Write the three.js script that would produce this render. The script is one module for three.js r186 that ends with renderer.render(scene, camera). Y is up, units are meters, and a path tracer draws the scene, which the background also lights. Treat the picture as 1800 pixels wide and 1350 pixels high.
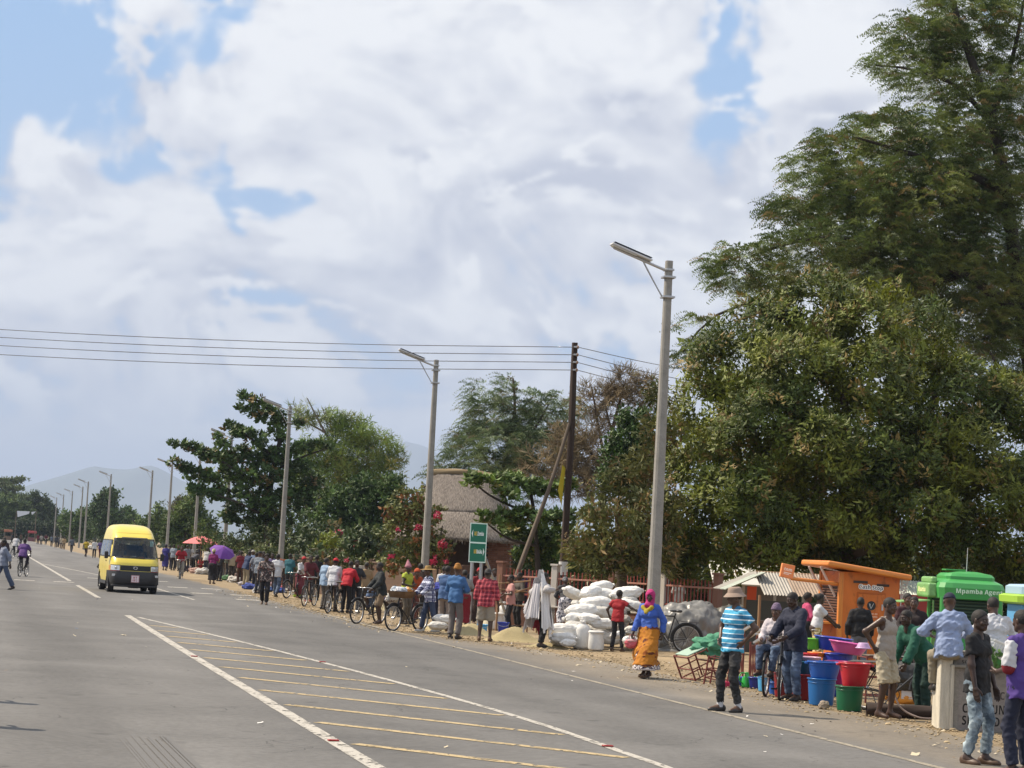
import * as THREE from 'three';
import { mergeGeometries, mergeVertices } from 'three/addons/utils/BufferGeometryUtils.js';
import { RoundedBoxGeometry } from 'three/addons/geometries/RoundedBoxGeometry.js';

// ---------------------------------------------------------------- camera, sky, sun, exposure
const scene = new THREE.Scene();
const R = Math.PI / 180;
const EYE = 2.05, FOCAL = 3600;                       // eye height over the road in metres; focal length in units of 1/1800 of the frame width
const camera = new THREE.PerspectiveCamera(2 * Math.atan(675 / FOCAL) / R, 1024 / 768, 0.5, 40000);
camera.position.set(0, EYE, 0);
camera.rotation.set(4.82 * R, 0, 3.05 * R, 'YXZ');
camera.updateMatrixWorld();
scene.add(camera);

const renderer = new THREE.WebGLRenderer({ antialias: true });
renderer.setSize(1024, 768);
renderer.toneMapping = THREE.LinearToneMapping;
renderer.toneMappingExposure = 1.38;
renderer.shadowMap.enabled = true;

const SUN = new THREE.Vector3(-0.965 * Math.cos(50 * R), Math.sin(50 * R), -0.26 * Math.cos(50 * R)).normalize();
const sun = new THREE.DirectionalLight(0xfff0da, 5.0);
sun.position.copy(SUN).multiplyScalar(300).add(new THREE.Vector3(0, 0, -60));
sun.target.position.set(0, 0, -60);
sun.castShadow = true;
sun.shadow.mapSize.set(4096, 4096);
Object.assign(sun.shadow.camera, { left: -140, right: 140, top: 140, bottom: -140, near: 1, far: 900 });
scene.add(sun, sun.target);

// seeded random numbers
function rng(seed) { let a = seed >>> 0; return () => { a = (a + 0x6D2B79F5) >>> 0; let t = a; t = Math.imul(t ^ (t >>> 15), t | 1); t ^= t + Math.imul(t ^ (t >>> 7), t | 61); return ((t ^ (t >>> 14)) >>> 0) / 4294967296; }; }
const rand = rng(20240611);
const rr = (a, b, r = rand) => a + (b - a) * r();
const clamp = (x, a = 0, b = 1) => Math.min(b, Math.max(a, x));
const lerp = (a, b, t) => a + (b - a) * t;
const sstep = (a, b, x) => { const t = clamp((x - a) / (b - a)); return t * t * (3 - 2 * t); };

// gradient noise in three dimensions and its sums
const PERM = (() => { const r = rng(77), p = [...Array(256).keys()]; for (let i = 255; i > 0; i--) { const j = Math.floor(r() * (i + 1)); [p[i], p[j]] = [p[j], p[i]]; } const o = new Uint8Array(512); for (let i = 0; i < 512; i++) o[i] = p[i & 255]; return o; })();
function grad(h, x, y, z) { h &= 15; const u = h < 8 ? x : y, v = h < 4 ? y : h === 12 || h === 14 ? x : z; return ((h & 1) ? -u : u) + ((h & 2) ? -v : v); }
function noise(x, y, z = 0) {
  const xi = Math.floor(x), yi = Math.floor(y), zi = Math.floor(z); x -= xi; y -= yi; z -= zi;
  const X = xi & 255, Y = yi & 255, Z = zi & 255, u = x * x * x * (x * (x * 6 - 15) + 10), v = y * y * y * (y * (y * 6 - 15) + 10), w = z * z * z * (z * (z * 6 - 15) + 10);
  const A = PERM[X] + Y, AA = PERM[A] + Z, AB = PERM[A + 1] + Z, B = PERM[X + 1] + Y, BA = PERM[B] + Z, BB = PERM[B + 1] + Z;
  const l = (t, a, b) => a + t * (b - a);
  return l(w, l(v, l(u, grad(PERM[AA], x, y, z), grad(PERM[BA], x - 1, y, z)), l(u, grad(PERM[AB], x, y - 1, z), grad(PERM[BB], x - 1, y - 1, z))),
    l(v, l(u, grad(PERM[AA + 1], x, y, z - 1), grad(PERM[BA + 1], x - 1, y, z - 1)), l(u, grad(PERM[AB + 1], x, y - 1, z - 1), grad(PERM[BB + 1], x - 1, y - 1, z - 1))));
}
function billow(x, y, z, oct) { let s = 0, a = 0.5; for (let i = 0; i < oct; i++) { s += a * (0.36 - 1.6 * Math.abs(noise(x, y, z))); x = x * 2.07 + 11.3; y = y * 2.07 + 5.7; z = z * 2.07 + 3.1; a *= 0.56; } return s; }
function fbm(x, y, z, oct) { let s = 0, a = 0.5; for (let i = 0; i < oct; i++) { s += a * noise(x, y, z); x = x * 2.03 + 11.3; y = y * 2.03 + 5.7; z = z * 2.03 + 3.1; a *= 0.5; } return s; }

// a computed sky: thin blue with a broken layer of bright and grey cloud all round, paler towards the horizon
const skyPlaces = (list) => list.map(([x, y, w, h, k]) => [Math.atan((x - 900) / FOCAL) , Math.atan((978 + (x - 900) * 0.048 - y) / FOCAL), Math.atan(w / FOCAL), Math.atan(h / FOCAL), k]);
const HOLES = skyPlaces([[40, 60, 150, 130, -0.62], [10, 200, 110, 60, -0.35], [300, 80, 55, 110, -0.4], [205, 292, 75, 26, -0.42], [395, 335, 70, 45, -0.5], [450, 375, 45, 22, -0.35], [350, 270, 22, 60, -0.3], [545, 195, 40, 16, -0.25],
  [1258, 90, 50, 100, -0.3], [1238, 20, 40, 60, -0.2], [1300, 170, 60, 60, -0.14], [1200, 230, 60, 50, -0.12], [640, 20, 60, 20, -0.1], [250, 160, 90, 50, 0.22], [205, 40, 45, 30, 0.3], [480, 230, 130, 60, 0.3], [90, 300, 90, 40, 0.4], [800, 120, 300, 110, 0.3], [850, 350, 400, 120, 0.3], [250, 420, 160, 60, 0.25], [1420, 130, 90, 200, 0.25]]);
const BRIGHT = skyPlaces([[75, 282, 75, 16, 0.5], [535, 405, 62, 14, 0.8], [592, 432, 20, 26, 0.6], [842, 218, 26, 26, 0.6], [790, 222, 18, 10, 0.4], [818, 478, 24, 36, 0.75], [850, 555, 95, 30, 0.6], [890, 590, 70, 20, 0.3], [1010, 60, 190, 60, 0.4], [480, 90, 150, 60, 0.38], [450, 235, 110, 46, 0.4], [600, 230, 60, 36, 0.25],
  [55, 455, 70, 26, 0.4], [300, 490, 50, 25, 0.25], [1195, 385, 34, 40, 0.4], [1050, 570, 48, 16, 0.42], [650, 340, 120, 26, 0.35], [1420, 60, 110, 90, 0.4], [110, 545, 60, 30, 0.25], [245, 400, 60, 16, 0.25],
  [950, 150, 260, 40, -0.25], [870, 400, 180, 40, -0.18], [420, 470, 130, 40, -0.16], [160, 340, 130, 30, -0.14], [280, 230, 60, 30, -0.1], [640, 480, 100, 40, -0.12], [1110, 470, 80, 50, -0.1]]);
const HEADS = skyPlaces([[75, 276, 62, 14, 0.6], [530, 404, 56, 14, 0.8], [592, 430, 18, 24, 0.6], [842, 216, 24, 24, 0.65], [788, 222, 18, 9, 0.5], [816, 480, 22, 36, 0.75], [845, 556, 85, 24, 0.6], [1050, 572, 40, 14, 0.5], [1200, 385, 24, 34, 0.45], [95, 545, 40, 20, 0.35], [240, 395, 40, 10, 0.3], [640, 555, 30, 16, 0.3], [420, 205, 60, 30, 0.4], [600, 222, 40, 26, 0.35]]);
const near2 = (list, a, e) => { let s = 0; for (const [ca, ce, ra, re, k] of list) { const u = (a - ca) / ra, v = (e - ce) / re, q = u * u + v * v; if (q < 7) s += k * Math.exp(-q * 0.8); } return s; };
const skyTexture = (() => {
  const W = 4096, H = 2048, data = new Float32Array(W * H * 4);
  for (let j = 0; j < H; j++) {
    const el = ((j + 0.5) / H - 0.5) * Math.PI, sy = Math.sin(el), cy = Math.cos(el);
    for (let i = 0; i < W; i++) {
      const o = (j * W + i) * 4; data[o + 3] = 1;
      if (el < -0.02) { data[o] = 0.34; data[o + 1] = 0.36; data[o + 2] = 0.38; continue; }
      const az = ((i + 0.5) / W - 0.5) * 2 * Math.PI, x = Math.cos(az) * cy, z = Math.sin(az) * cy;
      const a = Math.atan2(x, -z);                       // 0 straight ahead, positive to the right
      const near = Math.abs(a) < 0.42 && el < 0.45 ? 1 : 0;
      const px = x * 8.5, py = sy * 14, pz = z * 8.5;
      const wx = noise(px * 1.1 + 4, py * 1.1, pz * 1.1) * 0.6, wy = noise(px * 1.1, py * 1.1 + 9, pz * 1.1) * 0.6;
      const base = fbm(px + wx, py + wy, pz, 3);
      const fine = 0.55 * billow(px * 3.6 + wx * 3, py * 3.6 + wy * 3, pz * 3.6, 6) + 0.25 * fbm(px * 9, py * 9, pz * 9, 4);
      let c = 0.74 + base * 0.75 + fine * 0.62 + 0.12 * sstep(0.2, 0.04, el);
      let lift = 0;
      if (near) { const w1 = noise(a * 26, el * 26, 3), w2 = noise(a * 26, el * 26, 13), w3 = noise(a * 70, el * 70, 23), w4 = noise(a * 70, el * 70, 33); const aw = a + fine * 0.016 + w1 * 0.022 + w3 * 0.01, ew = el + fine * 0.014 + w2 * 0.018 + w4 * 0.008; c += near2(HOLES, aw, ew); lift = near2(BRIGHT, a + fine * 0.02 + w3 * 0.006, el + fine * 0.02 + w4 * 0.006); }
      c += lift * 0.4;
      const puff0 = 0.16 * sstep(0.02, 0.15, fbm(px * 1.9 + wx * 1.5, py * 1.5 + wy * 1.5, pz * 1.9, 3) * 1.1 + fine * 0.85); c += puff0 - 0.09;
      const alpha = sstep(0.36, 0.68, c);
      // relief: denser towards the sun's side reads darker behind, brighter in front
      const b2 = fbm(px + wx - 0.22, py + wy + 0.42, pz - 0.1, 3);
      let b = 0.55 + (base - b2) * 1.35 + fine * 1.25 + lift * 0.6;
      const head = near ? sstep(0.24, 0.5, near2(HEADS, a + fine * 0.022, el + fine * 0.022) + fine * 0.42) : 0; b = lerp(b, 1.1 + fine * 0.5, head * 0.85);
      // rounded cumulus heads with firm edges, lit on the side of the sun
      const qx = px * 1.9 + wx * 1.5, qy = py * 1.5 + wy * 1.5, qz = pz * 1.9, pf = fbm(qx, qy, qz, 3) * 1.1 + fine * 0.85, pl = fbm(qx - 0.16, qy + 0.34, qz - 0.06, 3) * 1.1 + fine * 0.85 * 0.5;
      const puff = sstep(0.0, 0.13, pf - 0.02) * sstep(0.025, 0.07, el); b = lerp(b, 0.62 + (pf - pl) * 1.5 + fine * 0.9, puff * 0.75);
      b = clamp(b, 0, 1.0);
      const t = clamp(el / 0.30), up = clamp((el - 0.25) / 1.1);
      const hole = [lerp(0.42, 0.295, t) - 0.1 * up, lerp(0.565, 0.485, t) - 0.12 * up, lerp(0.76, 0.77, t) - 0.1 * up];
      const cloud = [lerp(0.53, 0.88, b), lerp(0.555, 0.885, b), lerp(0.64, 0.895, b)];
      const hz = 0.9 * sstep(0.1, 0.0, el), haze = [0.53, 0.625, 0.77];
      for (let k = 0; k < 3; k++) data[o + k] = lerp(lerp(hole[k], cloud[k], Math.max(alpha * 0.97, head * 0.9)), haze[k], hz) * 0.84;
    }
  }
  const tex = new THREE.DataTexture(data, W, H, THREE.RGBAFormat, THREE.FloatType);
  tex.mapping = THREE.EquirectangularReflectionMapping;
  tex.magFilter = THREE.LinearFilter; tex.minFilter = THREE.LinearFilter; tex.needsUpdate = true;
  return tex;
})();
scene.background = skyTexture;
scene.environment = skyTexture;
scene.fog = new THREE.FogExp2(0xbfd0ec, 0.000125);

// ---------------------------------------------------------------- helpers
const V3 = (x, y, z) => new THREE.Vector3(x, y, z);
// road frame: s metres along the road from below the eye, o metres to the right of the eye's line along the road
const RD = V3(-0.2465, 0, -0.9691), RN = V3(0.9691, 0, -0.2465);
const road = (o, s, y = 0) => V3(RN.x * o + RD.x * s, y, RN.z * o + RD.z * s);
const ROADYAW = Math.atan2(RD.x, RD.z);                 // turn that points local +z along the road, away
function ray(px, py) { return V3((px - 900) / FOCAL, (675 - py) / FOCAL, -1).applyQuaternion(camera.quaternion); }
const G = (px, py, y = 0) => { const d = ray(px, py), t = (y - EYE) / d.y; return V3(d.x * t, y, d.z * t); };      // sight line met with the ground (or height y)
const AT = (px, py, depth) => { const d = ray(px, py), t = depth / -d.z; return V3(d.x * t, EYE + d.y * t, d.z * t); };

const taken = {};
function numbered(name) { const n = taken[name] = (taken[name] ?? -1) + 1; return n ? name + '_' + String(n).padStart(3, '0') : name; }
function tag(o, label, category, group, kind) { if (label) o.userData.label = label; if (category) o.userData.category = category; if (group) o.userData.group = group; if (kind) o.userData.kind = kind; return o; }
function thing(name, label, category, pos = V3(0, 0, 0), turn = 0, group) {
  const o = new THREE.Group(); o.name = numbered(name); scene.add(o); o.position.copy(pos); o.rotation.y = turn; return tag(o, label, category, group);
}
function part(parent, name, geo, mat, label) {
  if (Array.isArray(geo)) geo = merge(geo);
  const m = new THREE.Mesh(geo, mat); m.name = name; m.castShadow = m.receiveShadow = true; if (label) m.userData.label = label;
  parent.add(m); return m;
}
function struct(name, geo, mat, kind = 'structure', label) { const m = part(scene, numbered(name), geo, mat); m.userData.kind = kind; if (label) m.userData.label = label; return m; }
function copyOf(root, label, pos, turn = 0, scale) { const c = root.clone(); c.name = numbered(root.name.replace(/_\d{3}$/, '')); scene.add(c); c.position.copy(pos); c.rotation.y = turn; if (scale) c.scale.multiplyScalar(scale); if (label) c.userData = { ...root.userData, label }; return c; }
function clean(g) { g = g.index ? g.toNonIndexed() : g; const o = new THREE.BufferGeometry(); for (const k of ['position', 'normal', 'uv']) if (g.attributes[k]) o.setAttribute(k, g.attributes[k]); if (!o.attributes.normal) o.computeVertexNormals(); if (!o.attributes.uv) o.setAttribute('uv', new THREE.Float32BufferAttribute(new Float32Array(o.attributes.position.count * 2), 2)); return o; }
function merge(list) { return list.length === 1 ? list[0] : mergeGeometries(list.map(clean)); }
const move = (g, x, y, z) => g.translate(x, y, z);
function box(w, h, d, x = 0, y = 0, z = 0, bevel = 0) { const g = bevel ? new RoundedBoxGeometry(w, h, d, 2, Math.min(bevel, w / 2.01, h / 2.01, d / 2.01)) : new THREE.BoxGeometry(w, h, d); return g.translate(x, y, z); }
// a straight bar from a to b, round (sides > 4) or square
function bar(a, b, r, r2 = r, sides = 8) {
  const d = b.clone().sub(a), l = d.length(), g = new THREE.CylinderGeometry(r2, r, l, sides);
  if (sides === 4) g.rotateY(Math.PI / 4);
  g.translate(0, l / 2, 0).applyQuaternion(new THREE.Quaternion().setFromUnitVectors(V3(0, 1, 0), d.normalize())); return g.translate(a.x, a.y, a.z);
}
// a tube along points with a radius that changes
function limb(pts, r0, r1, sides = 8, segs = 10) {
  const c = new THREE.CatmullRomCurve3(pts), fr = c.computeFrenetFrames(segs, false), pos = [], idx = [];
  for (let i = 0; i <= segs; i++) { const p = c.getPointAt(i / segs), r = lerp(r0, r1, i / segs); for (let j = 0; j <= sides; j++) { const a = j / sides * 2 * Math.PI, k = 1 + 0.12 * Math.sin(j * 2.3 + i * 0.7); pos.push(p.x + r * k * (Math.cos(a) * fr.normals[i].x + Math.sin(a) * fr.binormals[i].x), p.y + r * k * (Math.cos(a) * fr.normals[i].y + Math.sin(a) * fr.binormals[i].y), p.z + r * k * (Math.cos(a) * fr.normals[i].z + Math.sin(a) * fr.binormals[i].z)); } }
  for (let i = 0; i < segs; i++) for (let j = 0; j < sides; j++) { const a = i * (sides + 1) + j, b = a + sides + 1; idx.push(a, b, a + 1, b, b + 1, a + 1); }
  const g = new THREE.BufferGeometry(); g.setAttribute('position', new THREE.Float32BufferAttribute(pos, 3)); g.setIndex(idx); g.computeVertexNormals(); return g;
}
const lathe = (pts, seg = 24) => new THREE.LatheGeometry(pts.map(([x, y]) => new THREE.Vector2(x, y)), seg);
function quad(a, b, c, d) { const g = new THREE.BufferGeometry(); g.setAttribute('position', new THREE.Float32BufferAttribute([a, b, c, d].flatMap((p) => [p.x, p.y, p.z]), 3)); g.setAttribute('uv', new THREE.Float32BufferAttribute([0, 0, 1, 0, 1, 1, 0, 1], 2)); g.setIndex([0, 1, 2, 0, 2, 3]); g.computeVertexNormals(); return g; }

// materials
const lin = (c) => Array.isArray(c) ? new THREE.Color().setRGB(...c) : new THREE.Color(c);
const matCache = {};
function mat(c, rough = 0.8, more = {}) { const key = JSON.stringify([c, rough, Object.entries(more).map(([k, v]) => [k, v?.uuid ?? v])]); return matCache[key] ??= new THREE.MeshStandardMaterial({ color: lin(c), roughness: rough, side: THREE.DoubleSide, ...more }); }
function dataTex(n, m, fn, srgb = false, rep = 1) {
  const d = new Uint8Array(n * m * 4);
  for (let j = 0; j < m; j++) for (let i = 0; i < n; i++) { const c = fn(i / n, j / m), o = (j * n + i) * 4; for (let k = 0; k < 3; k++) d[o + k] = clamp(c[k] ?? c, 0, 1) * 255; d[o + 3] = (c[3] ?? 1) * 255; }
  const t = new THREE.DataTexture(d, n, m); t.wrapS = t.wrapT = THREE.RepeatWrapping; t.magFilter = THREE.LinearFilter; t.minFilter = THREE.LinearFilter; t.repeat.set(rep, rep); if (srgb) t.colorSpace = THREE.SRGBColorSpace; t.needsUpdate = true; return t;
}
// noise that repeats after one unit of u and v
function tileNoise(u, v, f, oct, seed = 0) { let s = 0, a = 0.5; for (let i = 0; i < oct; i++) { const q = f * (1 << i) / (2 * Math.PI), A = u * 2 * Math.PI, B = v * 2 * Math.PI; s += a * noise(Math.cos(A) * q + seed + 40, Math.sin(A) * q + Math.cos(B) * q * 1.0 + 20, Math.sin(B) * q + seed * 1.7); a *= 0.55; } return s; }
function canvasTex(w, h, draw) { const c = document.createElement('canvas'); c.width = w; c.height = h; const x = c.getContext('2d'); draw(x, w, h); const t = new THREE.CanvasTexture(c); t.colorSpace = THREE.SRGBColorSpace; t.wrapS = t.wrapT = THREE.RepeatWrapping; return t; }
// ---------------------------------------------------------------- ground, road, markings, mountains
function sheet(us, vs, at, color) {
  const pos = [], col = [], uv = [], idx = [], n = us.length;
  for (const v of vs) for (const u of us) { const p = at(u, v); pos.push(p.x, p.y, p.z); uv.push(p.x, p.z); col.push(...color(u, v)); }
  for (let j = 0; j < vs.length - 1; j++) for (let i = 0; i < n - 1; i++) { const a = j * n + i; idx.push(a, a + 1, a + n, a + 1, a + n + 1, a + n); }
  const g = new THREE.BufferGeometry();
  g.setAttribute('position', new THREE.Float32BufferAttribute(pos, 3)); g.setAttribute('uv', new THREE.Float32BufferAttribute(uv, 2)); g.setAttribute('color', new THREE.Float32BufferAttribute(col, 3)); g.setIndex(idx);
  g.computeVertexNormals(); if (g.attributes.normal.getY(0) < 0) { const ix = g.index.array; for (let k = 0; k < ix.length; k += 3) { const t = ix[k]; ix[k] = ix[k + 1]; ix[k + 1] = t; } g.computeVertexNormals(); } return g;
}
const steps = (a, b, d0, k) => { const o = [a]; let d = d0; while (o[o.length - 1] < b) { o.push(o[o.length - 1] + d); d *= k; } return o; };
const wearMap = (() => { // cracks, oil drips, faint tyre polish over a nine-metre patch of asphalt
  const N = 1024, m = new Float32Array(N * N), r = rng(555), put = (x, y, k) => { const i = ((Math.round(y) % N + N) % N) * N + ((Math.round(x) % N + N) % N); m[i] = Math.min(m[i], k); };
  for (let c = 0; c < 16; c++) { let x = r() * N, y = r() * N, a = r() * 6.28, l = 60 + r() * 260; while (l-- > 0) { a += (r() - 0.5) * 0.5; x += Math.cos(a); y += Math.sin(a); put(x, y, -0.3); if (r() < 0.5) put(x + 1, y, -0.2); if (r() < 0.012) { let bx = x, by = y, ba = a + (r() < 0.5 ? 1 : -1), bl = 40; while (bl-- > 0) { ba += (r() - 0.5) * 0.5; bx += Math.cos(ba); by += Math.sin(ba); put(bx, by, -0.22); } } } }
  for (let c = 0; c < 46; c++) { const x = r() * N, y = r() * N, a = 3 + r() * r() * 26, k = -(0.06 + r() * 0.14); for (let v = -a; v <= a; v++) for (let u = -a; u <= a; u++) { const d = Math.hypot(u, v) / a; if (d < 1) { const i = (((Math.round(y + v)) % N + N) % N) * N + ((Math.round(x + u)) % N + N) % N; m[i] += k * (1 - d * d) * (m[i] > -0.15 ? 1 : 0); } } }
  return m;
})();
const grainTex = dataTex(2048, 2048, (u, v) => { const n = tileNoise(u, v, 5, 4, 1) * 0.3 + tileNoise(u, v, 120, 2, 4) * 0.3, q = wearMap[Math.floor(v * 1024) * 1024 + Math.floor(u * 1024)]; const g = 0.78 + n + q * 1.7 + (rand() - 0.5) * 0.24 + (rand() < 0.012 ? 0.2 : 0) - (rand() < 0.02 ? 0.2 : 0); return [g, g, g * 0.99]; }, false, 1 / 9.3);
const dirtTex = dataTex(1024, 1024, (u, v) => { const n = tileNoise(u, v, 5, 4, 9) * 0.4 + tileNoise(u, v, 60, 3, 14) * 0.5; const g = 0.8 + n + (rand() - 0.5) * 0.16 - (rand() < 0.012 ? 0.3 : 0) + (rand() < 0.012 ? 0.25 : 0); return [g, g * 0.985, g * 0.95]; }, false, 1 / 4.3);
const grainBump = grainTex.clone(); const dirtBump = dirtTex.clone();
const asphaltMat = new THREE.MeshStandardMaterial({ color: 0xffffff, vertexColors: true, map: grainTex, bumpMap: grainBump, bumpScale: 0.006, roughness: 0.88, side: THREE.DoubleSide });
const dirtMat = new THREE.MeshStandardMaterial({ color: 0xffffff, vertexColors: true, map: dirtTex, bumpMap: dirtBump, bumpScale: 0.03, roughness: 0.97, side: THREE.DoubleSide });

const edgeOf = (s) => lerp(12.7, 10.55, sstep(41, 53, s)) + noise(s * 0.35, 3.3) * 0.35 + noise(s * 1.9, 8.1) * 0.16;
{
  const os = [...steps(10, 20000, 0.5, 1.075)], left = [...steps(18, 20000, 4, 1.25)].map((x) => -x).reverse();
  const us = [...left, -8, 0, 8, ...os];
  const g = sheet(us, [-30, -5, ...steps(4, 16000, 0.5, 1.022)], (o, s) => { const p = road(o, s); p.y = o > 10.4 && s < 400 ? noise(o * 0.9, s * 0.9) * 0.025 * sstep(edgeOf(s) + 0.1, edgeOf(s) + 1, o) - (o < 12.9 ? 0.004 : 0) : 0; return p; }, (o, s) => {
    const n = noise(o * 0.22, s * 0.22) * 0.16 + noise(o * 0.9, s * 0.9) * 0.14 + noise(o * 0.05, s * 0.05) * 0.1;
    const green = sstep(60, 150, Math.abs(o - 10)) * 0.7, d = o > edgeOf(s) - 0.3 && o < edgeOf(s) + 0.5 ? 0.9 : 1;
    return [(lerp(0.33, 0.12, green)) * (1 + n) * d, (lerp(0.25, 0.13, green)) * (1 + n) * d, (lerp(0.15, 0.05, green)) * (1 + n) * d];
  });
  struct('dirt_ground', g, dirtMat, 'structure', 'sandy dirt ground beside and beyond the road');
}
{
  const ts = []; for (let i = 0; i <= 64; i++) ts.push(i / 64);
  const g = sheet(ts, steps(2, 620, 0.5, 1.015), (t, s) => { const p = road(lerp(-13, edgeOf(s), t), s); p.y = 0.022 - 0.02 * sstep(0.965, 1, t); return p; }, (t, s) => {
    const o = lerp(-13, edgeOf(s), t);
    let k = 1 + noise(o * 0.5, s * 0.035, 4) * 0.34 + noise(o * 0.9, s * 0.5, 9) * 0.10 + noise(o * 3, s * 0.12, 2) * 0.16;
    k *= 1 - 0.15 * (Math.exp(-(((o - 1.2) / 0.35) ** 2)) + Math.exp(-(((o + 0.9) / 0.35) ** 2)) + Math.exp(-(((o - 7.8) / 0.35) ** 2)) + Math.exp(-(((o - 9.3) / 0.35) ** 2)));
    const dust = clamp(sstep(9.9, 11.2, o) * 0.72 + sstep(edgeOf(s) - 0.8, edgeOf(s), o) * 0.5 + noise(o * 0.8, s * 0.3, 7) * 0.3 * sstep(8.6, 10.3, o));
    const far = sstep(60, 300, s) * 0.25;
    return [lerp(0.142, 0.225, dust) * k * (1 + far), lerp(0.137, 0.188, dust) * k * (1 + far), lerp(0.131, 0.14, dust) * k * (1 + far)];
  });
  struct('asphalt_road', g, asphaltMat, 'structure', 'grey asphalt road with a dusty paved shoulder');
}
const paintTex = dataTex(512, 512, (u, v) => { const n = tileNoise(u, v, 14, 4, 21); const worn = n > 0.13 ? 0.75 : 1, hole = n - tileNoise(u, v, 3, 2, 27) * 0.5 > 0.2 ? 0 : 1; const g = (0.9 + n * 0.25 + (rand() - 0.5) * 0.12) * worn; return [g, g, g, hole]; }, false, 1);
const paint = (c) => mat(c, 0.75, { map: paintTex, alphaTest: 0.5 });
const WHITE = [0.47, 0.44, 0.385], CREAM = [0.47, 0.36, 0.19], FADED = [0.33, 0.29, 0.22];
// painted strip along a list of [o, s] points
function strip(name, pts, w, c, y = 0.027, label) {
  const pos = [], uv = [], idx = [], fine = [];
  for (let i = 0; i < pts.length - 1; i++) { const [a, b] = [pts[i], pts[i + 1]], n = Math.max(1, Math.round(Math.hypot(b[0] - a[0], b[1] - a[1]) / 0.35)); for (let k = 0; k < n; k++) fine.push([lerp(a[0], b[0], k / n), lerp(a[1], b[1], k / n)]); }
  fine.push(pts[pts.length - 1]);
  fine.forEach((p, i) => { const q = fine[Math.min(i + 1, fine.length - 1)], r = fine[Math.max(i - 1, 0)], d = [q[0] - r[0], q[1] - r[1]], l = Math.hypot(...d), n = [d[1] / l, -d[0] / l]; for (const e of [-1, 1]) { const ww = w / 2 + noise(p[1] * 4, p[0] * 4, e * 3) * 0.014, P = road(p[0] + n[0] * ww * e, p[1] + n[1] * ww * e, y); pos.push(P.x, P.y, P.z); uv.push(P.x, P.z); } });
  for (let i = 0; i < fine.length - 1; i++) idx.push(2 * i, 2 * i + 1, 2 * i + 2, 2 * i + 1, 2 * i + 3, 2 * i + 2);
  const g = new THREE.BufferGeometry(); g.setAttribute('position', new THREE.Float32BufferAttribute(pos, 3)); g.setAttribute('uv', new THREE.Float32BufferAttribute(uv, 2)); g.setIndex(idx); g.computeVertexNormals();
  return struct(name, g, paint(c), 'structure', label);
}
const hatchRight = (s) => s < 24 ? 6.85 : lerp(6.85, 3.95, Math.pow((s - 24) / 29.5, 1.35));
strip('traffic_line', [[3.72, 3], [3.74, 20], [3.76, 40], [3.82, 53.9]], 0.17, WHITE, 0.027, 'thick white line on the left of the hatched strip');
{ const pts = []; for (let s = 5; s <= 53.6; s += 2.4) pts.push([hatchRight(s), s]); strip('traffic_line', pts, 0.12, WHITE, 0.027, 'white line on the right of the hatched strip'); }
for (let k = 0; k < 17; k++) { const s0 = 13.9 + 2.46 * k; let s1 = s0 - 3.2, o1 = 0; for (let q = 0; q < 40; q++) { const t = q / 40, o = 3.95 + 2.9 * t, s = s0 - 3.25 * t; if (o > hatchRight(s) - 0.12) break; o1 = o; s1 = s; } if (o1 > 4.2) strip('hatch_stripe', [[3.93, s0], [o1, s1]], 0.17, CREAM); }
strip('edge_line', [[10.22, 8], [10.22, 62]], 0.11, FADED);
strip('traffic_line', [[3.85, 68], [3.85, 83]], 0.17, WHITE, 0.027, 'short white centre line dash before the yellow van');
strip('traffic_line', [[3.85, 90], [3.85, 230]], 0.17, WHITE, 0.027, 'long white centre line running to the far road end');
strip('traffic_line', [[7.2, 70.5], [6.9, 92], [5.2, 118], [3.9, 135]], 0.12, WHITE, 0.027, 'white lane line curving behind the yellow van');
for (const [row, s, offs] of [[0, 87.5, [-3.4, -1.6, 0.2, 1.9, 3.5, 6.6, 8.2, 9.6]], [1, 79.5, [8.4, 9.9]], [2, 98, [5.4, 6.8, 8.3]], [3, 73.5, [9.4]]]) for (const o of offs) strip('crossing_dash', [[o - 0.42, s], [o + 0.42, s]], 0.85, WHITE);
strip('crossing_line', [[-3, 85.6], [3.6, 85.6]], 0.1, FADED);
{ const r = rng(17), L = []; for (let i = 0; i < 22; i++) { const o = 1.5 + i * 0.024 + r() * 0.01, a = 21.6 - r() * 1.6, b = 13 + r() * 1.5, w = 0.006 + r() * 0.012, k = 0.0004 * i; L.push(quad(road(o - w, a, 0.0255 + k), road(o + w, a, 0.0255 + k), road(o + w + 0.12, b, 0.0255 + k), road(o - w + 0.12, b, 0.0255 + k))); } struct('skid_mark', merge(L), mat([0.118, 0.115, 0.111], 0.88), 'structure', 'dark streaky tyre skid mark on the asphalt'); }
// red road studs on the painted lines
[[3.74, 21.5], [3.76, 36.2], [hatchRight(36), 36], [hatchRight(21.8), 21.8]].forEach(([o, s], i) => {
  const t = thing('road_stud', ['red road stud on the thick line, nearest', 'red road stud on the thick line, farther along', 'red road stud on the thin line by the hatching', 'red road stud low on the thin line'][i], 'road stud', road(o, s, 0.027), ROADYAW);
  part(t, 'base', box(0.12, 0.016, 0.08, 0, 0.009, 0, 0.008), mat([0.3, 0.04, 0.03], 0.5)); part(t, 'reflector', box(0.09, 0.01, 0.02, 0, 0.013, -0.036), mat([0.4, 0.02, 0.02], 0.2));
});
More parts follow.
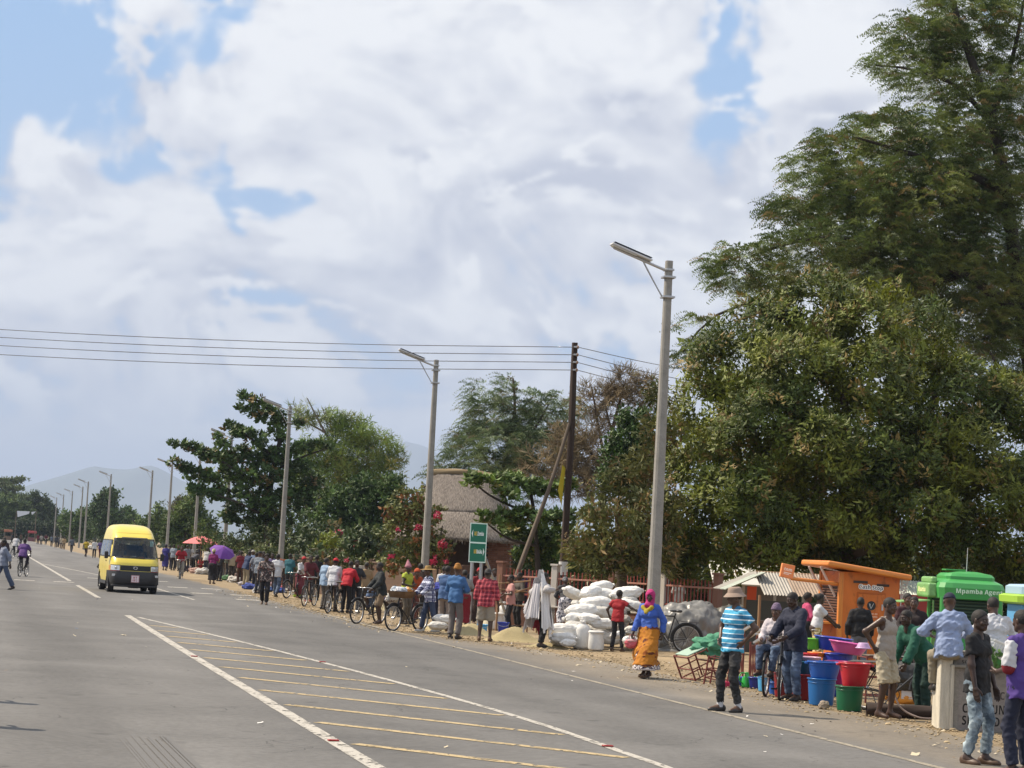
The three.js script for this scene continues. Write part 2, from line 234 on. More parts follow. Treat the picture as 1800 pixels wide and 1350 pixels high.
// litter and grit on the shoulder
{
  const lg = new THREE.PlaneGeometry(1, 1, 2, 2); { const p = lg.attributes.position; for (let i = 0; i < p.count; i++) p.setZ(i, (i % 3 - 1) * 0.12 + rr(-0.12, 0.12)); } lg.rotateX(-Math.PI / 2); lg.computeVertexNormals();
  const n = 430, m = new THREE.InstancedMesh(lg, mat(0xffffff, 0.8), n), M = new THREE.Matrix4(), q = new THREE.Quaternion(), E = new THREE.Euler();
  for (let i = 0; i < n; i++) { const s = 14 + 75 * Math.pow(rand(), 1.4), o = rand() < 0.12 ? rr(-1, 10) : clamp(12.4 + (rand() + rand() + rand() - 1.6) * 2.2, 8.8, 18) - (s > 50 ? 1.6 : 0), k = rr(0.015, 0.045) * (rand() < 0.12 ? 2.2 : 1); M.compose(road(o, s, 0.035), q.setFromEuler(E.set(rr(-0.2, 0.2), rr(0, 6), rr(-0.2, 0.2))), V3(k * rr(0.7, 1.8), k, k)); m.setMatrixAt(i, M); const w = rand(); m.setColorAt(i, w < 0.45 ? lin([0.5, 0.43, 0.3]) : w < 0.66 ? lin([0.65, 0.63, 0.6]) : w < 0.9 ? lin([0.2, 0.15, 0.1]) : w < 0.94 ? lin([0.12, 0.25, 0.5]) : lin([0.06, 0.06, 0.06])); }
  m.name = 'litter'; m.userData = { kind: 'stuff', label: 'scraps of paper, husks and grit along the road edge' }; scene.add(m);
}
{
  const n = 5200, m = new THREE.InstancedMesh(new THREE.IcosahedronGeometry(1, 0), mat(0xffffff, 0.95), n), M = new THREE.Matrix4(), q = new THREE.Quaternion();
  for (let i = 0; i < n; i++) { const s = 16 + 70 * Math.pow(rand(), 1.3), o = edgeOf(s) + (rand() + rand() - 0.85) * 1.5; const k = rr(0.006, 0.02) * (rand() < 0.05 ? 2.2 : 1); M.compose(road(o, s, 0.02), q, V3(k * 1.3, k * 0.7, k)); m.setMatrixAt(i, M); const w = rr(0.7, 1.2); m.setColorAt(i, lin([0.36 * w, 0.28 * w, 0.17 * w])); }
  m.name = 'gravel'; m.userData = { kind: 'stuff', label: 'loose gravel along the asphalt edge' }; scene.add(m);
}
// far mountains
function mountain(name, label, pts, depth, c, thick, seed) {
  const n = 90, rows = 9, pos = [], idx = [];
  const P = pts.map(([x, y]) => { const a = AT(x, y, depth); return [a.x, a.y]; });
  const hAt = (x) => { for (let i = 0; i < P.length - 1; i++) if (x >= P[i][0] && x <= P[i + 1][0]) { const t = (x - P[i][0]) / (P[i + 1][0] - P[i][0]); return lerp(P[i][1], P[i + 1][1], t * t * (3 - 2 * t) * 0.6 + t * 0.4); } return 0; };
  for (let i = 0; i <= n; i++) { const x = lerp(P[0][0], P[P.length - 1][0], i / n), h = Math.max(0, hAt(x) + fbm(x / 420, seed, 0, 4) * 60); for (let j = 0; j <= rows * 2; j++) { const t = j / rows - 1, k = 1 - Math.abs(t); pos.push(x + fbm(x / 900, t * 3, seed, 2) * 300 * (1 - k), h * Math.pow(k, 0.85) + fbm(x / 300, t * 6, seed + 3, 3) * 120 * k * (1 - k) - 2, -depth + t * -thick); } }
  for (let i = 0; i < n; i++) for (let j = 0; j < rows * 2; j++) { const a = i * (rows * 2 + 1) + j, b = a + rows * 2 + 1; idx.push(a, b, a + 1, b, b + 1, a + 1); }
  const g = new THREE.BufferGeometry(); g.setAttribute('position', new THREE.Float32BufferAttribute(pos, 3)); g.setIndex(idx); g.computeVertexNormals();
  struct(name, g, mat(c, 1), 'structure', label);
}
mountain('mountain', 'pale blue hazy mountain above the far road end', [[-500, 935], [-220, 900], [40, 862], [105, 838], [165, 821], [215, 824], [262, 818], [330, 850], [420, 832], [520, 858], [640, 910], [760, 965]], 11000, [0.1, 0.13, 0.12], 2600, 3);
mountain('mountain', 'pale blue hazy mountain peak behind the hut', [[420, 958], [560, 862], [640, 815], [690, 785], [712, 776], [738, 782], [775, 800], [840, 842], [950, 880], [1150, 930], [1400, 1002]], 14000, [0.1, 0.13, 0.12], 3000, 8);
// ---------------------------------------------------------------- meshing of smooth bodies: a distance field on a grid turned into one closed surface
function surfaceNets(f, lo, hi, cell) {
  const nx = Math.ceil((hi[0] - lo[0]) / cell) + 1, ny = Math.ceil((hi[1] - lo[1]) / cell) + 1, nz = Math.ceil((hi[2] - lo[2]) / cell) + 1;
  const val = new Float32Array(nx * ny * nz), id = (i, j, k) => i + nx * (j + ny * k);
  for (let k = 0; k < nz; k++) for (let j = 0; j < ny; j++) { let i = 0; while (i < nx) { const d = f(lo[0] + i * cell, lo[1] + j * cell, lo[2] + k * cell); val[id(i, j, k)] = d; let skip = Math.floor(Math.abs(d) / cell * 0.7) - 2; i++; while (skip-- > 0 && i < nx) { val[id(i, j, k)] = d; i++; } } }
  const vid = new Int32Array(nx * ny * nz).fill(-1), pos = [], idx = [];
  for (let k = 0; k < nz - 1; k++) for (let j = 0; j < ny - 1; j++) for (let i = 0; i < nx - 1; i++) {
    let n = 0, x = 0, y = 0, z = 0, m = 0;
    const c = [val[id(i, j, k)], val[id(i + 1, j, k)], val[id(i, j + 1, k)], val[id(i + 1, j + 1, k)], val[id(i, j, k + 1)], val[id(i + 1, j, k + 1)], val[id(i, j + 1, k + 1)], val[id(i + 1, j + 1, k + 1)]];
    for (let q = 0; q < 8; q++) if (c[q] < 0) m |= 1 << q;
    if (m === 0 || m === 255) continue;
    for (const [a, b] of [[0, 1], [2, 3], [4, 5], [6, 7], [0, 2], [1, 3], [4, 6], [5, 7], [0, 4], [1, 5], [2, 6], [3, 7]]) if ((c[a] < 0) !== (c[b] < 0)) { const t = c[a] / (c[a] - c[b]); x += lerp(a & 1, b & 1, t); y += lerp((a >> 1) & 1, (b >> 1) & 1, t); z += lerp(a >> 2, b >> 2, t); n++; }
    vid[id(i, j, k)] = pos.length / 3; pos.push(lo[0] + (i + x / n) * cell, lo[1] + (j + y / n) * cell, lo[2] + (k + z / n) * cell);
  }
  const face = (a, b, c, d, flip) => { if (a < 0 || b < 0 || c < 0 || d < 0) return; flip ? idx.push(a, c, b, b, c, d) : idx.push(a, b, c, b, d, c); };
  for (let k = 1; k < nz - 1; k++) for (let j = 1; j < ny - 1; j++) for (let i = 1; i < nx - 1; i++) {
    const v = val[id(i, j, k)] < 0;
    if (v !== val[id(i + 1, j, k)] < 0) face(vid[id(i, j - 1, k - 1)], vid[id(i, j, k - 1)], vid[id(i, j - 1, k)], vid[id(i, j, k)], !v);
    if (v !== val[id(i, j + 1, k)] < 0) face(vid[id(i - 1, j, k - 1)], vid[id(i, j, k - 1)], vid[id(i - 1, j, k)], vid[id(i, j, k)], v);
    if (v !== val[id(i, j, k + 1)] < 0) face(vid[id(i - 1, j - 1, k)], vid[id(i, j - 1, k)], vid[id(i - 1, j, k)], vid[id(i, j, k)], !v);
  }
  const g = new THREE.BufferGeometry(); g.setAttribute('position', new THREE.Float32BufferAttribute(pos, 3)); g.setIndex(idx); g.computeVertexNormals(); return g;
}
const smin = (a, b, k) => { const h = Math.max(k - Math.abs(a - b), 0) / k; return Math.min(a, b) - h * h * k * 0.25; };
const smax = (a, b, k) => -smin(-a, -b, k);
// bone: [ax, ay, az, ra, bx, by, bz, rb]
function bone(a, b, ra, rb = ra) { return [a.x, a.y, a.z, ra, b.x, b.y, b.z, rb]; }
function dBone(q, x, y, z) { const bx = q[4] - q[0], by = q[5] - q[1], bz = q[6] - q[2], px = x - q[0], py = y - q[1], pz = z - q[2], l = bx * bx + by * by + bz * bz; let t = l > 1e-9 ? (px * bx + py * by + pz * bz) / l : 0; t = t < 0 ? 0 : t > 1 ? 1 : t; const ex = px - bx * t, ey = py - by * t, ez = pz - bz * t; return Math.sqrt(ex * ex + ey * ey + ez * ez) - (q[3] + (q[7] - q[3]) * t); }
const dEll = (x, y, z, cx, cy, cz, rx, ry, rz) => { const a = (x - cx) / rx, b = (y - cy) / ry, c = (z - cz) / rz, k0 = Math.sqrt(a * a + b * b + c * c), k1 = Math.sqrt(a * a / rx / rx + b * b / ry / ry + c * c / rz / rz); return k1 < 1e-9 ? -Math.min(rx, ry, rz) : k0 * (k0 - 1) / k1; };
function bounds(bones, pad) { const lo = [9e9, 9e9, 9e9], hi = [-9e9, -9e9, -9e9]; for (const q of bones) for (let e = 0; e < 2; e++) for (let c = 0; c < 3; c++) { lo[c] = Math.min(lo[c], q[e * 4 + c] - q[e * 4 + 3] - pad); hi[c] = Math.max(hi[c], q[e * 4 + c] + q[e * 4 + 3] + pad); } return [lo, hi]; }
const union = (bones, k) => (x, y, z) => { let d = 1e9; for (const q of bones) d = smin(d, dBone(q, x, y, z), k); return d; };

const CELLS = { near: [0.014, 0.0045, 0.0034], mid: [0.021, 0.008, 0.0055], far: [0.034, 0.014, 0.009] };
const lib = {};
const once = (key, make) => lib[key] ??= make();
// head: origin between the ears, face towards +z. A vertex attribute kind tells skin, eye white, iris, lip and brow apart
function headGeo(lod, female) {
  return once(`head ${lod} ${female}`, () => {
    const jw = female ? 0.92 : 1;
    const f = (x, y, z) => {
      const ax = Math.abs(x);
      let d = dEll(x, y, z, 0, 0.028, -0.012, 0.074, 0.09, 0.096);
      d = smin(d, dEll(x, y, z, 0, -0.03, 0.018, 0.06 * jw, 0.082, 0.071), 0.03);
      d = smin(d, dEll(x, y, z, 0, -0.088, 0.05, 0.03 * jw, 0.026, 0.03), 0.03);
      d = smin(d, dBone([0.052 * jw, -0.055, 0, 0.022, 0.02, -0.092, 0.05, 0.018], ax, y, z), 0.03);
      d = smin(d, dBone([0, 0.024, 0.083, 0.011, 0.036, 0.02, 0.073, 0.01], ax, y, z), 0.014);
      d = smin(d, dEll(x - Math.sign(x) * 0.046, y, z, 0, -0.03, 0.062, 0.018, 0.018, 0.016), 0.02);
      d = smax(d, -dEll(ax, y, z, 0.031, 0.0, 0.104, 0.021, 0.014, 0.02), 0.014);
      d = smin(d, dEll(ax, y, z, 0.031, 0.001, 0.077, 0.0145, 0.0115, 0.0125), 0.004);
      d = smin(d, dBone([0, 0.012, 0.083, 0.009, 0, -0.034, 0.1, 0.015], x, y, z), 0.012);
      d = smin(d, dEll(ax, y, z, 0.016, -0.036, 0.092, 0.012, 0.01, 0.013), 0.008);
      d = smin(d, dBone([0, -0.06, 0.09, 0.0095, 0.021, -0.063, 0.079, 0.006], ax, y, z), 0.008);
      d = smin(d, dBone([0, -0.0755, 0.087, 0.0105, 0.018, -0.072, 0.078, 0.006], ax, y, z), 0.006);
      d = smin(d, dEll(ax, y, z, 0.077, -0.006, -0.008, 0.011, 0.031, 0.019), 0.008);
      return smin(d, dBone([0, -0.05, -0.022, 0.05, 0, -0.135, -0.028, 0.05], x, y, z), 0.03);
    };
    const g = surfaceNets(f, [-0.1, -0.17, -0.13], [0.1, 0.13, 0.13], CELLS[lod][1]);
    const p = g.attributes.position, kind = new Uint8Array(p.count);
    for (let i = 0; i < p.count; i++) {
      const x = Math.abs(p.getX(i)), y = p.getY(i), z = p.getZ(i);
      const ex = x - 0.031, ey = y - 0.001;
      if (z > 0.082 && Math.abs(ex) < 0.0115 && Math.abs(ey) < 0.005) kind[i] = Math.abs(ex) < 0.0062 ? 2 : 1;
      else if (z > 0.072 && y < -0.052 && y > -0.085 && x < 0.024 && z > 0.083) kind[i] = 3;
      else if (y > 0.016 && y < 0.027 && x > 0.012 && x < 0.05 && z > 0.06) kind[i] = 4;
    }
    g.userData.kind = kind; return g;
  });
}
// left hand: wrist at the origin, fingers towards -y, palm towards -x, thumb side +z
function handGeo(lod, grip) {
  return once(`hand ${lod} ${grip}`, () => {
    const B = [], P = (x, y, z) => V3(x, y, z), c = grip ? 1.25 : 0.28;
    B.push(bone(P(0, 0.02, 0), P(0, -0.015, 0), 0.024, 0.025));
    [[0.029, 0.074, -0.084], [0.0095, 0.082, -0.088], [-0.0105, 0.076, -0.085], [-0.029, 0.06, -0.078]].forEach(([z, l, y]) => {
      B.push(bone(P(0, -0.012, z * 0.55), P(0, y, z), 0.016, 0.0115));
      let a = c * 0.5, p = P(0, y, z); for (let j = 0; j < 3; j++) { const q = p.clone().add(P(-Math.sin(a), -Math.cos(a), z * 0.12).multiplyScalar(l * [0.45, 0.31, 0.24][j])); B.push(bone(p, q, 0.0095 - j * 0.0008, 0.0088 - j * 0.0008)); p = q; a += c * (0.8 - j * 0.1); }
    });
    const t = [P(-0.004, -0.02, 0.022), P(-0.016, -0.048, 0.046), P(-0.026 - 0.012 * c, -0.074, 0.056 - 0.012 * c), P(-0.032 - 0.02 * c, -0.096, 0.056 - 0.024 * c)];
    B.push(bone(t[0], t[1], 0.017, 0.0125), bone(t[1], t[2], 0.0115, 0.0105), bone(t[2], t[3], 0.0102, 0.0085));
    const [lo, hi] = bounds(B, 0.012), k = lod === 'far' ? 0.008 : 0.006;
    return surfaceNets((x, y, z) => { let d = 1e9; for (let i = 0; i < B.length; i++) d = smin(d, dBone(B[i], x, y, z), i === 0 || (i - 1) % 4 === 0 ? 0.014 : k); return d; }, lo, hi, CELLS[lod][2]);
  });
}
const scalp = (x, y, z, o) => smin(dEll(x, y, z, 0, 0.028, -0.012, 0.074 + o, 0.09 + o, 0.096 + o), dEll(x, y, z, 0, -0.03, 0.018, 0.06 + o * 0.6, 0.082, 0.065), 0.03);
const hairLine = (x, y, z) => y * 0.8 - z * 0.62 + Math.abs(x) * 0.16 - 0.008;
function hairGeo(lod, style) {
  return once(`hair ${lod} ${style}`, () => {
    const c = CELLS[lod][1] * 1.1, lo = [-0.17, -0.3, -0.2], hi = [0.17, 0.24, 0.17];
    if (style === 'short') return surfaceNets((x, y, z) => smax(scalp(x, y, z, 0.007 + noise(x * 90, y * 90, z * 90) * 0.002), -hairLine(x, y, z), 0.006), [-0.1, -0.1, -0.13], [0.1, 0.14, 0.11], c);
    if (style === 'thick') return surfaceNets((x, y, z) => smax(scalp(x, y, z, 0.02 + noise(x * 50, y * 50, z * 50) * 0.008), -hairLine(x, y, z), 0.012), [-0.13, -0.13, -0.16], [0.13, 0.17, 0.13], c);
    if (style === 'tied') return surfaceNets((x, y, z) => smin(smax(scalp(x, y, z, 0.015 + noise(x * 60, y * 60, z * 60) * 0.005), -hairLine(x, y, z) + 0.006, 0.01), dEll(x, y, z, 0, 0.05, -0.13, 0.05, 0.05, 0.045), 0.02), [-0.12, -0.12, -0.2], [0.12, 0.16, 0.12], c);
    if (style === 'hijab') return surfaceNets((x, y, z) => {
      let d = dEll(x, y, z, 0, 0.02, -0.015, 0.097, 0.118, 0.118); d = smin(d, dBone([0, -0.07, -0.015, 0.082, 0, -0.175, -0.005, 0.1], x, y, z), 0.04);
      d = smin(d, dBone([-0.05, -0.17, 0.06, 0.05, 0.06, -0.21, 0.06, 0.05], x, y, z), 0.04) + noise(x * 16, y * 34, z * 16) * 0.008;
      return smax(d, -dEll(x, y, z, 0, -0.025, 0.11, 0.05, 0.075, 0.06), 0.012);
    }, lo, hi, c * 1.2);
    if (style === 'scarf') return surfaceNets((x, y, z) => smin(smax(scalp(x, y, z, 0.022 + noise(x * 30, y * 40, z * 30) * 0.006), -(y * 0.9 - z * 0.42 - 0.012), 0.012), dEll(x, y, z, 0.01, -0.01, -0.13, 0.045, 0.04, 0.03), 0.03), [-0.13, -0.12, -0.19], [0.13, 0.17, 0.13], c);
    if (style === 'beanie') return surfaceNets((x, y, z) => smin(smax(scalp(x, y, z, 0.021 + noise(x * 40, y * 40, z * 40) * 0.006), -(y - 0.022 + z * -0.16), 0.01), dEll(x, y, z, 0, 0.125, -0.03, 0.06, 0.035, 0.065), 0.04), [-0.13, -0.05, -0.16], [0.13, 0.2, 0.14], c);
    if (style === 'cap') return surfaceNets((x, y, z) => smin(smax(scalp(x, y, z, 0.016), -(y - 0.038), 0.008), dEll(x, y + z * 0.12, z, 0, 0.05, 0.118, 0.068, 0.0075, 0.075), 0.01), [-0.12, -0.03, -0.14], [0.12, 0.16, 0.22], c);
    if (style === 'bucket') return merge([lathe([[0.001, 0.135], [0.06, 0.133], [0.084, 0.118], [0.092, 0.085], [0.1, 0.04], [0.105, 0.036], [0.15, -0.006], [0.153, -0.003], [0.108, 0.045], [0.1, 0.05]], 32).scale(1, 1, 1.12).translate(0, 0.005, -0.01)]);
    if (style === 'straw') return merge([lathe([[0.001, 0.14], [0.05, 0.142], [0.075, 0.128], [0.09, 0.06], [0.095, 0.05], [0.2, 0.035], [0.202, 0.041], [0.1, 0.058]], 32).scale(1, 1, 1.1).translate(0, 0, -0.01)]);
    if (style === 'cone') return surfaceNets((x, y, z) => smax(dBone([0, 0.05, -0.015, 0.105, 0.03, 0.25, -0.06, 0.015], x, y, z) + noise(x * 30, y * 30, z * 30) * 0.006, -(y - 0.02), 0.01), [-0.14, -0.02, -0.17], [0.14, 0.29, 0.14], c);
  });
}
const shoeGeo = (lod) => once('shoe ' + lod, () => surfaceNets((x, y, z) => {
  let d = smin(dEll(x, y, z, 0, 0.05, -0.03, 0.043, 0.06, 0.062), dEll(x, y, z, 0, 0.03, 0.085, 0.047, 0.044, 0.105), 0.04);
  return smax(d, -y, 0.01);
}, [-0.07, -0.02, -0.12], [0.07, 0.13, 0.22], CELLS[lod][1] * 1.6));

function ik(a, t, l1, l2, hint) {
  const d = t.clone().sub(a); let l = d.length(); const m = (l1 + l2) * 0.998; if (l > m) { d.multiplyScalar(m / l); l = m; } l = Math.max(l, Math.abs(l1 - l2) + 0.02);
  const end = a.clone().add(d), u = d.clone().normalize(), h = hint.clone().addScaledVector(u, -hint.dot(u)).normalize(), x = (l * l + l1 * l1 - l2 * l2) / (2 * l), y = Math.sqrt(Math.max(0, l1 * l1 - x * x));
  return [a.clone().addScaledVector(u, x).addScaledVector(h, y), end];
}
const WHITES = { 1: [0.3, 0.27, 0.24], 2: [0.012, 0.008, 0.006] };
const skinMat = new THREE.MeshStandardMaterial({ vertexColors: true, roughness: 0.42, side: THREE.DoubleSide });
const SKINS = [[0.06, 0.031, 0.02], [0.088, 0.045, 0.027], [0.045, 0.024, 0.016], [0.11, 0.058, 0.035]];
function tint(g, skin, kinds) {
  const n = g.attributes.position.count, c = new Float32Array(n * 3), p = g.attributes.position;
  for (let i = 0; i < n; i++) { const k = kinds?.[i] ?? 0, v = 1 + noise(p.getX(i) * 14, p.getY(i) * 14, p.getZ(i) * 14) * 0.22, w = k === 1 || k === 2 ? WHITES[k] : k === 3 ? [skin[0] * 1.35, skin[1] * 0.95, skin[2] * 1.05] : k === 4 ? [skin[0] * 0.35, skin[1] * 0.35, skin[2] * 0.4] : [skin[0] * v, skin[1] * v, skin[2] * v]; c.set(w, i * 3); }
  g.setAttribute('color', new THREE.BufferAttribute(c, 3)); return g;
}
function cloth(f, bones, cell, o = {}) {
  const [lo, hi] = bounds(bones, 0.05), amp = o.wrinkle ?? 0.007, sx = o.seed ?? 0;
  const g = surfaceNets((x, y, z) => { const d = f(x, y, z); return d > 0.09 || d < -0.09 ? d : d + amp * (0.6 * noise(x * 8 + sx, y * 11, z * 8) + 1.0 * noise(x * 19 + y * 22, y * 9 + sx - x * 8, z * 19) + 0.5 * noise(x * 44, y * 36 + sx, z * 44) - 1.1 * Math.pow(1 - Math.abs(noise(x * 7 + y * 3, y * 9 - x * 5 + sx, z * 7 + y * 2)), 8)); }, lo, hi, cell);
  const p = g.attributes.position, uv = new Float32Array(p.count * 2); for (let i = 0; i < p.count; i++) { uv[i * 2] = p.getX(i) + 0.62 * p.getZ(i); uv[i * 2 + 1] = p.getY(i); }
  g.setAttribute('uv', new THREE.BufferAttribute(uv, 2)); return g;
}
let personCount = 0;
// one standing, walking, sitting, riding or bending figure. o.at: where the feet stand; o.turn: degrees, 0 faces the camera, 90 faces right
function person(o) {
  const lod = o.lod ?? 'mid', [cell] = CELLS[lod], k = (o.h ?? 1.72) / 1.75, seed = ++personCount * 7.31, female = !!o.female, pr = rng(personCount * 991 + 5);
  const t = thing('person', o.label, 'person', o.at, (o.turn ?? 0) * R, o.group); t.position.y = o.lift ?? 0.012; t.scale.setScalar(k);
  const w = o.wide ?? 1, p = { hip: [0, 0], hipY: 0.955, lean: 2, side: 0, twist: 0, head: [0, 0], feetL: [0.1, 0.01], feetR: [-0.1, -0.01], ...o.pose };
  const lean = new THREE.Quaternion().setFromEuler(new THREE.Euler(p.lean * R, p.twist * R, p.side * R, 'YXZ'));
  const P = V3(p.hip[0], p.hipY, p.hip[1]), tor = (x, y, z) => V3(x, y, z).applyQuaternion(lean).add(P);
  const neck = tor(0, 0.535, -0.012), sh = { L: tor(0.172 * w, 0.462, -0.012), R: tor(-0.172 * w, 0.462, -0.012) };
  const hq = new THREE.Quaternion().setFromEuler(new THREE.Euler((p.lean * 0.45 + p.head[1]) * R, (p.twist + p.head[0]) * R, 0, 'YXZ'));
  const head = neck.clone().add(V3(0, 0.145, 0.022).applyQuaternion(hq));
  const B = [], leg = {}, arm = {};
  for (const s of ['L', 'R']) {
    const e = s === 'L' ? 1 : -1, hp = tor(0.09 * e * (female ? 1.08 : 1), -0.03, 0), f = p['feet' + s], ank = V3(f[0], (f[2] ?? 0) + 0.085, f[1]);
    const [kn, an] = ik(hp, ank, 0.43, 0.425, V3(e * (p.knee ?? 0.12), 0, 1)); const ty = ((f[3] ?? 8) * e) * R, tp = (f[4] ?? 0) * R, toe = an.clone().add(V3(Math.sin(ty) * 0.15 * Math.cos(tp), -0.052 - 0.15 * Math.sin(tp), Math.cos(ty) * 0.15 * Math.cos(tp)));
    leg[s] = { hp, kn, an, toe, ty, tp };
    B.push(bone(hp, kn, 0.084 * w, 0.055 * w), bone(kn, an, 0.052 * w, 0.036), bone(kn.clone().lerp(an, 0.16).add(V3(0, 0, -0.018)), kn.clone().lerp(an, 0.48).add(V3(0, 0, -0.016)), 0.047 * w, 0.04 * w), bone(an.clone().add(V3(0, -0.03, -0.03)), toe, 0.034, 0.026), bone(an, toe, 0.032, 0.024));
    const hd = p['hand' + s] ?? [0.26 * e, p.hipY - 0.11, 0.07], el = ik(sh[s], V3(...hd), 0.29, 0.265, V3(...(p['elbow' + s] ?? [0.5 * e, -0.1, -1])));
    arm[s] = { el: el[0], wr: el[1], e, spec: hd };
    B.push(bone(sh[s], el[0], 0.05 * w, 0.038 * w), bone(el[0], el[1], 0.039 * w, 0.026));
  }
  B.push(bone(tor(-0.055, 0.0, -0.005), tor(0.055, 0.0, -0.005), 0.105 * w), bone(tor(-0.05, 0.15, 0.005), tor(0.05, 0.15, 0.005), 0.09 * w), bone(tor(-0.075, 0.34, 0), tor(0.075, 0.34, 0), 0.1 * w), bone(tor(-0.12 * w, 0.442, -0.012), tor(0.12 * w, 0.442, -0.012), 0.06), bone(neck.clone().add(V3(0, -0.05, 0)), head.clone().add(V3(0, -0.04, -0.02).applyQuaternion(hq)), 0.062, 0.051));
  if (female) B.push(bone(tor(-0.07, 0.32, 0.07), tor(0.07, 0.32, 0.07), 0.06), bone(tor(-0.06, -0.02, -0.05), tor(0.06, -0.02, -0.05), 0.1));
  const [lo, hi] = bounds(B, 0.03), skin = o.skin ?? SKINS[Math.floor(pr() * 3)];
  const body = surfaceNets(union(B, 0.035), lo, hi, cell), hg = headGeo(lod, female);
  const HM = new THREE.Matrix4().compose(head, hq, V3(1, 1, 1)), geos = [tint(body, skin), tint(hg.clone().applyMatrix4(HM), skin, hg.userData.kind)];
  for (const s of ['L', 'R']) {
    const A = arm[s], Y = A.el.clone().sub(A.wr).normalize(), Z = V3(...(p['thumb' + s] ?? [0, 0.1, 1])); Z.addScaledVector(Y, -Z.dot(Y)).normalize(); const X = V3(0, 0, 0).crossVectors(Y, Z);
    const g = handGeo(lod, !!p.grip).clone(); if (A.e < 0) { g.scale(-1, 1, 1); const ix = g.index.array; for (let i = 0; i < ix.length; i += 3) { const q = ix[i]; ix[i] = ix[i + 1]; ix[i + 1] = q; } g.computeVertexNormals(); }
    geos.push(tint(g.applyMatrix4(new THREE.Matrix4().makeBasis(X, Y, Z).setPosition(A.wr)), skin));
  }
  const all = mergeGeometries(geos.map((g) => { const q = new THREE.BufferGeometry(); for (const n of ['position', 'normal', 'color']) q.setAttribute(n, g.attributes[n]); q.setIndex(g.index); return q; }));
  part(t, 'body', all, skinMat);
  const put = (name, geo, m, label) => part(t, name, geo, m, label);
  const c = o.wear ?? {};
  if (c.top) {
    const [m, sleeve = 0.55, hem = -0.1, loose = 0.011, name = 'shirt'] = c.top, T = [], a = loose;
    for (const e of [-1, 1]) T.push(bone(tor(0.058 * w * e, hem - 0.05, -0.003), tor(0.055 * w * e, 0.08, 0.002), 0.114 * w + a * 1.15, 0.104 * w + a * 1.1));
    T.push(bone(tor(-0.055 * w, hem - 0.05, -0.003), tor(0.055 * w, hem - 0.05, -0.003), 0.115 * w + a * 1.15), bone(tor(-0.058 * w, 0.06, 0), tor(0.058 * w, 0.06, 0), 0.106 * w + a * 1.1), bone(tor(-0.06, 0.18, 0.005), tor(0.06, 0.18, 0.005), 0.096 * w + a), bone(tor(-0.08, 0.34, 0), tor(0.08, 0.34, 0), 0.1 * w + a), bone(tor(-0.13 * w, 0.445, -0.012), tor(0.13 * w, 0.445, -0.012), 0.056 + a), bone(tor(-0.05, 0.5, -0.014), tor(0.05, 0.5, -0.014), 0.044 + a));
    if (female) T.push(bone(tor(-0.07, 0.32, 0.07), tor(0.07, 0.32, 0.07), 0.062 + a * 0.7));
    const nt = T.length;
    if (sleeve > 0.05) for (const s of ['L', 'R']) { const A = arm[s], e1 = Math.min(1, sleeve * 1.0), q = sh[s].clone().lerp(A.el, e1); T.push(bone(sh[s], q, 0.05 * w + a * 0.8, (sleeve < 0.95 ? 0.05 : 0.044) * w + a)); if (sleeve > 1) T.push(bone(A.el, A.el.clone().lerp(A.wr, Math.min(0.97, sleeve - 1)), 0.046 * w + a, 0.034 + a)); }
    const hn = V3(0, 1, 0).applyQuaternion(lean), hp = tor(0, hem, 0), ncut = tor(0, 0.565, 0.03), wide = sleeve <= 0.05 ? 0.115 : 0.068, u = union(T, 0.03), sleeveEnds = sleeve > 0.05 ? ['L', 'R'].map((s) => { const A = arm[s]; const q = sleeve > 1 ? A.el.clone().lerp(A.wr, Math.min(0.97, sleeve - 1)) : sh[s].clone().lerp(A.el, sleeve), d = sleeve > 1 ? A.wr.clone().sub(A.el).normalize() : A.el.clone().sub(sh[s]).normalize(); return [q, d]; }) : [];
    put(name, cloth((x, y, z) => {
      let d = u(x, y, z); d = Math.max(d, -((x - hp.x) * hn.x + (y - hp.y) * hn.y + (z - hp.z) * hn.z) - 0.012 * Math.sin(x * 23 + z * 17 + seed));
      if (d > 0.06) return d;
      d = Math.max(d, -(Math.hypot((x - ncut.x) * 0.85, y - ncut.y, (z - ncut.z) * 0.85) - wide));
      for (const [q, n] of sleeveEnds) { const ex = x - q.x, ey = y - q.y, ez = z - q.z, al = ex * n.x + ey * n.y + ez * n.z; if (al > 0 && ex * ex + ey * ey + ez * ez < 0.0075) d = Math.max(d, al); }
      if (sleeve <= 0.05) for (const s of ['L', 'R']) { const q = tor(0.235 * (s === 'L' ? 1 : -1) * w, 0.43, -0.01); d = Math.max(d, -(Math.hypot((x - q.x) * 1.1, (y - q.y) * 0.7, z - q.z) - 0.105)); }
      return d;
    }, T, cell, { seed, wrinkle: c.topWrinkle ?? 0.008 }), m);
    void nt;
  }
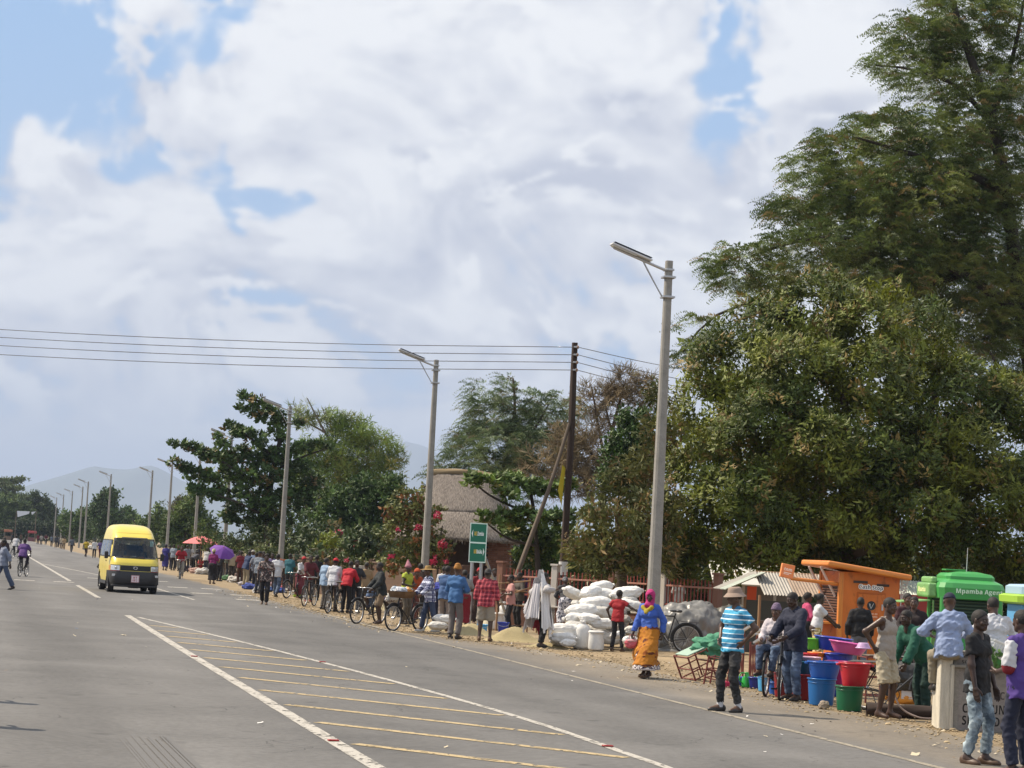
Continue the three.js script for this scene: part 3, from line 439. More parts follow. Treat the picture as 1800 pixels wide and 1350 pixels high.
  if (c.bottom) {
    const [type, m, o2 = {}] = c.bottom, T = [], fl = o2.flare ?? 0;
    T.push(bone(tor(-0.055 * w, 0.05, 0), tor(0.055 * w, 0.05, 0), 0.102 * w), bone(tor(-0.055 * w, -0.03, -0.008), tor(0.055 * w, -0.03, -0.008), 0.107 * w));
    let cut = -9, top = 0.1; const lo2 = Math.min(leg.L.an.y, leg.R.an.y);
    if (type === 'skirt') {
      const hem = o2.hem ?? 0.14; const mid = leg.L.an.clone().lerp(leg.R.an, 0.5), kmid = leg.L.kn.clone().lerp(leg.R.kn, 0.5);
      for (const s of ['L', 'R']) { const q = leg[s].an.clone(); q.y = Math.max(q.y, hem - 0.05); T.push(bone(leg[s].hp, leg[s].kn, 0.125 * w, 0.115 + fl), bone(leg[s].kn, q.lerp(leg[s].kn, 0.0), 0.115 + fl, 0.115 + fl * 1.6)); }
      T.push(bone(P, kmid, 0.13, 0.12 + fl), bone(kmid, mid.setY(Math.max(mid.y, hem)), 0.12 + fl, 0.12 + fl * 1.6)); cut = hem; 
    } else for (const s of ['L', 'R']) {
      const L = leg[s];
      if (type === 'shorts') { const q = L.hp.clone().lerp(L.kn, 0.98); T.push(bone(L.hp, q, 0.095 * w, (o2.cuff ?? 0.095))); L.cut = [q, L.kn.clone().sub(L.hp).normalize()]; }
      else { T.push(bone(L.hp, L.kn, 0.088 * w, (o2.knee ?? 0.074) * w), bone(L.kn, L.an.clone().lerp(L.kn, 0.06), (o2.knee ?? 0.074) * w, o2.cuff ?? 0.066)); L.cut = [L.an.clone().lerp(L.kn, 0.08 + (o2.short ?? 0)), L.an.clone().sub(L.kn).normalize()]; }
    }
    const hn = V3(0, 1, 0).applyQuaternion(lean), tp = tor(0, top, 0), u = union(T, type === 'skirt' ? 0.09 : 0.022);
    put({ skirt: 'skirt', shorts: 'shorts' }[type] ?? 'trousers', cloth((x, y, z) => {
      let d = u(x, y, z); d = Math.max(d, (x - tp.x) * hn.x + (y - tp.y) * hn.y + (z - tp.z) * hn.z);
      if (type === 'skirt') d = Math.max(d, cut - y + 0.012 * Math.sin(x * 19)); else for (const s of ['L', 'R']) { const [q, n] = leg[s].cut, ex = x - q.x, ey = y - q.y, ez = z - q.z, al = ex * n.x + ey * n.y + ez * n.z; if (al > 0 && ex * ex + ey * ey + ez * ez < 0.045) d = Math.max(d, al); }
      return d;
    }, T, cell, { seed: seed + 3, wrinkle: o2.wrinkle ?? (type === 'skirt' ? 0.009 : 0.009) }), m);
    void lo2;
  }
  if (c.shoes) for (const s of ['L', 'R']) { const L = leg[s]; put('shoe', shoeGeo(lod).clone().applyMatrix4(new THREE.Matrix4().makeRotationFromEuler(new THREE.Euler(L.tp, L.ty, 0, 'YXZ')).setPosition(L.an.clone().add(V3(0, -0.085, 0)))), c.shoes); }
  if (c.socks) for (const s of ['L', 'R']) put('sock', bar(leg[s].an.clone().lerp(leg[s].kn, -0.04), leg[s].an.clone().lerp(leg[s].kn, 0.2), 0.047, 0.047, 14), c.socks);
  if (c.hair) put('hair', hairGeo(lod, c.hair).clone().applyMatrix4(HM), mat([0.012, 0.01, 0.009], 0.75));
  if (c.hat) { const [style, m, turned] = c.hat; put({ hijab: 'headscarf', scarf: 'headscarf', cap: 'cap', beanie: 'knitted_cap' }[style] ?? 'hat', hairGeo(lod, style).clone().rotateY(turned ? Math.PI : 0).applyMatrix4(HM), m); }
  t.userData.figure = undefined; delete t.userData.figure;
  return { t, arm, leg, head, P, tor, sh, k, HM };
}
// ---------------------------------------------------------------- cloth
const weave = dataTex(128, 128, (u, v) => { const g = 0.86 + 0.1 * Math.sin(u * 201) * Math.sin(v * 201) + (rand() - 0.5) * 0.16; return [g, g, g]; }, false, 6);
const plain = (c, rough = 0.85) => mat(c, rough, { map: weave });
const pattern = (key, rep, draw, w = 256, h = 256) => lib['cloth ' + key] ??= (() => { const t = canvasTex(w, h, draw); t.repeat.set(rep, rep); return mat(0xffffff, 0.85, { map: t }); })();
const speckle = (x, w, h, n, cs, r0, r1, seed = 3) => { const r = rng(seed); for (let i = 0; i < n; i++) { x.fillStyle = cs[Math.floor(r() * cs.length)]; const a = lerp(r0, r1, r()), px = r() * w, py = r() * h; for (const dx of [-w, 0, w]) for (const dy of [-h, 0, h]) { x.beginPath(); x.ellipse(px + dx, py + dy, a, a * lerp(0.6, 1, r()), r() * 3, 0, 7); x.fill(); } } };
const fillAll = (x, w, h, c) => { x.fillStyle = c; x.fillRect(0, 0, w, h); };
const CL = {
  stripes: pattern('stripes', 1 / 0.27, (x, w, h) => { fillAll(x, w, h, '#2f7fa8'); const b = [['#2a6f97', 0, 0.1], ['#d9e6ea', 0.1, 0.17], ['#3f9cc4', 0.17, 0.36], ['#cfe0e6', 0.36, 0.4], ['#2a6f97', 0.4, 0.6], ['#dfe9ec', 0.6, 0.66], ['#47a2c8', 0.66, 0.86], ['#cbdde4', 0.86, 0.9], ['#2a6f97', 0.9, 1]]; for (const [c, a, e] of b) { x.fillStyle = c; x.fillRect(0, a * h, w, (e - a) * h + 1); } speckle(x, w, h, 500, ['rgba(0,0,0,.06)', 'rgba(255,255,255,.05)'], 1, 3); }),
  checkBlue: pattern('checkBlue', 1 / 0.13, (x, w, h) => { fillAll(x, w, h, '#c9cede'); x.fillStyle = 'rgba(28,34,78,.85)'; x.fillRect(0, 0, w * 0.5, h); x.fillStyle = 'rgba(24,28,70,.7)'; x.fillRect(0, 0, w, h * 0.5); x.fillStyle = 'rgba(240,240,250,.5)'; x.fillRect(w * 0.22, 0, w * 0.08, h); x.fillRect(0, h * 0.22, w, h * 0.08); }),
  checkRed: pattern('checkRed', 1 / 0.1, (x, w, h) => { fillAll(x, w, h, '#a5343f'); x.fillStyle = 'rgba(80,20,40,.5)'; x.fillRect(0, 0, w * 0.35, h); x.fillRect(0, 0, w, h * 0.35); x.fillStyle = 'rgba(230,150,150,.5)'; x.fillRect(w * 0.6, 0, w * 0.1, h); x.fillRect(0, h * 0.6, w, h * 0.1); }),
  floral: pattern('floral', 1 / 0.5, (x, w, h) => { fillAll(x, w, h, '#3a3130'); speckle(x, w, h, 60, ['#8a7d78', '#6e4d46', '#b3a59c', '#544a4e'], 8, 22); speckle(x, w, h, 60, ['#2a2224', '#94857e'], 4, 9, 8); }),
  chitenje: pattern('chitenje', 1 / 0.62, (x, w, h) => { fillAll(x, w, h, '#a86a12'); speckle(x, w, h, 26, ['#8a4a10', '#b87a1c', '#5a2a12'], 6, 20, 4); for (const [px, py] of [[0.25, 0.3], [0.75, 0.8]]) { x.fillStyle = '#4a1f14'; x.beginPath(); x.moveTo(px * w, (py - 0.17) * h); x.lineTo((px + 0.13) * w, py * h); x.lineTo(px * w, (py + 0.17) * h); x.lineTo((px - 0.13) * w, py * h); x.fill(); x.fillStyle = '#e8ddd0'; x.beginPath(); x.ellipse(px * w, py * h, 16, 20, 0, 0, 7); x.fill(); x.fillStyle = '#3a1a18'; x.beginPath(); x.ellipse(px * w, py * h, 8, 11, 0, 0, 7); x.fill(); } }),
  border: pattern('border', 1 / 0.14, (x, w, h) => { fillAll(x, w, h, '#b9b0ae'); speckle(x, w, h, 34, ['#2c1830', '#3a1418', '#2c1830', '#e9e2dd'], 14, 34, 6); }),
  zebra: pattern('zebra', 1 / 0.4, (x, w, h) => { fillAll(x, w, h, '#bfc0c8'); speckle(x, w, h, 60, ['#4d5262', '#2f3442', '#e2e3ea', '#6d7387'], 8, 22, 11); }),
  prints: pattern('prints', 1 / 0.4, (x, w, h) => { fillAll(x, w, h, '#b9a878'); speckle(x, w, h, 70, ['#6c4a2c', '#d8cda6', '#8f7b4a', '#3a2c20'], 8, 22, 12); }),
  denim: pattern('denim', 1 / 0.6, (x, w, h) => { fillAll(x, w, h, '#4e6480'); speckle(x, w, h, 160, ['rgba(140,160,185,.16)', 'rgba(30,40,60,.16)'], 14, 46, 13); }),
  lightDenim: pattern('lightDenim', 1 / 0.6, (x, w, h) => { fillAll(x, w, h, '#8396a0'); speckle(x, w, h, 220, ['rgba(190,205,210,.22)', 'rgba(50,66,78,.2)'], 12, 46, 14); }),
  blackDenim: pattern('blackDenim', 1 / 0.6, (x, w, h) => { fillAll(x, w, h, '#303032'); speckle(x, w, h, 160, ['rgba(100,100,105,.14)', 'rgba(0,0,0,.2)'], 12, 40, 15); }),
};
const W_ = plain(0xc9cbd0), NAVY = plain(0x1c2238), BLACK = plain(0x191a1d), KHAKI = plain(0x8d8471), BEIGE = plain(0xa79d8b), GREY = plain(0x6b6a6c), RED = plain(0xa01f28), DKRED = plain(0x7a1522), SKY = plain(0x93a9c4), BLUE = plain(0x3a64b4), DENIMJ = plain(0x3f6a9c), MAG = plain(0xb32a6e), PURP = plain(0x513a86), ROYAL = plain(0x23349a), BROWN = plain(0x5a3d2c), OLIVE = plain(0x5c5a3c), PINK = plain(0xc9808a), CREAMC = plain(0xb9aa86), GREEN = plain(0x1d5a48), YEL = plain(0xb09a2a), TEAL = plain(0x2a5a6a), PLUM = plain(0x6a2a6c);
const SHOE = mat([0.02, 0.018, 0.017], 0.5), BROWNSHOE = mat([0.08, 0.045, 0.025], 0.5), SANDAL = mat([0.12, 0.07, 0.04], 0.7), WHITESHOE = mat([0.5, 0.5, 0.48], 0.6);
// ---------------------------------------------------------------- bicycles: local +z is the way it rides, wheels in the plane x = 0
const RUBBER = mat([0.018, 0.018, 0.018], 0.85), CHROME = mat([0.5, 0.5, 0.5], 0.3, { metalness: 1 }), STEELDARK = mat([0.03, 0.03, 0.032], 0.45), RIMS = mat([0.42, 0.42, 0.42], 0.4, { metalness: 0.8 });
let bikeBase = {};
function bicycle(label, at, turn, frameColor = 0x16171a, o = {}) {
  const key = frameColor + '|' + !!o.plainRack;
  if (bikeBase[key]) { const c = copyOf(bikeBase[key], label, at, turn * R); c.rotation.z = (o.tilt ?? 0) * R; return c; }
  const t = thing('bicycle', label, 'bicycle', at, turn * R, 'bicycles at the roadside market'); bikeBase[key] = t;
  const F = mat(frameColor, 0.4), r = 0.342, A = V3(0, r, -0.55), Bf = V3(0, r, 0.56), BB = V3(0, 0.28, -0.1), ST = V3(0, 0.86, -0.24), HT = V3(0, 0.86, 0.34), HB = V3(0, 0.7, 0.39);
  for (const c of [A, Bf]) {
    const wl = part(t, 'wheel', new THREE.TorusGeometry(r - 0.019, 0.021, 8, 40).rotateY(Math.PI / 2).translate(0, c.y, c.z), RUBBER);
    part(wl, 'rim', new THREE.TorusGeometry(r - 0.044, 0.012, 6, 40).rotateY(Math.PI / 2).scale(1.3, 1, 1).translate(0, c.y, c.z), RIMS);
    const sp = []; for (let i = 0; i < 28; i++) { const a = i / 28 * 2 * Math.PI, e = i % 2 ? 0.028 : -0.028; sp.push(bar(V3(e, c.y + Math.cos(a + 0.5 * (i % 4 < 2 ? 1 : -1)) * 0.03, c.z + Math.sin(a + 0.5 * (i % 4 < 2 ? 1 : -1)) * 0.03), V3(0, c.y + Math.cos(a) * (r - 0.045), c.z + Math.sin(a) * (r - 0.045)), 0.0022, 0.0022, 4)); }
    part(wl, 'spokes', sp, RIMS); part(wl, 'hub', bar(V3(-0.045, c.y, c.z), V3(0.045, c.y, c.z), 0.028, 0.028, 12), CHROME);
    const mg = new THREE.TorusGeometry(r + 0.022, 0.03, 5, 22, c === A ? 3.3 : 2.3).rotateY(-Math.PI / 2).scale(0.95, 1, 1); mg.rotateX(c === A ? 0.25 : -0.65); if (c !== A) mg.rotateX(-0.1); part(t, 'mudguard', mg.translate(0, c.y, c.z), F);
  }
  part(t, 'frame', [bar(ST, HT, 0.016), bar(BB, HB, 0.018), bar(BB, V3(0, 0.93, -0.26), 0.016), ...[-1, 1].flatMap((e) => [bar(V3(e * 0.02, 0.28, -0.12), V3(e * 0.055, A.y, A.z), 0.01), bar(V3(e * 0.018, 0.84, -0.25), V3(e * 0.055, A.y, A.z), 0.009)]), bar(HB.clone().add(V3(0, -0.03, 0.01)), HT.clone().add(V3(0, 0.06, -0.02)), 0.021)], F);
  part(t, 'fork', [-1, 1].flatMap((e) => [bar(V3(e * 0.045, 0.7, 0.4), V3(e * 0.05, r, 0.56), 0.012, 0.009)]).concat(bar(V3(-0.05, 0.7, 0.4), V3(0.05, 0.7, 0.4), 0.014)), F);
  part(t, 'handlebar', [limb([V3(-0.27, 0.99, 0.1), V3(-0.24, 0.995, 0.22), V3(-0.1, 1.0, 0.33), V3(0, 0.99, 0.33), V3(0.1, 1.0, 0.33), V3(0.24, 0.995, 0.22), V3(0.27, 0.99, 0.1)], 0.011, 0.011, 7, 24), bar(V3(0, 0.9, 0.33), V3(0, 1.0, 0.33), 0.013), ...[-1, 1].map((e) => bar(V3(e * 0.27, 0.99, 0.1), V3(e * 0.25, 0.993, 0.2), 0.016))], CHROME);
  part(t, 'saddle', [new THREE.SphereGeometry(1, 16, 10).scale(0.1, 0.04, 0.08).translate(0, 0.985, -0.34), new THREE.SphereGeometry(1, 14, 8).scale(0.035, 0.03, 0.14).translate(0, 0.985, -0.24)], STEELDARK);
  const rk = []; for (const e of [-0.075, -0.025, 0.025, 0.075]) rk.push(bar(V3(e, 0.74, -0.82), V3(e, 0.76, -0.3), 0.006, 0.006, 6)); for (const z of [-0.82, -0.6, -0.42]) rk.push(bar(V3(-0.08, 0.742, z), V3(0.08, 0.742, z), 0.006, 0.006, 6)); for (const e of [-1, 1]) rk.push(bar(V3(e * 0.075, 0.74, -0.78), V3(e * 0.058, r, -0.55), 0.006, 0.006, 6)); part(t, 'carrier', rk, STEELDARK);
  part(t, 'chainset', [new THREE.TorusGeometry(0.09, 0.007, 5, 24).rotateY(Math.PI / 2).translate(0.045, BB.y, BB.z), bar(V3(0.045, 0.37, BB.z), V3(0.045, 0.375, A.z), 0.005, 0.005, 5), bar(V3(0.045, 0.19, BB.z), V3(0.045, 0.3, A.z), 0.005, 0.005, 5), bar(V3(-0.05, BB.y, BB.z), V3(0.05, BB.y, BB.z), 0.02)], STEELDARK);
  for (const e of [-1, 1]) { const a = e > 0 ? 0.6 : 0.6 + Math.PI, q = V3(e * 0.07, BB.y + Math.cos(a) * 0.17, BB.z + Math.sin(a) * 0.17); const cr = part(t, 'crank', bar(V3(e * 0.06, BB.y, BB.z), q, 0.01), CHROME); part(cr, 'pedal', box(0.09, 0.025, 0.07, q.x + e * 0.05, q.y, q.z, 0.006), RUBBER); }
  part(t, 'stand', bar(V3(0.06, r, -0.5), V3(0.12, 0.01, -0.42), 0.008), STEELDARK);
  t.rotation.z = (o.tilt ?? 0) * R; return t;
}
// ---------------------------------------------------------------- the minibus: local +z is its front
function minibus(label, at, turn) {
  const t = thing('minibus', label, 'minibus', at, turn * R);
  const YELLOW = new THREE.MeshPhysicalMaterial({ color: lin([0.68, 0.54, 0.06]), roughness: 0.38, clearcoat: 0.5, clearcoatRoughness: 0.15, side: THREE.DoubleSide }), BLK = mat([0.02, 0.02, 0.022], 0.55), TRIM = mat([0.03, 0.03, 0.03], 0.7), GLASS = new THREE.MeshPhysicalMaterial({ color: lin([0.45, 0.5, 0.5]), roughness: 0.03, transmission: 1, thickness: 0, side: THREE.DoubleSide });
  const key = [ // y, front, rear, half width
    [0.27, 2.3, -2.28, 0.77], [0.34, 2.36, -2.33, 0.815], [0.5, 2.38, -2.35, 0.84], [0.7, 2.36, -2.36, 0.848], [0.9, 2.33, -2.36, 0.848], [1.02, 2.27, -2.36, 0.842], [1.12, 2.18, -2.36, 0.835], [1.2, 2.08, -2.36, 0.828], [1.32, 1.98, -2.35, 0.815], [1.5, 1.82, -2.34, 0.79], [1.68, 1.66, -2.33, 0.76], [1.82, 1.52, -2.32, 0.732], [1.9, 1.4, -2.31, 0.715], [2.0, 1.2, -2.29, 0.69], [2.1, 0.98, -2.26, 0.655], [2.18, 0.72, -2.22, 0.6], [2.24, 0.42, -2.14, 0.52], [2.275, 0.05, -2.0, 0.4], [2.29, -0.4, -1.8, 0.22]];
  const at_ = (y) => { let i = 0; while (i < key.length - 2 && key[i + 1][0] < y) i++; const a = key[i], b = key[i + 1], u = clamp((y - a[0]) / (b[0] - a[0])); return [lerp(a[1], b[1], u), lerp(a[2], b[2], u), lerp(a[3], b[3], u)]; };
  const N = 7, surf = (y, x, side) => { const [f, r, w] = at_(y), c = (f + r) / 2, l = (f - r) / 2, k = Math.pow(Math.max(0, 1 - Math.pow(Math.min(1, Math.abs(x) / w), N)), 1 / N); return c + side * l * k; };
  const sideX = (y, z) => { const [f, r, w] = at_(y), c = (f + r) / 2, l = (f - r) / 2; return w * Math.pow(Math.max(0, 1 - Math.pow(Math.min(1, Math.abs(z - c) / l), N)), 1 / N); };
  const inWin = (y, x, z) => (y > 1.19 && y < 1.83 && z > 0.9 && Math.abs(x) < at_(y)[2] - 0.09) || (y > 1.2 && y < 1.74 && Math.abs(x) > 0.5 && z < lerp(1.68, 1.36, (y - 1.2) / 0.54) && z > -2.05 && [0.72, -0.28, -1.22].every((q) => Math.abs(z - q) > 0.05)) || (y > 1.22 && y < 1.75 && z < -2 && Math.abs(x) < 0.6);
  const wheelsAt = [1.5, -1.35], ys = []; for (let i = 0; i <= 74; i++) ys.push(0.27 + 2.02 * i / 74);
  const M = 132, pos = [], idx = [];
  for (const y of ys) { const [f, r, w] = at_(y), c = (f + r) / 2, l = (f - r) / 2; for (let j = 0; j < M; j++) { const a = j / M * 2 * Math.PI, ca = Math.cos(a), sa = Math.sin(a), s = Math.pow(Math.pow(Math.abs(ca), N) + Math.pow(Math.abs(sa), N), -1 / N); pos.push(w * sa * s, y, c + l * ca * s); } }
  const pt = (i, j) => { const o = (i * M + j % M) * 3; return [pos[o], pos[o + 1], pos[o + 2]]; };
  for (let i = 0; i < ys.length - 1; i++) for (let j = 0; j < M; j++) { const q = [pt(i, j), pt(i + 1, j), pt(i + 1, j + 1), pt(i, j + 1)], m = [0, 1, 2].map((k) => (q[0][k] + q[1][k] + q[2][k] + q[3][k]) / 4); if (inWin(m[1], m[0], m[2])) continue; if (m[1] < 0.74 && wheelsAt.some((z) => Math.hypot(m[2] - z, m[1] - 0.31) < 0.4) && Math.abs(m[0]) > 0.6) continue; const a = i * M + j, b = i * M + (j + 1) % M; idx.push(a, b, a + M, b, b + M, a + M); }
  { const c = pos.length / 3; pos.push(0, 2.295, -1.1); for (let j = 0; j < M; j++) idx.push((ys.length - 1) * M + j, (ys.length - 1) * M + (j + 1) % M, c); }
  const g = new THREE.BufferGeometry(); g.setAttribute('position', new THREE.Float32BufferAttribute(pos, 3)); g.setIndex(idx); g.computeVertexNormals(); part(t, 'body', g, YELLOW);
  const patch = (n, m, fn) => { const p = [], ix = []; for (let j = 0; j <= m; j++) for (let i = 0; i <= n; i++) p.push(...fn(i / n, j / m)); for (let j = 0; j < m; j++) for (let i = 0; i < n; i++) { const a = j * (n + 1) + i; ix.push(a, a + 1, a + n + 1, a + 1, a + n + 2, a + n + 1); } const q = new THREE.BufferGeometry(); q.setAttribute('position', new THREE.Float32BufferAttribute(p, 3)); q.setIndex(ix); q.computeVertexNormals(); return q; };
  const front = (x0, x1, y0, y1, off, taper = 0) => patch(16, 8, (u, v) => { const y = lerp(y0, y1, v), x = lerp(x0, x1, u) * (1 - taper * v); return [x, y, surf(y, x, 1) + off]; });
  const frame = (x, y0, y1, w, off, taper) => [front(-x - w, x + w, y1, y1 + w, off, 0).scale(1 - taper, 1, 1), front(-x - w, x + w, y0 - w, y0, off), ...[-1, 1].map((e) => patch(2, 10, (u, v) => { const y = lerp(y0, y1, v), q = e * lerp(x, x + w, u) * (1 - taper * v); return [q, y, surf(y, q, 1) + off]; }))];
  const ws = part(t, 'windscreen', front(-0.74, 0.74, 1.19, 1.83, 0.006, 0.125), GLASS); part(ws, 'seal', frame(0.735, 1.2, 1.82, 0.035, 0.012, 0.125), TRIM); part(ws, 'sticker', front(0.5, 0.62, 1.58, 1.76, -0.004), mat([0.35, 0.55, 0.5], 0.8));
  for (const e of [-1, 1]) part(ws, 'wiper', limb([V3(e * 0.06 + 0.25, 1.19, surf(1.19, 0.2, 1) + 0.03), V3(e * 0.06 - 0.06, 1.22, surf(1.22, 0, 1) + 0.035), V3(e * 0.06 - 0.42, 1.25, surf(1.25, 0.4, 1) + 0.03)], 0.009, 0.006, 5, 8), TRIM);
  for (const e of [-1, 1]) for (const [z0, z1] of [[1.62, 0.76], [0.68, -0.24], [-0.32, -1.18], [-1.26, -2.04]]) { const w = part(t, 'window', patch(8, 6, (u, v) => { const y = lerp(1.2, 1.74, v), z = lerp(z0 - (z0 > 1 ? 0.3 * v : 0), z1, u); return [e * (sideX(y, z) + 0.006), y, z]; }), GLASS); part(w, 'seal', [patch(8, 1, (u, v) => { const y = lerp(1.18, 1.215, v), z = lerp(z0, z1, u); return [e * (sideX(y, z) + 0.01), y, z]; }), patch(8, 1, (u, v) => { const y = lerp(1.725, 1.76, v), z = lerp(z0 - (z0 > 1 ? 0.3 : 0), z1, u); return [e * (sideX(y, z) + 0.01), y, z]; })], TRIM); }
  part(t, 'window', patch(8, 6, (u, v) => { const y = lerp(1.22, 1.76, v), x = lerp(-0.6, 0.6, u); return [x, y, surf(y, x, -1) - 0.006]; }), GLASS);
  part(t, 'grille', [front(-0.5, 0.5, 0.76, 0.93, 0.012), ...[0.785, 0.825, 0.865, 0.905].map((y) => front(-0.5, 0.5, y - 0.008, y + 0.008, 0.03))], BLK);
  part(t, 'badge', new THREE.TorusGeometry(0.045, 0.011, 8, 24).scale(1.35, 0.9, 1).translate(0, 0.85, surf(0.85, 0, 1) + 0.035), CHROME);
  part(t, 'bumper', [patch(40, 12, (u, v) => { const a = lerp(-1.28, 1.28, u), y = lerp(0.24, 0.74, v), [f, r, w] = at_(y), bulge = 0.03 + 0.035 * Math.sin(v * Math.PI), x = (w + 0.02) * clamp(Math.sin(a) / Math.sin(1.28), -1, 1), q = Math.abs(u - 0.5) * 2; return [x, y, surf(y, Math.min(Math.abs(x), w * 0.985), 1) + bulge - Math.max(0, q - 0.9) * 5 * 0.5]; }), box(1.5, 0.08, 0.1, 0, 0.26, 2.3, 0.03)], BLK);
  part(t, 'sill', [-1, 1].map((e) => box(0.03, 0.12, 2.1, e * 0.835, 0.33, 0.08, 0.01)), BLK);
  const LAMP = new THREE.MeshPhysicalMaterial({ color: lin([0.6, 0.62, 0.63]), roughness: 0.12, metalness: 0.4, clearcoat: 1, side: THREE.DoubleSide });
  for (const e of [-1, 1]) { const h = part(t, 'headlight', patch(8, 5, (u, v) => { const x = e * lerp(0.52, 0.79, u), y = lerp(0.76, 0.92, v); return [x, y, surf(y, x, 1) + 0.02]; }), LAMP); part(h, 'lamp_bezel', [[0.745, 0.76], [0.92, 0.94]].map(([a, b]) => patch(8, 1, (u, v) => { const x = e * lerp(0.5, 0.8, u), y = lerp(a, b, v); return [x, y, surf(y, x, 1) + 0.028]; })), BLK); part(h, 'reflector', new THREE.SphereGeometry(0.05, 14, 8).scale(1, 1, 0.35).translate(e * 0.63, 0.84, surf(0.84, 0.63, 1) + 0.022), CHROME);
    part(t, 'fog_light', box(0.14, 0.075, 0.02, e * 0.69, 0.6, surf(0.6, 0.69, 1) + 0.07, 0.008), LAMP); part(t, 'indicator', patch(5, 3, (u, v) => { const x = e * lerp(0.795, 0.828, u), y = lerp(0.77, 0.91, v); return [x, y, surf(y, x, 1) + 0.012]; }), mat([0.5, 0.2, 0.03], 0.3));
    const mr = part(t, 'mirror', new RoundedBoxGeometry(0.12, 0.24, 0.13, 3, 0.03).translate(e * 0.93, 1.24, 1.72), BLK); part(mr, 'mirror_arm', bar(V3(e * 0.8, 1.2, 1.68), V3(e * 0.9, 1.22, 1.71), 0.02), BLK); part(t, 'stripe', patch(12, 1, (u, v) => { const x = e * lerp(0.5, 0.835, u), y = lerp(0.735, 0.755, v); return [x, y, surf(y, x, 1) + 0.03]; }), mat([0.25, 0.03, 0.02], 0.4));
    part(t, 'door_handle', box(0.025, 0.035, 0.14, e * (sideX(1.05, 1.0) + 0.015), 1.05, 0.92, 0.01), BLK); part(t, 'door_seam', [patch(1, 10, (u, v) => { const y = lerp(0.42, 1.9, v), z = lerp(0.7, 0.712, u); return [e * (sideX(y, z) + 0.003), y, z]; }), patch(1, 10, (u, v) => { const y = lerp(0.42, 1.9, v), z = lerp(-0.26, -0.248, u); return [e * (sideX(y, z) + 0.003), y, z]; })], TRIM); }
  const plate = canvasTex(128, 112, (x, w, h) => { fillAll(x, w, h, '#d8c9cc'); x.strokeStyle = '#8a2a30'; x.lineWidth = 5; x.strokeRect(4, 4, w - 8, h - 8); x.fillStyle = 'rgba(154,49,56,.75)'; for (const [a, b, c, d] of [[36, 22, 12, 30], [52, 22, 8, 30], [70, 22, 22, 8], [78, 22, 8, 30], [28, 64, 10, 30], [46, 64, 18, 10], [52, 72, 10, 22], [74, 64, 20, 8], [76, 84, 20, 8]]) x.fillRect(a, b, c, d); });
  part(t, 'number_plate', [box(0.27, 0.24, 0.012, 0, 0.5, surf(0.5, 0, 1) + 0.085)], mat(0xffffff, 0.5, { map: plate }));
  part(t, 'roof_rib', patch(20, 1, (u, v) => { const y = lerp(1.99, 2.005, v), x = lerp(-0.6, 0.6, u); return [x, y, surf(y, x, 1) + 0.008]; }), mat([0.5, 0.35, 0.04], 0.5));
  for (const z of wheelsAt) for (const e of [-1, 1]) { const w = part(t, 'wheel', lathe([[0.19, -0.1], [0.27, -0.105], [0.31, -0.085], [0.318, -0.03], [0.318, 0.03], [0.31, 0.085], [0.27, 0.105], [0.19, 0.1]], 36).rotateZ(Math.PI / 2).translate(e * 0.72, 0.318, z), RUBBER); part(w, 'rim', lathe([[0.001, 0.03], [0.07, 0.035], [0.1, 0.02], [0.17, 0.03], [0.2, 0.085]], 24).rotateZ(-e * Math.PI / 2).translate(e * 0.72, 0.318, z), mat([0.3, 0.3, 0.3], 0.5, { metalness: 0.6 })); part(t, 'wheel_arch', new THREE.CylinderGeometry(0.4, 0.4, 0.28, 24, 1, true, 0, Math.PI).rotateX(0).rotateZ(Math.PI / 2).translate(e * 0.7, 0.31, z), BLK); part(t, 'mudflap', box(0.24, 0.3, 0.02, e * 0.71, 0.26, z - 0.4), RUBBER); }
  part(t, 'chassis', [box(1.3, 0.12, 4.3, 0, 0.32, -0.02), box(1.5, 0.1, 0.14, 0, 0.31, 1.5), box(0.3, 0.14, 0.5, 0, 0.26, 2.0)], BLK);
  const SEAT = mat([0.06, 0.06, 0.08], 0.9); part(t, 'floor', box(1.5, 0.06, 4.2, 0, 0.62, -0.1), BLK); part(t, 'dashboard', [box(1.5, 0.3, 0.4, 0, 1.02, 1.75, 0.05)], mat([0.05, 0.05, 0.055], 0.8));
  const trinket = [[0.25, 0.12, 0.05, [0.35, 0.05, 0.04]], [-0.28, 0.2, 0.06, [0.5, 0.35, 0.2]], [-0.05, 0.22, 0.07, [0.6, 0.6, 0.58]], [0.12, 0.18, 0.05, [0.5, 0.3, 0.15]], [-0.5, 0.24, 0.08, [0.08, 0.07, 0.16]]]; for (const [x, w, h, c] of trinket) part(t, 'parcel', box(w, h, 0.12, x, 1.17 + h / 2, 1.8, 0.02), mat(c, 0.8));
  for (const z of [1.05, 0.15, -0.75, -1.6]) for (const x of [-0.5, 0.02, 0.5]) { if (z > 1 && x === 0.02) continue; const s = part(t, 'seat', box(0.48, 0.12, 0.46, x, 0.95, z, 0.04), SEAT); part(s, 'backrest', box(0.46, 0.62, 0.1, x, 1.28, z - 0.26, 0.04), SEAT); }
  part(t, 'steering_wheel', new THREE.TorusGeometry(0.19, 0.016, 8, 24).rotateX(-0.6).translate(0.42, 1.24, 1.5), BLK);
  return t;
}
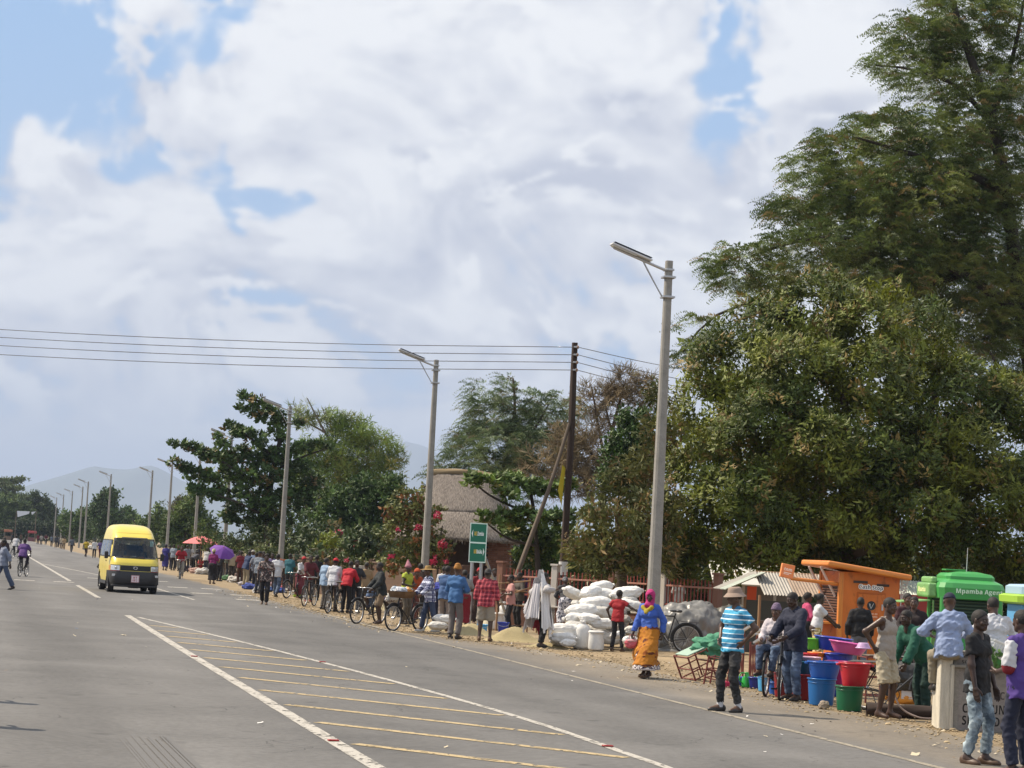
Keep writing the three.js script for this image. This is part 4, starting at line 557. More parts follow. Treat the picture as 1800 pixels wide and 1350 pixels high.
// ---------------------------------------------------------------- street lamps, power pole, road sign
const concreteTex = dataTex(256, 256, (u, v) => { const n = tileNoise(u, v, 4, 4, 31) * 0.3 + tileNoise(u, v, 40, 2, 33) * 0.25, g = 0.86 + n + (rand() - 0.5) * 0.1; return [g, g, g * 0.98]; }, false, 1);
const CONCRETE = mat([0.29, 0.28, 0.262], 0.9, { map: concreteTex }), GALV = mat([0.42, 0.43, 0.44], 0.4, { metalness: 0.7 });
{
  const lampSpots = [[14.83, 44.3], [15.5, 72.2], [14.6, 102.3], [15.3, 133], [16.3, 162.3], [16.5, 189], [16.8, 215], [13.9, 237], [13.3, 276], [14.1, 308], [14.1, 343], [14.1, 380], [14.1, 415]];
  const which = ['nearest', 'second nearest', 'third nearest', 'fourth nearest', 'fifth nearest', 'sixth nearest', 'seventh nearest', 'eighth nearest', 'ninth nearest', 'tenth nearest', 'third from the far end', 'second from the far end', 'farthest'];
  const t = thing('street_lamp', '', 'street lamp', V3(0, 0, 0), 14.3 * R, 'street lamps along the right roadside');
  const pole = new THREE.CylinderGeometry(0.092, 0.165, 9, 8, 12).toNonIndexed(); { const p = pole.attributes.position; for (let i = 0; i < p.count; i++) { const a = Math.atan2(p.getZ(i), p.getX(i)), r = Math.hypot(p.getX(i), p.getZ(i)); if (r < 1e-6) continue; const q = Math.floor((a + Math.PI) / (Math.PI / 4) + 0.01), sq = (q % 2 ? 1 : -1) * 0.23 + Math.floor(q / 2) * Math.PI / 2 + Math.PI / 4 - Math.PI; p.setX(i, Math.cos(sq) * r); p.setZ(i, Math.sin(sq) * r); } } pole.computeVertexNormals();
  { const u = pole.attributes.uv; for (let i = 0; i < u.count; i++) u.setXY(i, u.getX(i), u.getY(i) * 9); }
  part(t, 'pole', pole.translate(0, 4.5, 0), CONCRETE);
  const arm = part(t, 'arm', [bar(V3(-0.08, 8.78, 0), V3(-1.35, 9.19, 0), 0.035, 0.03, 8), box(0.2, 0.05, 0.24, 0, 8.79, 0, 0.01)], GALV);
  part(arm, 'brace', limb([V3(-0.12, 8.15, 0), V3(-0.32, 8.45, 0), V3(-0.62, 8.93, 0)], 0.018, 0.018, 6, 10), GALV);
  for (const y of [8.16, 8.62]) part(t, 'clamp', box(0.28, 0.05, 0.28, 0, y, 0, 0.01), GALV);
  const hd = part(t, 'lamp_head', new RoundedBoxGeometry(1.02, 0.05, 0.26, 3, 0.02).rotateZ(-0.31).translate(-0.92, 9.12, 0), mat([0.55, 0.56, 0.57], 0.4)); part(hd, 'lens', box(0.6, 0.012, 0.22).rotateZ(-0.31).translate(-1.1, 9.135, 0), mat([0.6, 0.6, 0.56], 0.3)); part(hd, 'solar_panel', box(0.95, 0.012, 0.27).rotateZ(-0.31).translate(-0.905, 9.166, 0), mat([0.02, 0.025, 0.05], 0.15));
  lampSpots.forEach(([o, s], i) => { const l = `tall concrete street lamp with white head, ${which[i]} along the roadside`; if (i) copyOf(t, l, road(o, s), 14.3 * R); else { t.position.copy(road(o, s)); t.userData.label = l; } });
}
const woodTex = dataTex(128, 512, (u, v) => { const g = 0.8 + 0.35 * tileNoise(u, v, 3, 2, 51) + 0.3 * noise(u * 60, v * 5, 3) + (rand() - 0.5) * 0.15; return [g, g * 0.97, g * 0.93]; });
const DARKWOOD = mat([0.055, 0.036, 0.028], 0.9, { map: woodTex }), GREYWOOD = mat([0.17, 0.135, 0.105], 0.9, { map: woodTex }), RAWWOOD = mat([0.36, 0.22, 0.12], 0.85, { map: woodTex });
const POLE = (() => { const b = AT(988, 1050, 64); return V3(b.x, 0, -64); })();
{
  const t = thing('power_pole', 'dark wooden power pole with a white band and leaning brace pole', 'power pole', POLE, 0);
  part(t, 'pole', limb([V3(-0.02, -0.05, 0), V3(0, 3, 0), V3(0.02, 6, 0), V3(0.0, 8.85, 0)], 0.13, 0.09, 12, 12), DARKWOOD);
  part(t, 'band', new THREE.CylinderGeometry(0.145, 0.148, 0.42, 16, 1, true).translate(-0.01, 1.78, 0), mat([0.6, 0.6, 0.58], 0.7));
  part(t, 'brace', limb([V3(-1.95, -0.05, 1.2), V3(-1.1, 2.6, 0.75), V3(-0.45, 4.7, 0.3), V3(-0.05, 6.3, 0.1)], 0.085, 0.05, 10, 12), GREYWOOD);
  for (let k = 0; k < 4; k++) { const b = part(t, 'bracket', box(0.1, 0.05, 0.22, 0.02, 8.7 - k * 0.24, 0.1, 0.01), GALV); part(b, 'insulator', lathe([[0.001, -0.05], [0.04, -0.045], [0.03, -0.01], [0.045, 0.01], [0.03, 0.045], [0.001, 0.05]], 14).translate(0.09, 8.7 - k * 0.24, 0.16), mat([0.3, 0.17, 0.1], 0.3)); }
  part(t, 'notice', quad(V3(-0.16, 3.7, 0.03), V3(-0.3, 4.2, 0.08), V3(-0.2, 5.0, 0.12), V3(-0.1, 4.9, 0.02)).scale(1, 1, 1), mat([0.55, 0.45, 0.03], 0.7), 'yellow strip of plastic on the pole');
  const wm = mat([0.12, 0.12, 0.13], 0.5);
  for (let k = 0; k < 4; k++) {
    const a = POLE.clone().add(V3(0.11, 8.7 - k * 0.24, 0.16)), b = AT(-500, [548, 562, 577, 594][k] - 6, 68), c = AT(1330, [668, 690, 704, 718][k], 76);
    const sag = (p, q, d) => limb([0, 0.25, 0.5, 0.75, 1].map((u) => p.clone().lerp(q, u).add(V3(0, -d * 4 * u * (1 - u), 0))), 0.011, 0.011, 4, 24);
    const pos = ['topmost', 'second from top', 'third from top', 'lowest'][k];
    tag(part(scene, numbered('power_line'), [sag(b, a, 0.3), sag(a, c, 0.1)], wm), `thin power line strung to the wooden pole, ${pos}`, 'power line', 'overhead power lines');
  }
}
{
  const b = G(832, 1102), z = -b.z, k = z / FOCAL, t = thing('road_sign', 'green direction sign on two posts in front of the thatched hut', 'road sign', V3(b.x, 0, b.z), 4 * R);
  const y0 = 2.05 + (977 - 990) * k, y1 = 2.05 + (977 - 921) * k, w = 30 * k, h = y1 - y0;
  const face = canvasTex(256, 512, (x, W, H) => {
    fillAll(x, W, H, '#0d6b52'); x.fillStyle = '#d9efe6'; for (const [a, bb, c, d] of [[0, 0, W, 12], [0, H - 14, W, 14], [0, 0, 12, H], [W - 12, 0, 12, H], [0, H / 2 - 10, W, 20]]) x.fillRect(a, bb, c, d);
    const arrow = (px, py, dir) => { x.fillStyle = '#fff'; x.beginPath(); x.moveTo(px + dir * 16, py); x.lineTo(px - dir * 6, py - 52); x.lineTo(px - dir * 2, py - 14); x.lineTo(px - dir * 2, py + 14); x.lineTo(px - dir * 6, py + 52); x.fill(); };
    arrow(42, 138, -1); arrow(W - 42, 370, 1);
    const word = (s, px, py, c, sx) => { x.save(); x.translate(px, py); x.scale(sx, 1.5); x.fillStyle = c; x.font = 'bold 48px sans-serif'; x.fillText(s, 0, 0); x.restore(); };
    word('M3', 66, 162, '#e8b53a', 0.62); word('Zomba', 114, 162, '#fff', 0.6); word('M8', 70, 394, '#e8b53a', 0.62); word('Balaka', 112, 394, '#fff', 0.56);
  });
  part(t, 'panel', box(w, h, 0.03, 0, y0 + h / 2, 0.05, 0.004), mat([0.4, 0.41, 0.42], 0.5));
  const f = new THREE.PlaneGeometry(w, h).translate(0, y0 + h / 2, 0.069); part(t, 'sign_face', f, mat(0xffffff, 0.45, { map: face }));
  for (const e of [-1, 1]) part(t, 'post', bar(V3(e * w * 0.27, 0, 0), V3(e * w * 0.27, y1 - 0.08, 0), 0.05, 0.05, 12), GALV);
  part(t, 'brace', bar(V3(w * 0.3, y0 + 0.35, 0), V3(w * 0.3 + 1.0, 0, -1.0), 0.04, 0.04, 8), GALV);
}
// ---------------------------------------------------------------- hut, walls, fence
const thatchTex = dataTex(256, 256, (u, v) => { const g = 0.72 + 0.5 * noise(u * 70, v * 9, 2) + 0.3 * tileNoise(u, v, 8, 3, 61) + (rand() - 0.5) * 0.35; return [g, g * 0.96, g * 0.92]; }, false, 1);
{
  const c = V3(-1.7, 0, -81), t = thing('thatched_hut', 'round-roofed hut with grey thatch in two tiers and brick pillar', 'hut', c, -6 * R);
  const ring = (list, seed) => { const n = 64, pos = [], uv = [], idx = []; list.forEach(([y, hx, hz], i) => { for (let j = 0; j <= n; j++) { const a = j / n * 2 * Math.PI, N = 2.6, s = Math.pow(Math.pow(Math.abs(Math.cos(a)), N) + Math.pow(Math.abs(Math.sin(a)), N), -1 / N), q = 1 + noise(Math.cos(a) * 5, Math.sin(a) * 5, i * 0.8 + seed) * 0.035; pos.push(Math.cos(a) * s * hx * q, y + noise(Math.cos(a) * 9, Math.sin(a) * 9, i + seed) * 0.05, Math.sin(a) * s * hz * q); uv.push(j / n * 9, y * 1.0); } }); for (let i = 0; i < list.length - 1; i++) for (let j = 0; j < n; j++) { const a = i * (n + 1) + j, b = a + n + 1; idx.push(a, a + 1, b, a + 1, b + 1, b); } const g = new THREE.BufferGeometry(); g.setAttribute('position', new THREE.Float32BufferAttribute(pos, 3)); g.setAttribute('uv', new THREE.Float32BufferAttribute(uv, 2)); g.setIndex(idx); g.computeVertexNormals(); return g; };
  const TH = mat([0.33, 0.295, 0.265], 1, { map: thatchTex, bumpMap: thatchTex, bumpScale: 0.06 });
  const rf = part(t, 'roof', [ring([[5.2, 0.02, 0.02], [5.18, 1.2, 0.12], [5.08, 1.28, 0.3], [4.7, 1.45, 0.75], [4.2, 1.7, 1.25], [3.8, 1.95, 1.62], [3.62, 2.05, 1.72], [3.6, 1.9, 1.5]], 1)], TH);
  part(rf, 'lower_tier', ring([[3.72, 1.8, 1.4], [3.66, 2.1, 1.8], [3.3, 2.35, 2.1], [2.95, 2.6, 2.4], [2.68, 2.82, 2.62], [2.55, 2.8, 2.6], [2.6, 2.6, 2.4]], 4), TH);
  part(rf, 'ridge_cap', limb([V3(-1.25, 5.2, 0), V3(-0.4, 5.27, 0), V3(0.5, 5.25, 0), V3(1.2, 5.16, 0)], 0.14, 0.12, 10, 14), mat([0.32, 0.25, 0.15], 1, { map: thatchTex }));
  const fr = []; const fr_ = rng(4); for (let i = 0; i < 420; i++) { const a = fr_() * 2 * Math.PI, N = 2.6, s = Math.pow(Math.pow(Math.abs(Math.cos(a)), N) + Math.pow(Math.abs(Math.sin(a)), N), -1 / N), x = Math.cos(a) * s, z = Math.sin(a) * s; fr.push(bar(V3(x * 2.7, 2.74, z * 2.5), V3(x * 2.88, 2.4 + fr_() * 0.16, z * 2.68), 0.012, 0.004, 3)); }
  const fm = part(rf, 'straw_fringe', fr, mat([0.22, 0.19, 0.16], 1)); fm.userData.kind = 'stuff';
  part(t, 'wall', ring([[0, 1.7, 1.6], [1.4, 1.7, 1.6], [2.7, 1.7, 1.6]], 9), mat([0.075, 0.048, 0.036], 0.95, { map: concreteTex }));
  const bricks = [mat([0.22, 0.1, 0.065], 0.95, { map: concreteTex }), mat([0.18, 0.085, 0.055], 0.95, { map: concreteTex }), mat([0.26, 0.13, 0.085], 0.95, { map: concreteTex })], bg = box(0.225, 0.067, 0.1, 0, 0, 0, 0.006), br = rng(8);
  const pl = part(t, 'pillar', box(0.86, 2.66, 0.5, 1.75, 1.33, 1.55), mat([0.2, 0.16, 0.13], 1));
  for (let j = 12; j < 36; j++) for (let i = 0; i < 4; i++) { const m = part(pl, 'brick', bg, bricks[Math.floor(br() * 3)]); m.position.set(1.75 + (i - 1.5) * 0.235 + (j % 2 ? 0.06 : -0.06), 0.04 + j * 0.075, 1.775 + br() * 0.012); }
}
{
  const t = thing('boundary_wall', 'long low brown wall behind the bicycles', 'wall', V3(0, 0, 0));
  const A = AT(520, 1040, 92), Bq = AT(815, 1040, 76), d = Bq.clone().sub(A).setY(0), l = d.length(), a = Math.atan2(-d.z, d.x);
  t.position.set(A.x, 0, A.z); t.rotation.y = a;
  const wg = box(l, 1.5, 0.22, l / 2, 0.75, 0); part(t, 'wall', wg, mat([0.13, 0.08, 0.055], 0.95, { map: concreteTex, bumpMap: concreteTex, bumpScale: 0.02 })); part(t, 'coping', box(l, 0.07, 0.3, l / 2, 1.535, 0, 0.01), mat([0.16, 0.11, 0.08], 0.95, { map: concreteTex }));
  for (let i = 0; i <= 4; i++) part(t, 'pier', box(0.34, 1.66, 0.34, l * i / 4, 0.83, 0, 0.01), mat([0.12, 0.07, 0.05], 0.95, { map: concreteTex }));
}
{
  const REDPAINT = mat([0.24, 0.045, 0.03], 0.6), WHITEP = mat([0.5, 0.47, 0.43], 0.8);
  const fence = (x0, z0, x1, z1, label) => { const A = AT(x0, 1030, z0), Bq = AT(x1, 1030, z1), d = Bq.clone().sub(A).setY(0), l = d.length(), t = thing('picket_fence', label, 'fence', V3(A.x, 0, A.z), Math.atan2(-d.z, d.x));
    part(t, 'plinth', box(l, 0.62, 0.2, l / 2, 0.31, 0), mat([0.17, 0.08, 0.055], 0.95, { map: concreteTex })); part(t, 'coping', box(l, 0.05, 0.27, l / 2, 0.645, 0, 0.01), WHITEP);
    for (const y of [0.95, 1.48]) part(t, 'rail', box(l, 0.05, 0.04, l / 2, y, 0.05, 0.008), y > 1 ? mat([0.42, 0.2, 0.15], 0.7) : REDPAINT);
    const n = Math.round(l / 0.13), pg = box(0.035, 1.0, 0.02, 0, 1.17, 0.02, 0.005); for (let i = 0; i < n; i++) { const m = part(t, 'picket', pg, REDPAINT); m.position.x = (i + 0.5) * l / n; m.position.y = (i * 7 % 5) * 0.008; }
    for (let i = 0; i <= 2; i++) part(t, 'post', [box(0.2, 1.85, 0.2, l * i / 2, 0.925, 0, 0.01), box(0.26, 0.06, 0.26, l * i / 2, 1.88, 0, 0.01)], i === 1 ? WHITEP : mat([0.22, 0.11, 0.075], 0.95)); };
  fence(880, 62, 1075, 60, 'red picket fence between hut and sacks with a whitish rail'); fence(1078, 60, 1262, 57, 'red picket fence behind the grey tarpaulin mound'); 
}
// ---------------------------------------------------------------- kiosks
const fadeTex = dataTex(256, 256, (u, v) => { const g = 0.86 + tileNoise(u, v, 3, 4, 131) * 0.35 - Math.max(0, tileNoise(u, v, 9, 3, 137) - 0.18) * 1.2 + (rand() - 0.5) * 0.04; return [g, g, g * 0.97]; }, false, 1);
const ORANGE = new THREE.MeshPhysicalMaterial({ color: lin([0.66, 0.17, 0.022]), map: fadeTex, roughness: 0.6, clearcoat: 0.15, side: THREE.DoubleSide }), ORANGE2 = new THREE.MeshPhysicalMaterial({ color: lin([0.74, 0.25, 0.045]), map: fadeTex, roughness: 0.5, clearcoat: 0.2, side: THREE.DoubleSide }), LOUVRE = mat([0.05, 0.035, 0.03], 0.7);
{
  const o = AT(1475, 1100, 46.6), t = thing('cash_kiosk', 'orange mobile money kiosk with Cash Stop lettering and sloping roof', 'kiosk', V3(o.x, 0, -46.6), 11 * R);
  // origin at the near left corner; +x along the front, -z into the depth
  const W = 1.42, D = 1.3, H = 2.12;
  part(t, 'wall', [box(W, H, 0.04, W / 2, H / 2, -0.02, 0.008), box(W, H, 0.04, W / 2, H / 2, -D, 0.008), box(0.04, H, D - 0.05, W - 0.02, H / 2, -D / 2)], ORANGE);
  part(t, 'corner_post', [box(0.11, H, 0.11, 0.02, H / 2, -0.05, 0.02), box(0.1, H, 0.1, 0, H / 2, -D + 0.02, 0.02)], ORANGE2);
  part(t, 'side_wall', [box(0.04, 0.95, D - 0.2, 0.0, 0.475, -D / 2), box(0.04, 0.34, D - 0.2, 0.0, H - 0.17, -D / 2)], ORANGE);
  const sh = part(t, 'shutter', box(0.02, 0.86, D - 0.22, 0.02, 1.38, -D / 2), LOUVRE); for (let i = 0; i < 14; i++) part(sh, 'slat', box(0.045, 0.035, D - 0.24, 0, 0.99 + i * 0.06, -D / 2, 0.006), mat([0.13, 0.06, 0.035], 0.7));
  part(t, 'counter', box(0.34, 0.05, D - 0.2, -0.15, 0.94, -D / 2, 0.01), ORANGE2);
  for (const [x, w] of [[0.3, 0.34], [0.86, 0.3]]) part(t, 'vent', box(w, 0.055, 0.02, x + w / 2, H - 0.19 - x * 0.09, 0.008, 0.004), LOUVRE);
  const dr = part(t, 'door', box(0.62, 1.62, 0.03, 0.74, 0.83, 0.012, 0.006), ORANGE); part(dr, 'door_frame', [box(0.03, 1.66, 0.02, 0.415, 0.83, 0.012), box(0.03, 1.66, 0.02, 1.065, 0.83, 0.012), box(0.68, 0.03, 0.02, 0.74, 1.665, 0.012)], mat([0.45, 0.11, 0.012], 0.6)); part(dr, 'handle', box(0.04, 0.14, 0.04, 1.0, 1.35, 0.04, 0.01), mat([0.5, 0.5, 0.5], 0.4));
  const em = canvasTex(256, 256, (x, w, h) => { x.clearRect(0, 0, w, h); x.fillStyle = '#20242a'; x.beginPath(); x.arc(128, 128, 118, 0, 7); x.fill(); x.strokeStyle = '#c9ccd0'; x.lineWidth = 12; x.beginPath(); x.moveTo(58, 66); x.lineTo(118, 206); x.lineTo(150, 150); x.moveTo(118, 206); x.lineTo(196, 60); x.moveTo(84, 150); x.lineTo(98, 74); x.stroke(); });
  part(dr, 'emblem', new THREE.CircleGeometry(0.105, 32).translate(0.74, 1.38, 0.032), mat(0xffffff, 0.6, { map: em }));
  const small = canvasTex(256, 96, (x, w, h) => { fillAll(x, w, h, '#d86a22'); x.fillStyle = 'rgba(250,225,205,.9)'; const r = rng(3); for (const y of [14, 56]) { let px = 8; while (px < w - 30) { const k = 9 + r() * 11; x.fillRect(px, y, k, 24); x.fillStyle = '#d86a22'; x.fillRect(px + k * 0.3, y + 8, k * 0.4, 6 + r() * 10); x.fillStyle = 'rgba(250,225,205,.9)'; px += k + 4 + (r() < 0.15 ? 14 : 0); } } });
  part(dr, 'lettering', new THREE.PlaneGeometry(0.4, 0.15).translate(0.73, 1.16, 0.032), mat(0xffffff, 0.6, { map: small, color: new THREE.Color(0.8, 0.8, 0.8) }));
  const cs = canvasTex(512, 128, (x, w, h) => { x.clearRect(0, 0, w, h); x.font = 'bold 96px sans-serif'; x.textAlign = 'center'; x.lineJoin = 'round'; x.lineWidth = 26; x.strokeStyle = '#f4f2ee'; x.strokeText('Cash Stop', w / 2, 96); x.fillStyle = '#2b3550'; x.fillText('Cash Stop', w / 2, 96); });
  part(t, 'lettering', new THREE.PlaneGeometry(0.66, 0.16).rotateZ(-0.03).translate(0.72, 1.79, 0.022), mat(0xffffff, 0.6, { map: cs, alphaTest: 0.5 }));
  part(t, 'roof', [new RoundedBoxGeometry(W + 0.62, 0.13, D + 0.55, 3, 0.05).translate(W / 2 - 0.12, 0, -D / 2 + 0.02).rotateZ(-0.115).translate(0, 2.24, 0)], ORANGE2);
  const lat = (x, m) => { const L = []; for (let i = 0; i < 7; i++) { L.push(bar(V3(x, 1.62 + i * 0.075, 0.03), V3(x + 0.13 + i * 0.01, 1.7 + i * 0.06, 0.03), 0.011, 0.011, 5)); L.push(bar(V3(x + 0.13, 1.62 + i * 0.07, 0.03), V3(x, 1.7 + i * 0.07, 0.03), 0.011, 0.011, 5)); } L.push(bar(V3(x, 1.5, 0.03), V3(x + 0.2, 2.1, 0.03), 0.014, 0.014, 5), bar(V3(x, 0.9, 0.03), V3(x, 2.1, 0.03), 0.016, 0.016, 5)); return L; };
  part(t, 'roof_bracket', lat(W + 0.02), mat([0.5, 0.45, 0.42], 0.7)); part(t, 'roof_bracket', [bar(V3(-0.4, 2.2, -0.25), V3(-0.03, 1.55, -0.25), 0.03, 0.03, 6), bar(V3(-0.4, 2.2, -1.05), V3(-0.03, 1.55, -1.05), 0.03, 0.03, 6)], mat([0.6, 0.52, 0.48], 0.6));
  part(t, 'prop', bar(V3(-0.26, 1.55, -0.3), V3(0.02, 1.15, -0.35), 0.014, 0.014, 6), mat([0.55, 0.5, 0.48], 0.6));
  const bx = part(t, 'sign_bracket', [bar(V3(0.0, 1.83, -0.1), V3(-1.2, 1.9, 0.05), 0.04, 0.04, 8)], ORANGE2);
  const sg = canvasTex(128, 128, (x, w, h) => { fillAll(x, w, h, '#ee8a52'); x.fillStyle = '#fbe9dc'; x.font = 'bold 46px sans-serif'; x.textAlign = 'center'; x.fillText('tnm', w / 2, 62); x.fillRect(22, 78, 84, 8); x.fillRect(22, 94, 60, 6); });
  part(bx, 'sign_box', box(0.31, 0.31, 0.09, 0, 0, 0, 0.012).rotateZ(-0.16).translate(-1.3, 2.06, 0.05), mat([0.75, 0.28, 0.09], 0.5)); part(bx, 'sign_face', new THREE.PlaneGeometry(0.28, 0.28).rotateZ(-0.16).translate(-1.3, 2.06, 0.102), mat(0xffffff, 0.5, { map: sg }));
}
const GREENP = new THREE.MeshPhysicalMaterial({ color: lin([0.05, 0.33, 0.075]), map: fadeTex, roughness: 0.5, clearcoat: 0.25, side: THREE.DoubleSide }), GREENL = new THREE.MeshPhysicalMaterial({ color: lin([0.22, 0.44, 0.16]), map: fadeTex, roughness: 0.45, side: THREE.DoubleSide });
function canopyRing(list, wx, wz, r) { const n = 40, pos = [], idx = []; list.forEach(([y, off]) => { for (let j = 0; j < n; j++) { const a = (j + 0.5) / n * 2 * Math.PI, N = r, s = Math.pow(Math.pow(Math.abs(Math.cos(a)), N) + Math.pow(Math.abs(Math.sin(a)), N), -1 / N); pos.push(Math.cos(a) * s * (wx + off), y, Math.sin(a) * s * (wz + off)); } }); for (let i = 0; i < list.length - 1; i++) for (let j = 0; j < n; j++) { const a = i * n + j, b = i * n + (j + 1) % n; idx.push(a, a + n, b, b, a + n, b + n); } const c = pos.length / 3; pos.push(0, list[list.length - 1][0], 0); for (let j = 0; j < n; j++) idx.push((list.length - 1) * n + j, c, (list.length - 1) * n + (j + 1) % n); const g = new THREE.BufferGeometry(); g.setAttribute('position', new THREE.Float32BufferAttribute(pos, 3)); g.setIndex(idx); const q = g.toNonIndexed(); q.computeVertexNormals(); return q; }
{
  const o = AT(1694, 1100, 43.2), t = thing('mobile_money_kiosk', 'green Mpamba Agent kiosk with bulky stepped canopy', 'kiosk', V3(o.x, 0, -43.2), 1 * R);
  part(t, 'canopy', [canopyRing([[1.66, -0.1], [1.68, 0], [1.9, 0.02], [2.0, -0.02], [2.08, -0.17], [2.14, -0.17], [2.2, -0.23], [2.25, -0.5]], 0.7, 0.7, 7), box(0.42, 0.03, 0.4, -0.25, 2.27, 0, 0.008)], GREENP);
  const cf = part(t, 'canopy_end', [box(0.2, 0.3, 1.1, -0.78, 1.83, -0.1, 0.05), box(0.14, 0.14, 0.95, -0.74, 2.04, -0.1, 0.05)], GREENL); void cf;
  const tx = canvasTex(512, 96, (x, w, h) => { x.clearRect(0, 0, w, h); x.font = 'bold 70px sans-serif'; x.textAlign = 'center'; x.fillStyle = '#cfe9d0'; x.fillText('Mpamba Agent', w / 2, 66); });
  part(t, 'lettering', new THREE.PlaneGeometry(0.98, 0.18).translate(0.12, 1.83, 0.732), mat(0xffffff, 0.6, { map: tx, alphaTest: 0.5 }));
  const t2 = canvasTex(256, 96, (x, w, h) => { x.clearRect(0, 0, w, h); x.font = 'bold 62px sans-serif'; x.textAlign = 'center'; x.fillStyle = '#f0efb4'; x.fillText('Mpamba', w / 2, 66); });
  part(t, 'lettering', new THREE.PlaneGeometry(0.7, 0.22).rotateY(-Math.PI / 2).translate(-0.888, 1.83, -0.1), mat(0xffffff, 0.6, { map: t2, alphaTest: 0.5 }));
  for (const [x, z] of [[-0.58, 0.58], [0.58, 0.58], [-0.58, -0.58], [0.58, -0.58]]) part(t, 'post', bar(V3(x, 0, z), V3(x, 1.7, z), 0.075, 0.075, 14), GREENP);
  part(t, 'wall', [box(1.1, 0.95, 0.05, 0, 0.475, 0.5, 0.01), box(0.05, 0.95, 1.05, -0.56, 0.475, 0, 0.01), box(0.05, 1.7, 1.05, 0.56, 0.85, 0, 0.01), box(1.1, 1.7, 0.05, 0, 0.85, -0.55, 0.01)], GREENP);
  const s1 = part(t, 'shutter', box(0.02, 0.7, 0.98, -0.54, 1.31, 0), mat([0.02, 0.045, 0.025], 0.7)); for (let i = 0; i < 10; i++) part(s1, 'slat', box(0.05, 0.03, 0.96, -0.57, 1.0 + i * 0.068, 0, 0.006), mat([0.035, 0.07, 0.04], 0.6));
  const s2 = part(t, 'shutter', box(1.04, 0.7, 0.02, 0, 1.31, 0.46), mat([0.02, 0.045, 0.025], 0.7)); for (let i = 0; i < 10; i++) part(s2, 'slat', box(1.02, 0.03, 0.05, 0, 1.0 + i * 0.068, 0.49, 0.006), mat([0.035, 0.07, 0.04], 0.6));
  part(t, 'awning', [box(0.62, 0.03, 1.0, 0, 0, 0, 0.01).rotateZ(0.1).translate(-1.12, 1.58, -0.1)], GREENL); part(t, 'awning_stay', [bar(V3(-1.3, 1.56, 0.35), V3(-0.62, 1.1, 0.35), 0.016, 0.016, 6), bar(V3(-0.75, 0.2, 0.4), V3(-0.75, 1.62, 0.4), 0.02, 0.02, 6)], GREENL);
  part(t, 'aerial', bar(V3(0.02, 2.25, 0), V3(0.03, 2.75, 0), 0.01, 0.006, 6), mat([0.5, 0.5, 0.5], 0.4));
}
{
  const o = AT(1815, 1100, 40), t = thing('phone_kiosk', 'blue and lime kiosk cut off by the photo edge', 'kiosk', V3(o.x + 0.1, 0, -40), 4 * R);
  const BLU = mat([0.1, 0.32, 0.58], 0.5), LIME = mat([0.3, 0.52, 0.05], 0.5), LBLU = mat([0.32, 0.46, 0.58], 0.5);
  part(t, 'canopy', [canopyRing([[1.86, 0], [2.0, 0], [2.04, -0.06], [2.06, -0.4]], 0.52, 0.6, 8)], LBLU); part(t, 'lime_band', [canopyRing([[1.66, -0.04], [1.7, 0.06], [1.82, 0.07], [1.855, 0.0]], 0.56, 0.62, 8)], LIME);
  part(t, 'corner_panel', new RoundedBoxGeometry(0.5, 0.62, 0.12, 4, 0.05).translate(0.2, 1.55, 0.66), LIME); part(t, 'wall', [box(0.95, 1.66, 0.9, 0, 0.83, 0, 0.02)], BLU); part(t, 'label_panel', box(0.24, 0.13, 0.02, -0.25, 1.55, 0.47, 0.004), mat([0.6, 0.65, 0.68], 0.5)); part(t, 'label_panel', box(0.28, 0.08, 0.02, -0.3, 1.95, 0.6, 0.004), mat([0.5, 0.6, 0.68], 0.5));
}
const TIN = mat([0.33, 0.31, 0.28], 0.55, { map: concreteTex, metalness: 0.3 }), TIN2 = mat([0.42, 0.46, 0.4], 0.55, { map: concreteTex, metalness: 0.2 }), RUSTTIN = mat([0.32, 0.24, 0.18], 0.7, { map: concreteTex, metalness: 0.2 });
function tinSheet(w, l) { const n = Math.round(w / 0.0125), pos = [], uv = [], idx = []; for (let i = 0; i <= n; i++) for (let j = 0; j <= 2; j++) { const x = w * (i / n - 0.5); pos.push(x, 0.014 * Math.sin(x / 0.076 * 2 * Math.PI), l * j / 2); uv.push(x, l * j / 2); } for (let i = 0; i < n; i++) for (let j = 0; j < 2; j++) { const a = i * 3 + j; idx.push(a, a + 1, a + 3, a + 1, a + 4, a + 3); } const g = new THREE.BufferGeometry(); g.setAttribute('position', new THREE.Float32BufferAttribute(pos, 3)); g.setAttribute('uv', new THREE.Float32BufferAttribute(uv, 2)); g.setIndex(idx); g.computeVertexNormals(); return g; }
